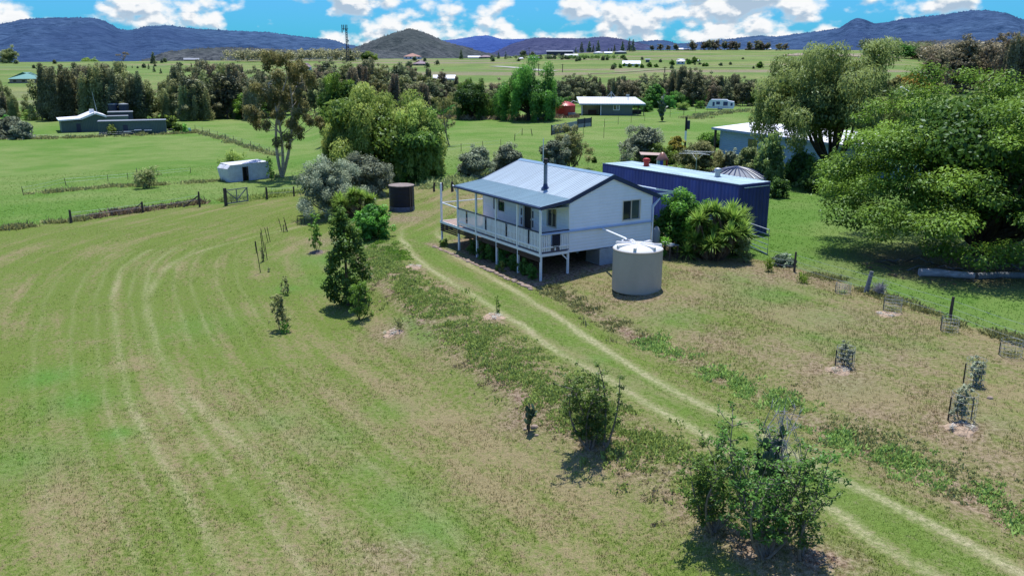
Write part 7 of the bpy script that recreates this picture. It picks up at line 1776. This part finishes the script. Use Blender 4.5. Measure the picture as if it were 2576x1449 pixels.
# left group
def lshed():
    g = G(210, 333); k = pxm(g); u = 1 / k; r = thing('farm_shed', 'grey-green shed with white stepped roof on the left paddock', 'shed', (g.x, g.y, Hs(g.x, g.y)), -atan2(g.x, g.y) + .06); X = lambda px: (px - 210) * u
    Zh = lambda py: (333 - py) * u
    m_ = MB(); m_.box(X(163), X(210), 0, 7, -.3, Zh(305)); m_.add([(X(210), -.02, 0), (X(262), -.02, 0), (X(262), -.02, Zh(300)), (X(241), -.02, Zh(290)), (X(210), -.02, Zh(303))], [(0, 1, 2, 3, 4)]); m_.box(X(210), X(262), 0, 7, -.3, Zh(303)); m_.build('wall', M['greyw'], r)
    m_ = MB(); m_.slab((X(158), -.4, Zh(304.5)), (X(211), -.4, Zh(302)), (X(211), 7.4, Zh(302)), (X(158), 7.4, Zh(304.5)), -.22); m_.slab((X(209), -.4, Zh(302.5)), (X(241), -.4, Zh(289.5)), (X(241), 7.4, Zh(289.5)), (X(209), 7.4, Zh(302.5)), -.3); m_.slab((X(241), -.4, Zh(289.5)), (X(266), -.4, Zh(298.5)), (X(266), 7.4, Zh(298.5)), (X(241), 7.4, Zh(289.5)), -.3); m_.build('roof', M['wroof'], r)
    m_ = MB(); m_.box(X(232), X(242), 2, 2.8, Zh(288), Zh(279)); m_.build('cooler', M['white'], r)
    m_ = MB(); m_.box(X(196), X(206), -.03, 0, 0, Zh(312)); m_.build('door', M['darkshed'], r)
    return r
lshed()
g = G(336, 339); k = pxm(g); u = 1 / k; r = thing('long_shed', 'long flat-topped grey-green shed with dark doorway on the left paddock', 'shed', (g.x, g.y, Hs(g.x, g.y)), -atan2(g.x, g.y) - .05)
m_ = MB(); m_.box(-78 * u, 78 * u, 0, 2.6, -.3, 33 * u); m_.build('wall', M['greyw'], r); m_ = MB(); m_.box(-79 * u, 79 * u, -.15, 2.8, 33 * u, 34.5 * u); m_.build('roof', M['screen'], r)
m_ = MB(); m_.box(-22 * u, -11 * u, -.03, 0, 9 * u, 24 * u); m_.build('doorway', M['darkshed'], r)
for x0, x1, z in ((-21, -4, 9), (3, 20, 12), (26, 44, 11)): m_ = MB(); m_.box(x0 * u, x1 * u, -.8, -.2, z * u - .1, z * u); o = m_.build('white_board', M['offw']); o.location = r.location; o.rotation_euler = r.rotation_euler; tag(o, {-21: 'left', 3: 'middle', 26: 'right'}[x0] + ' white board leaning against the long flat-topped shed', 'board')
g = G(252, 330); k = pxm(g); u = 1 / k; r = thing('caravan', 'white caravan nose poking out left of the long flat-topped shed', 'caravan', (g.x, g.y, g.z + .2), -atan2(g.x, g.y)); m_ = MB(); D_ = 2.0
pf = [(-6, 2), (8, 2), (8, 24), (-3, 24), (-6, 20), (-8, 8)]; pf = [(a * u, b * u) for a, b in pf]; n = 6; m_.add([(a, 0, b) for a, b in pf] + [(a, D_, b) for a, b in pf], [tuple(range(n)), tuple(reversed(range(n, 2 * n)))] + [(i, i + n, (i + 1) % n + n, (i + 1) % n) for i in range(n)]); m_.build('body', M['white'], r); m_ = MB(); m_.box(-4 * u, 4 * u, -.03, 0, 8 * u, 16 * u); m_.build('window', M['glass'], r)
g = G(306, 310); k = pxm(g); u = 1 / k; r = thing('tank_stand', 'dark corrugated stand carrying two dark tanks behind the long shed', 'stand', (g.x, g.y, Hs(g.x, g.y)), -atan2(g.x, g.y)); m_ = MB(); m_.box(-28 * u, 28 * u, -2.0, 1.5, -.2, 27 * u); m_.build('wall', M['darkshed'], r); m_ = MB(); m_.box(-29 * u, 29 * u, -2.1, 1.6, 27 * u, 28.5 * u); m_.build('platform', M['screen'], r)
g = G(296, 322); k = pxm(g); u = 1 / k; r = thing('glasshouse', 'low glass-fronted lean-to behind the long flat-topped shed', 'glasshouse', (g.x, g.y, g.z), -atan2(g.x, g.y)); m_ = MB(); m_.box(-27 * u, 27 * u, 0, 2, -.2, 27 * u); m_.build('glazing', plain('dull_glass', (.14, .18, .2), .3), r); m_ = MB(); m_.box(-28 * u, 28 * u, -.2, 2.2, 27 * u, 29 * u); m_.build('roof', M['screen'], r)
g = G(256, 330); k = pxm(g); m_ = MB(); m_.tube([(0, 0, 0), (-12 / k, 0, 95 / k)], [.06, .03], 6); o = m_.build('antenna_mast', M['steel']); o.location = g; tag(o, 'thin leaning antenna mast above the left shed', 'mast')
g = G(477, 335); k = pxm(g); m_ = MB(); m_.lathe([(6 / k, 0), (5.5 / k, 6 / k), (3 / k, 11 / k), (0, 13 / k)], 14); o = m_.build('tarp_mound', plain('teal_tarp', (.08, .22, .2), .7), None); o.location = g; tag(o, 'small teal tarp-covered heap at the start of the long fence', 'tarp')
building(71, 210, 80, 11, 16, 'homestead with pale green hipped roof behind the left tree belt', 'brick', 'greenroof', 14, hip=1.2, win=4)
building(199, 153, 9, 5, 3, 'small white farmhouse end left of the bright round tree', 'offw', 'wroof', 8, win=1); building(253, 152, 16, 4, 4, 'low white farmhouse right of the bright round tree', 'offw', 'wroof', 8, hip=1, win=1)
building(482, 154, 35, 3, 4, 'dark low barn on the left far rise', 'darkshed', 'screen', 9, win=0, name='barn', cat='barn'); building(448, 175, 9, 2, 1.5, 'tiny white hut on the left far slope', 'offw', 'wroof', 4, win=0, name='hut', cat='hut')
building(1038, 150, 44, 7, 8, 'farmhouse with peach hipped roof below the conical hill', 'offw', 'tile', 14, hip=1.2, win=4); building(1058, 166, 38, 5, 8, 'house with mauve hipped roof in front of the peach-roofed one', 'brick', 'mauve', 12, hip=1.2, win=2)
building(1118, 203, 52, 5, 8, 'white-roofed house half hidden in the creek trees', 'offw', 'wroof', 8, win=1); building(772, 178, 24, 9, 9, 'pale house with mauve roof between the creek gums', 'offw', 'mauve', 8, hip=1, win=2)
building(1193, 148, 30, 3, 3.5, 'long low shed with white roof on the middle rise', 'offw', 'wroof', 12, win=0, name='shed', cat='shed'); building(1222, 148, 34, 4, 4, 'long house with pinkish roof beside the long low shed', 'brick', 'mauve', 10, hip=1, win=3)
building(1310, 151, 13, 3, 3, 'tiny hut with white pyramid roof', 'brick', 'wroof', 8, hip=1, win=0, name='hut', cat='hut'); building(1343, 152, 26, 6, 2, 'small grey-blue farm shed with open front', 'greyw', 'screen', 8, mono=True, win=1, name='shed', cat='shed')
building(1408, 141, 66, 10, 3, 'big dark blue open machinery shed on the far rise', 'darkshed', 'screen', 16, name='machinery_shed', cat='shed', win=0); building(1385, 149, 18, 5, 3.5, 'cream-roofed house below the machinery shed', 'brick', 'cream', 10, hip=1, win=1)
building(1437, 147, 32, 4, 6, 'bright white-roofed building right of the cream-roofed house', 'offw', 'wroof', 10, win=1); building(1505, 136, 24, 3, 3, 'white-roofed house on the hillside under the pines', 'offw', 'wroof', 10, hip=1, win=1)
building(1530, 137, 18, 3, 3, 'second white-roofed house under the pines', 'offw', 'wroof', 10, win=1); building(1561, 137, 30, 5, 4, 'grey-roofed house right of the pine group', 'greyw', 'screen', 10, hip=1, win=2)
building(1588, 167, 42, 6, 7, 'white farmhouse with broad white roof in the middle slope garden', 'offw', 'wroof', 9, win=3); building(1629, 158, 10, 7, 2.5, 'narrow grey tower-like hut beside the slope garden', 'greyw', 'screen', 4, mono=True, win=0, name='hut', cat='hut')
building(1712, 163, 20, 8, 6, 'white cottage with hipped roof on the slope beside dark trees', 'offw', 'wroof', 8, hip=1.2, win=2); building(1755, 156, 9, 3, 2, 'tiny pale shed right of the slope cottage', 'offw', 'wroof', 4, win=0, name='hut', cat='hut')
building(1709, 128, 17, 3, 3, 'white-roofed shed on the right skyline ridge', 'brick', 'wroof', 10, win=0, name='shed', cat='shed'); building(1727, 128, 12, 3, 1.5, 'low dark shed beside the skyline white-roofed one', 'darkshed', 'screen', 8, win=0, name='shed', cat='shed')
building(1884, 127, 20, 3.5, 1.5, 'left dark barn on the right skyline', 'darkshed', 'darkshed', 10, win=0, name='barn', cat='barn'); building(1909, 127, 28, 4, 2.5, 'larger dark barn on the right skyline', 'darkshed', 'darkshed', 12, win=0, name='barn', cat='barn')
building(1937, 126, 6, 2.5, 2, 'tiny white hut at the end of the skyline barns', 'offw', 'wroof', 4, hip=1, win=0, name='hut', cat='hut')
# telecom tower
q = far(874, 140, 780); g = Vector((q[0], q[1], Hs(q[0], q[1]))); k = FD / 780; topz = CZ + (162 - 82) / k; tw = thing('telecom_tower', 'tall slim telecommunications tower with panel antennas against the sky', 'tower', tuple(g)); h = topz - g.z
m_ = MB()
for a in (0, 2.09, 4.19):
    m_.tube([(1.3 * cos(a), 1.3 * sin(a), 0), (.75 * cos(a), .75 * sin(a), h)], .26, 5)
z = 0; i = 0
while z < h - 2.2:
    for a, b in ((0, 2.09), (2.09, 4.19), (4.19, 6.28)):
        r0 = 1.3 - .55 * z / h; r1 = 1.3 - .55 * (z + 2) / h; m_.tube([(r0 * cos(a), r0 * sin(a), z), (r1 * cos(b), r1 * sin(b), z + 2)], .13, 4, False)
    z += 2
m_.build('lattice_mast', M['darkshed'], tw)
m_ = MB(); m_.tube([(-3.6, 0, h), (1.8, 0, h)], .22, 5); m_.tube([(-2.5, -1, h), (1.2, 1, h)], .2, 5); m_.build('headframe', M['darkshed'], tw)
for x in (-3.6, -2.2, -.6, .8): m_ = MB(); m_.box(x - .32, x + .32, -.3, .1, h - (1.4 if x > -3 else 3.4), h + 3.4); m_.build('antenna', M['darkshed'], tw)
for z in (h * .3, h * .42, h * .62): m_ = MB(); m_.box(.5, 1.7, -.5, .5, z, z + 1.3); m_.build('dish', M['darkshed'], tw)
# power poles in the far fields
for px, yb, yt, lb in ((1355, 190, 163, 'thin power pole in front of the vivid willow'), (1415, 183, 163, 'thin power pole standing in the middle field'), (1671, 208, 170, 'power pole with crossarm on the right field'), (1568, 218, 196, 'thin bare pole between the belt gums'), (1331, 147, 122, 'thin pole among the far farm trees')):
    g = G(px, yb); k = pxm(g); h = (yb - yt) / k; r = thing('power_pole', lb, 'pole', tuple(g)); m_ = MB(); m_.tube([(0, 0, 0), (0, 0, h)], .2, 6); m_.build('pole', M['timber'], r)
    m_ = MB(); m_.box(-1.0, 1.0, -.1, .1, h * .93, h * .96); m_.build('crossarm', M['timber'], r)
# pale dirt road across the middle field and strip on the left
def strip(name, pts, wid, mat, z=.25):
    P = PG(pts, 1); n = len(P); V = []
    for i in range(n):
        t = P[min(i + 1, n - 1)] - P[max(i - 1, 0)]; t = t / np.linalg.norm(t)
        for s in (-1, 1): x, y = P[i][0] + t[1] * wid / 2 * s, P[i][1] - t[0] * wid / 2 * s; V.append((x, y, Hs(x, y) + z))
    F = [(2 * i, 2 * i + 1, 2 * i + 3, 2 * i + 2) for i in range(n - 1)]; me = bpy.data.meshes.new(name); me.from_pydata(V, [], F); me.update()
    if me.polygons[0].normal.z < 0: me.flip_normals()
    tag(link(name, me, mat), kind='structure')
rdm = plain('pale_gravel', (.34, .33, .27), .95, var=.15, scale=.2)
strip('road', [(1240, 168), (1300, 172), (1340, 176), (1390, 181)], 7, rdm)
strip('road', [(-60, 170), (60, 171), (110, 171), (200, 170), (330, 168), (420, 168)], 5, rdm)
strip('track', [(1480, 186), (1560, 184), (1640, 177), (1760, 172), (1900, 169), (2000, 168)], 5, plain('mown_track', (.23, .27, .11), .95, var=.15, scale=.2))
strip('field', [(1985, 138), (2050, 139), (2120, 141), (2240, 143)], 60, plain('ploughed_soil', (.27, .21, .15), .95, var=.25, scale=.05), .3)
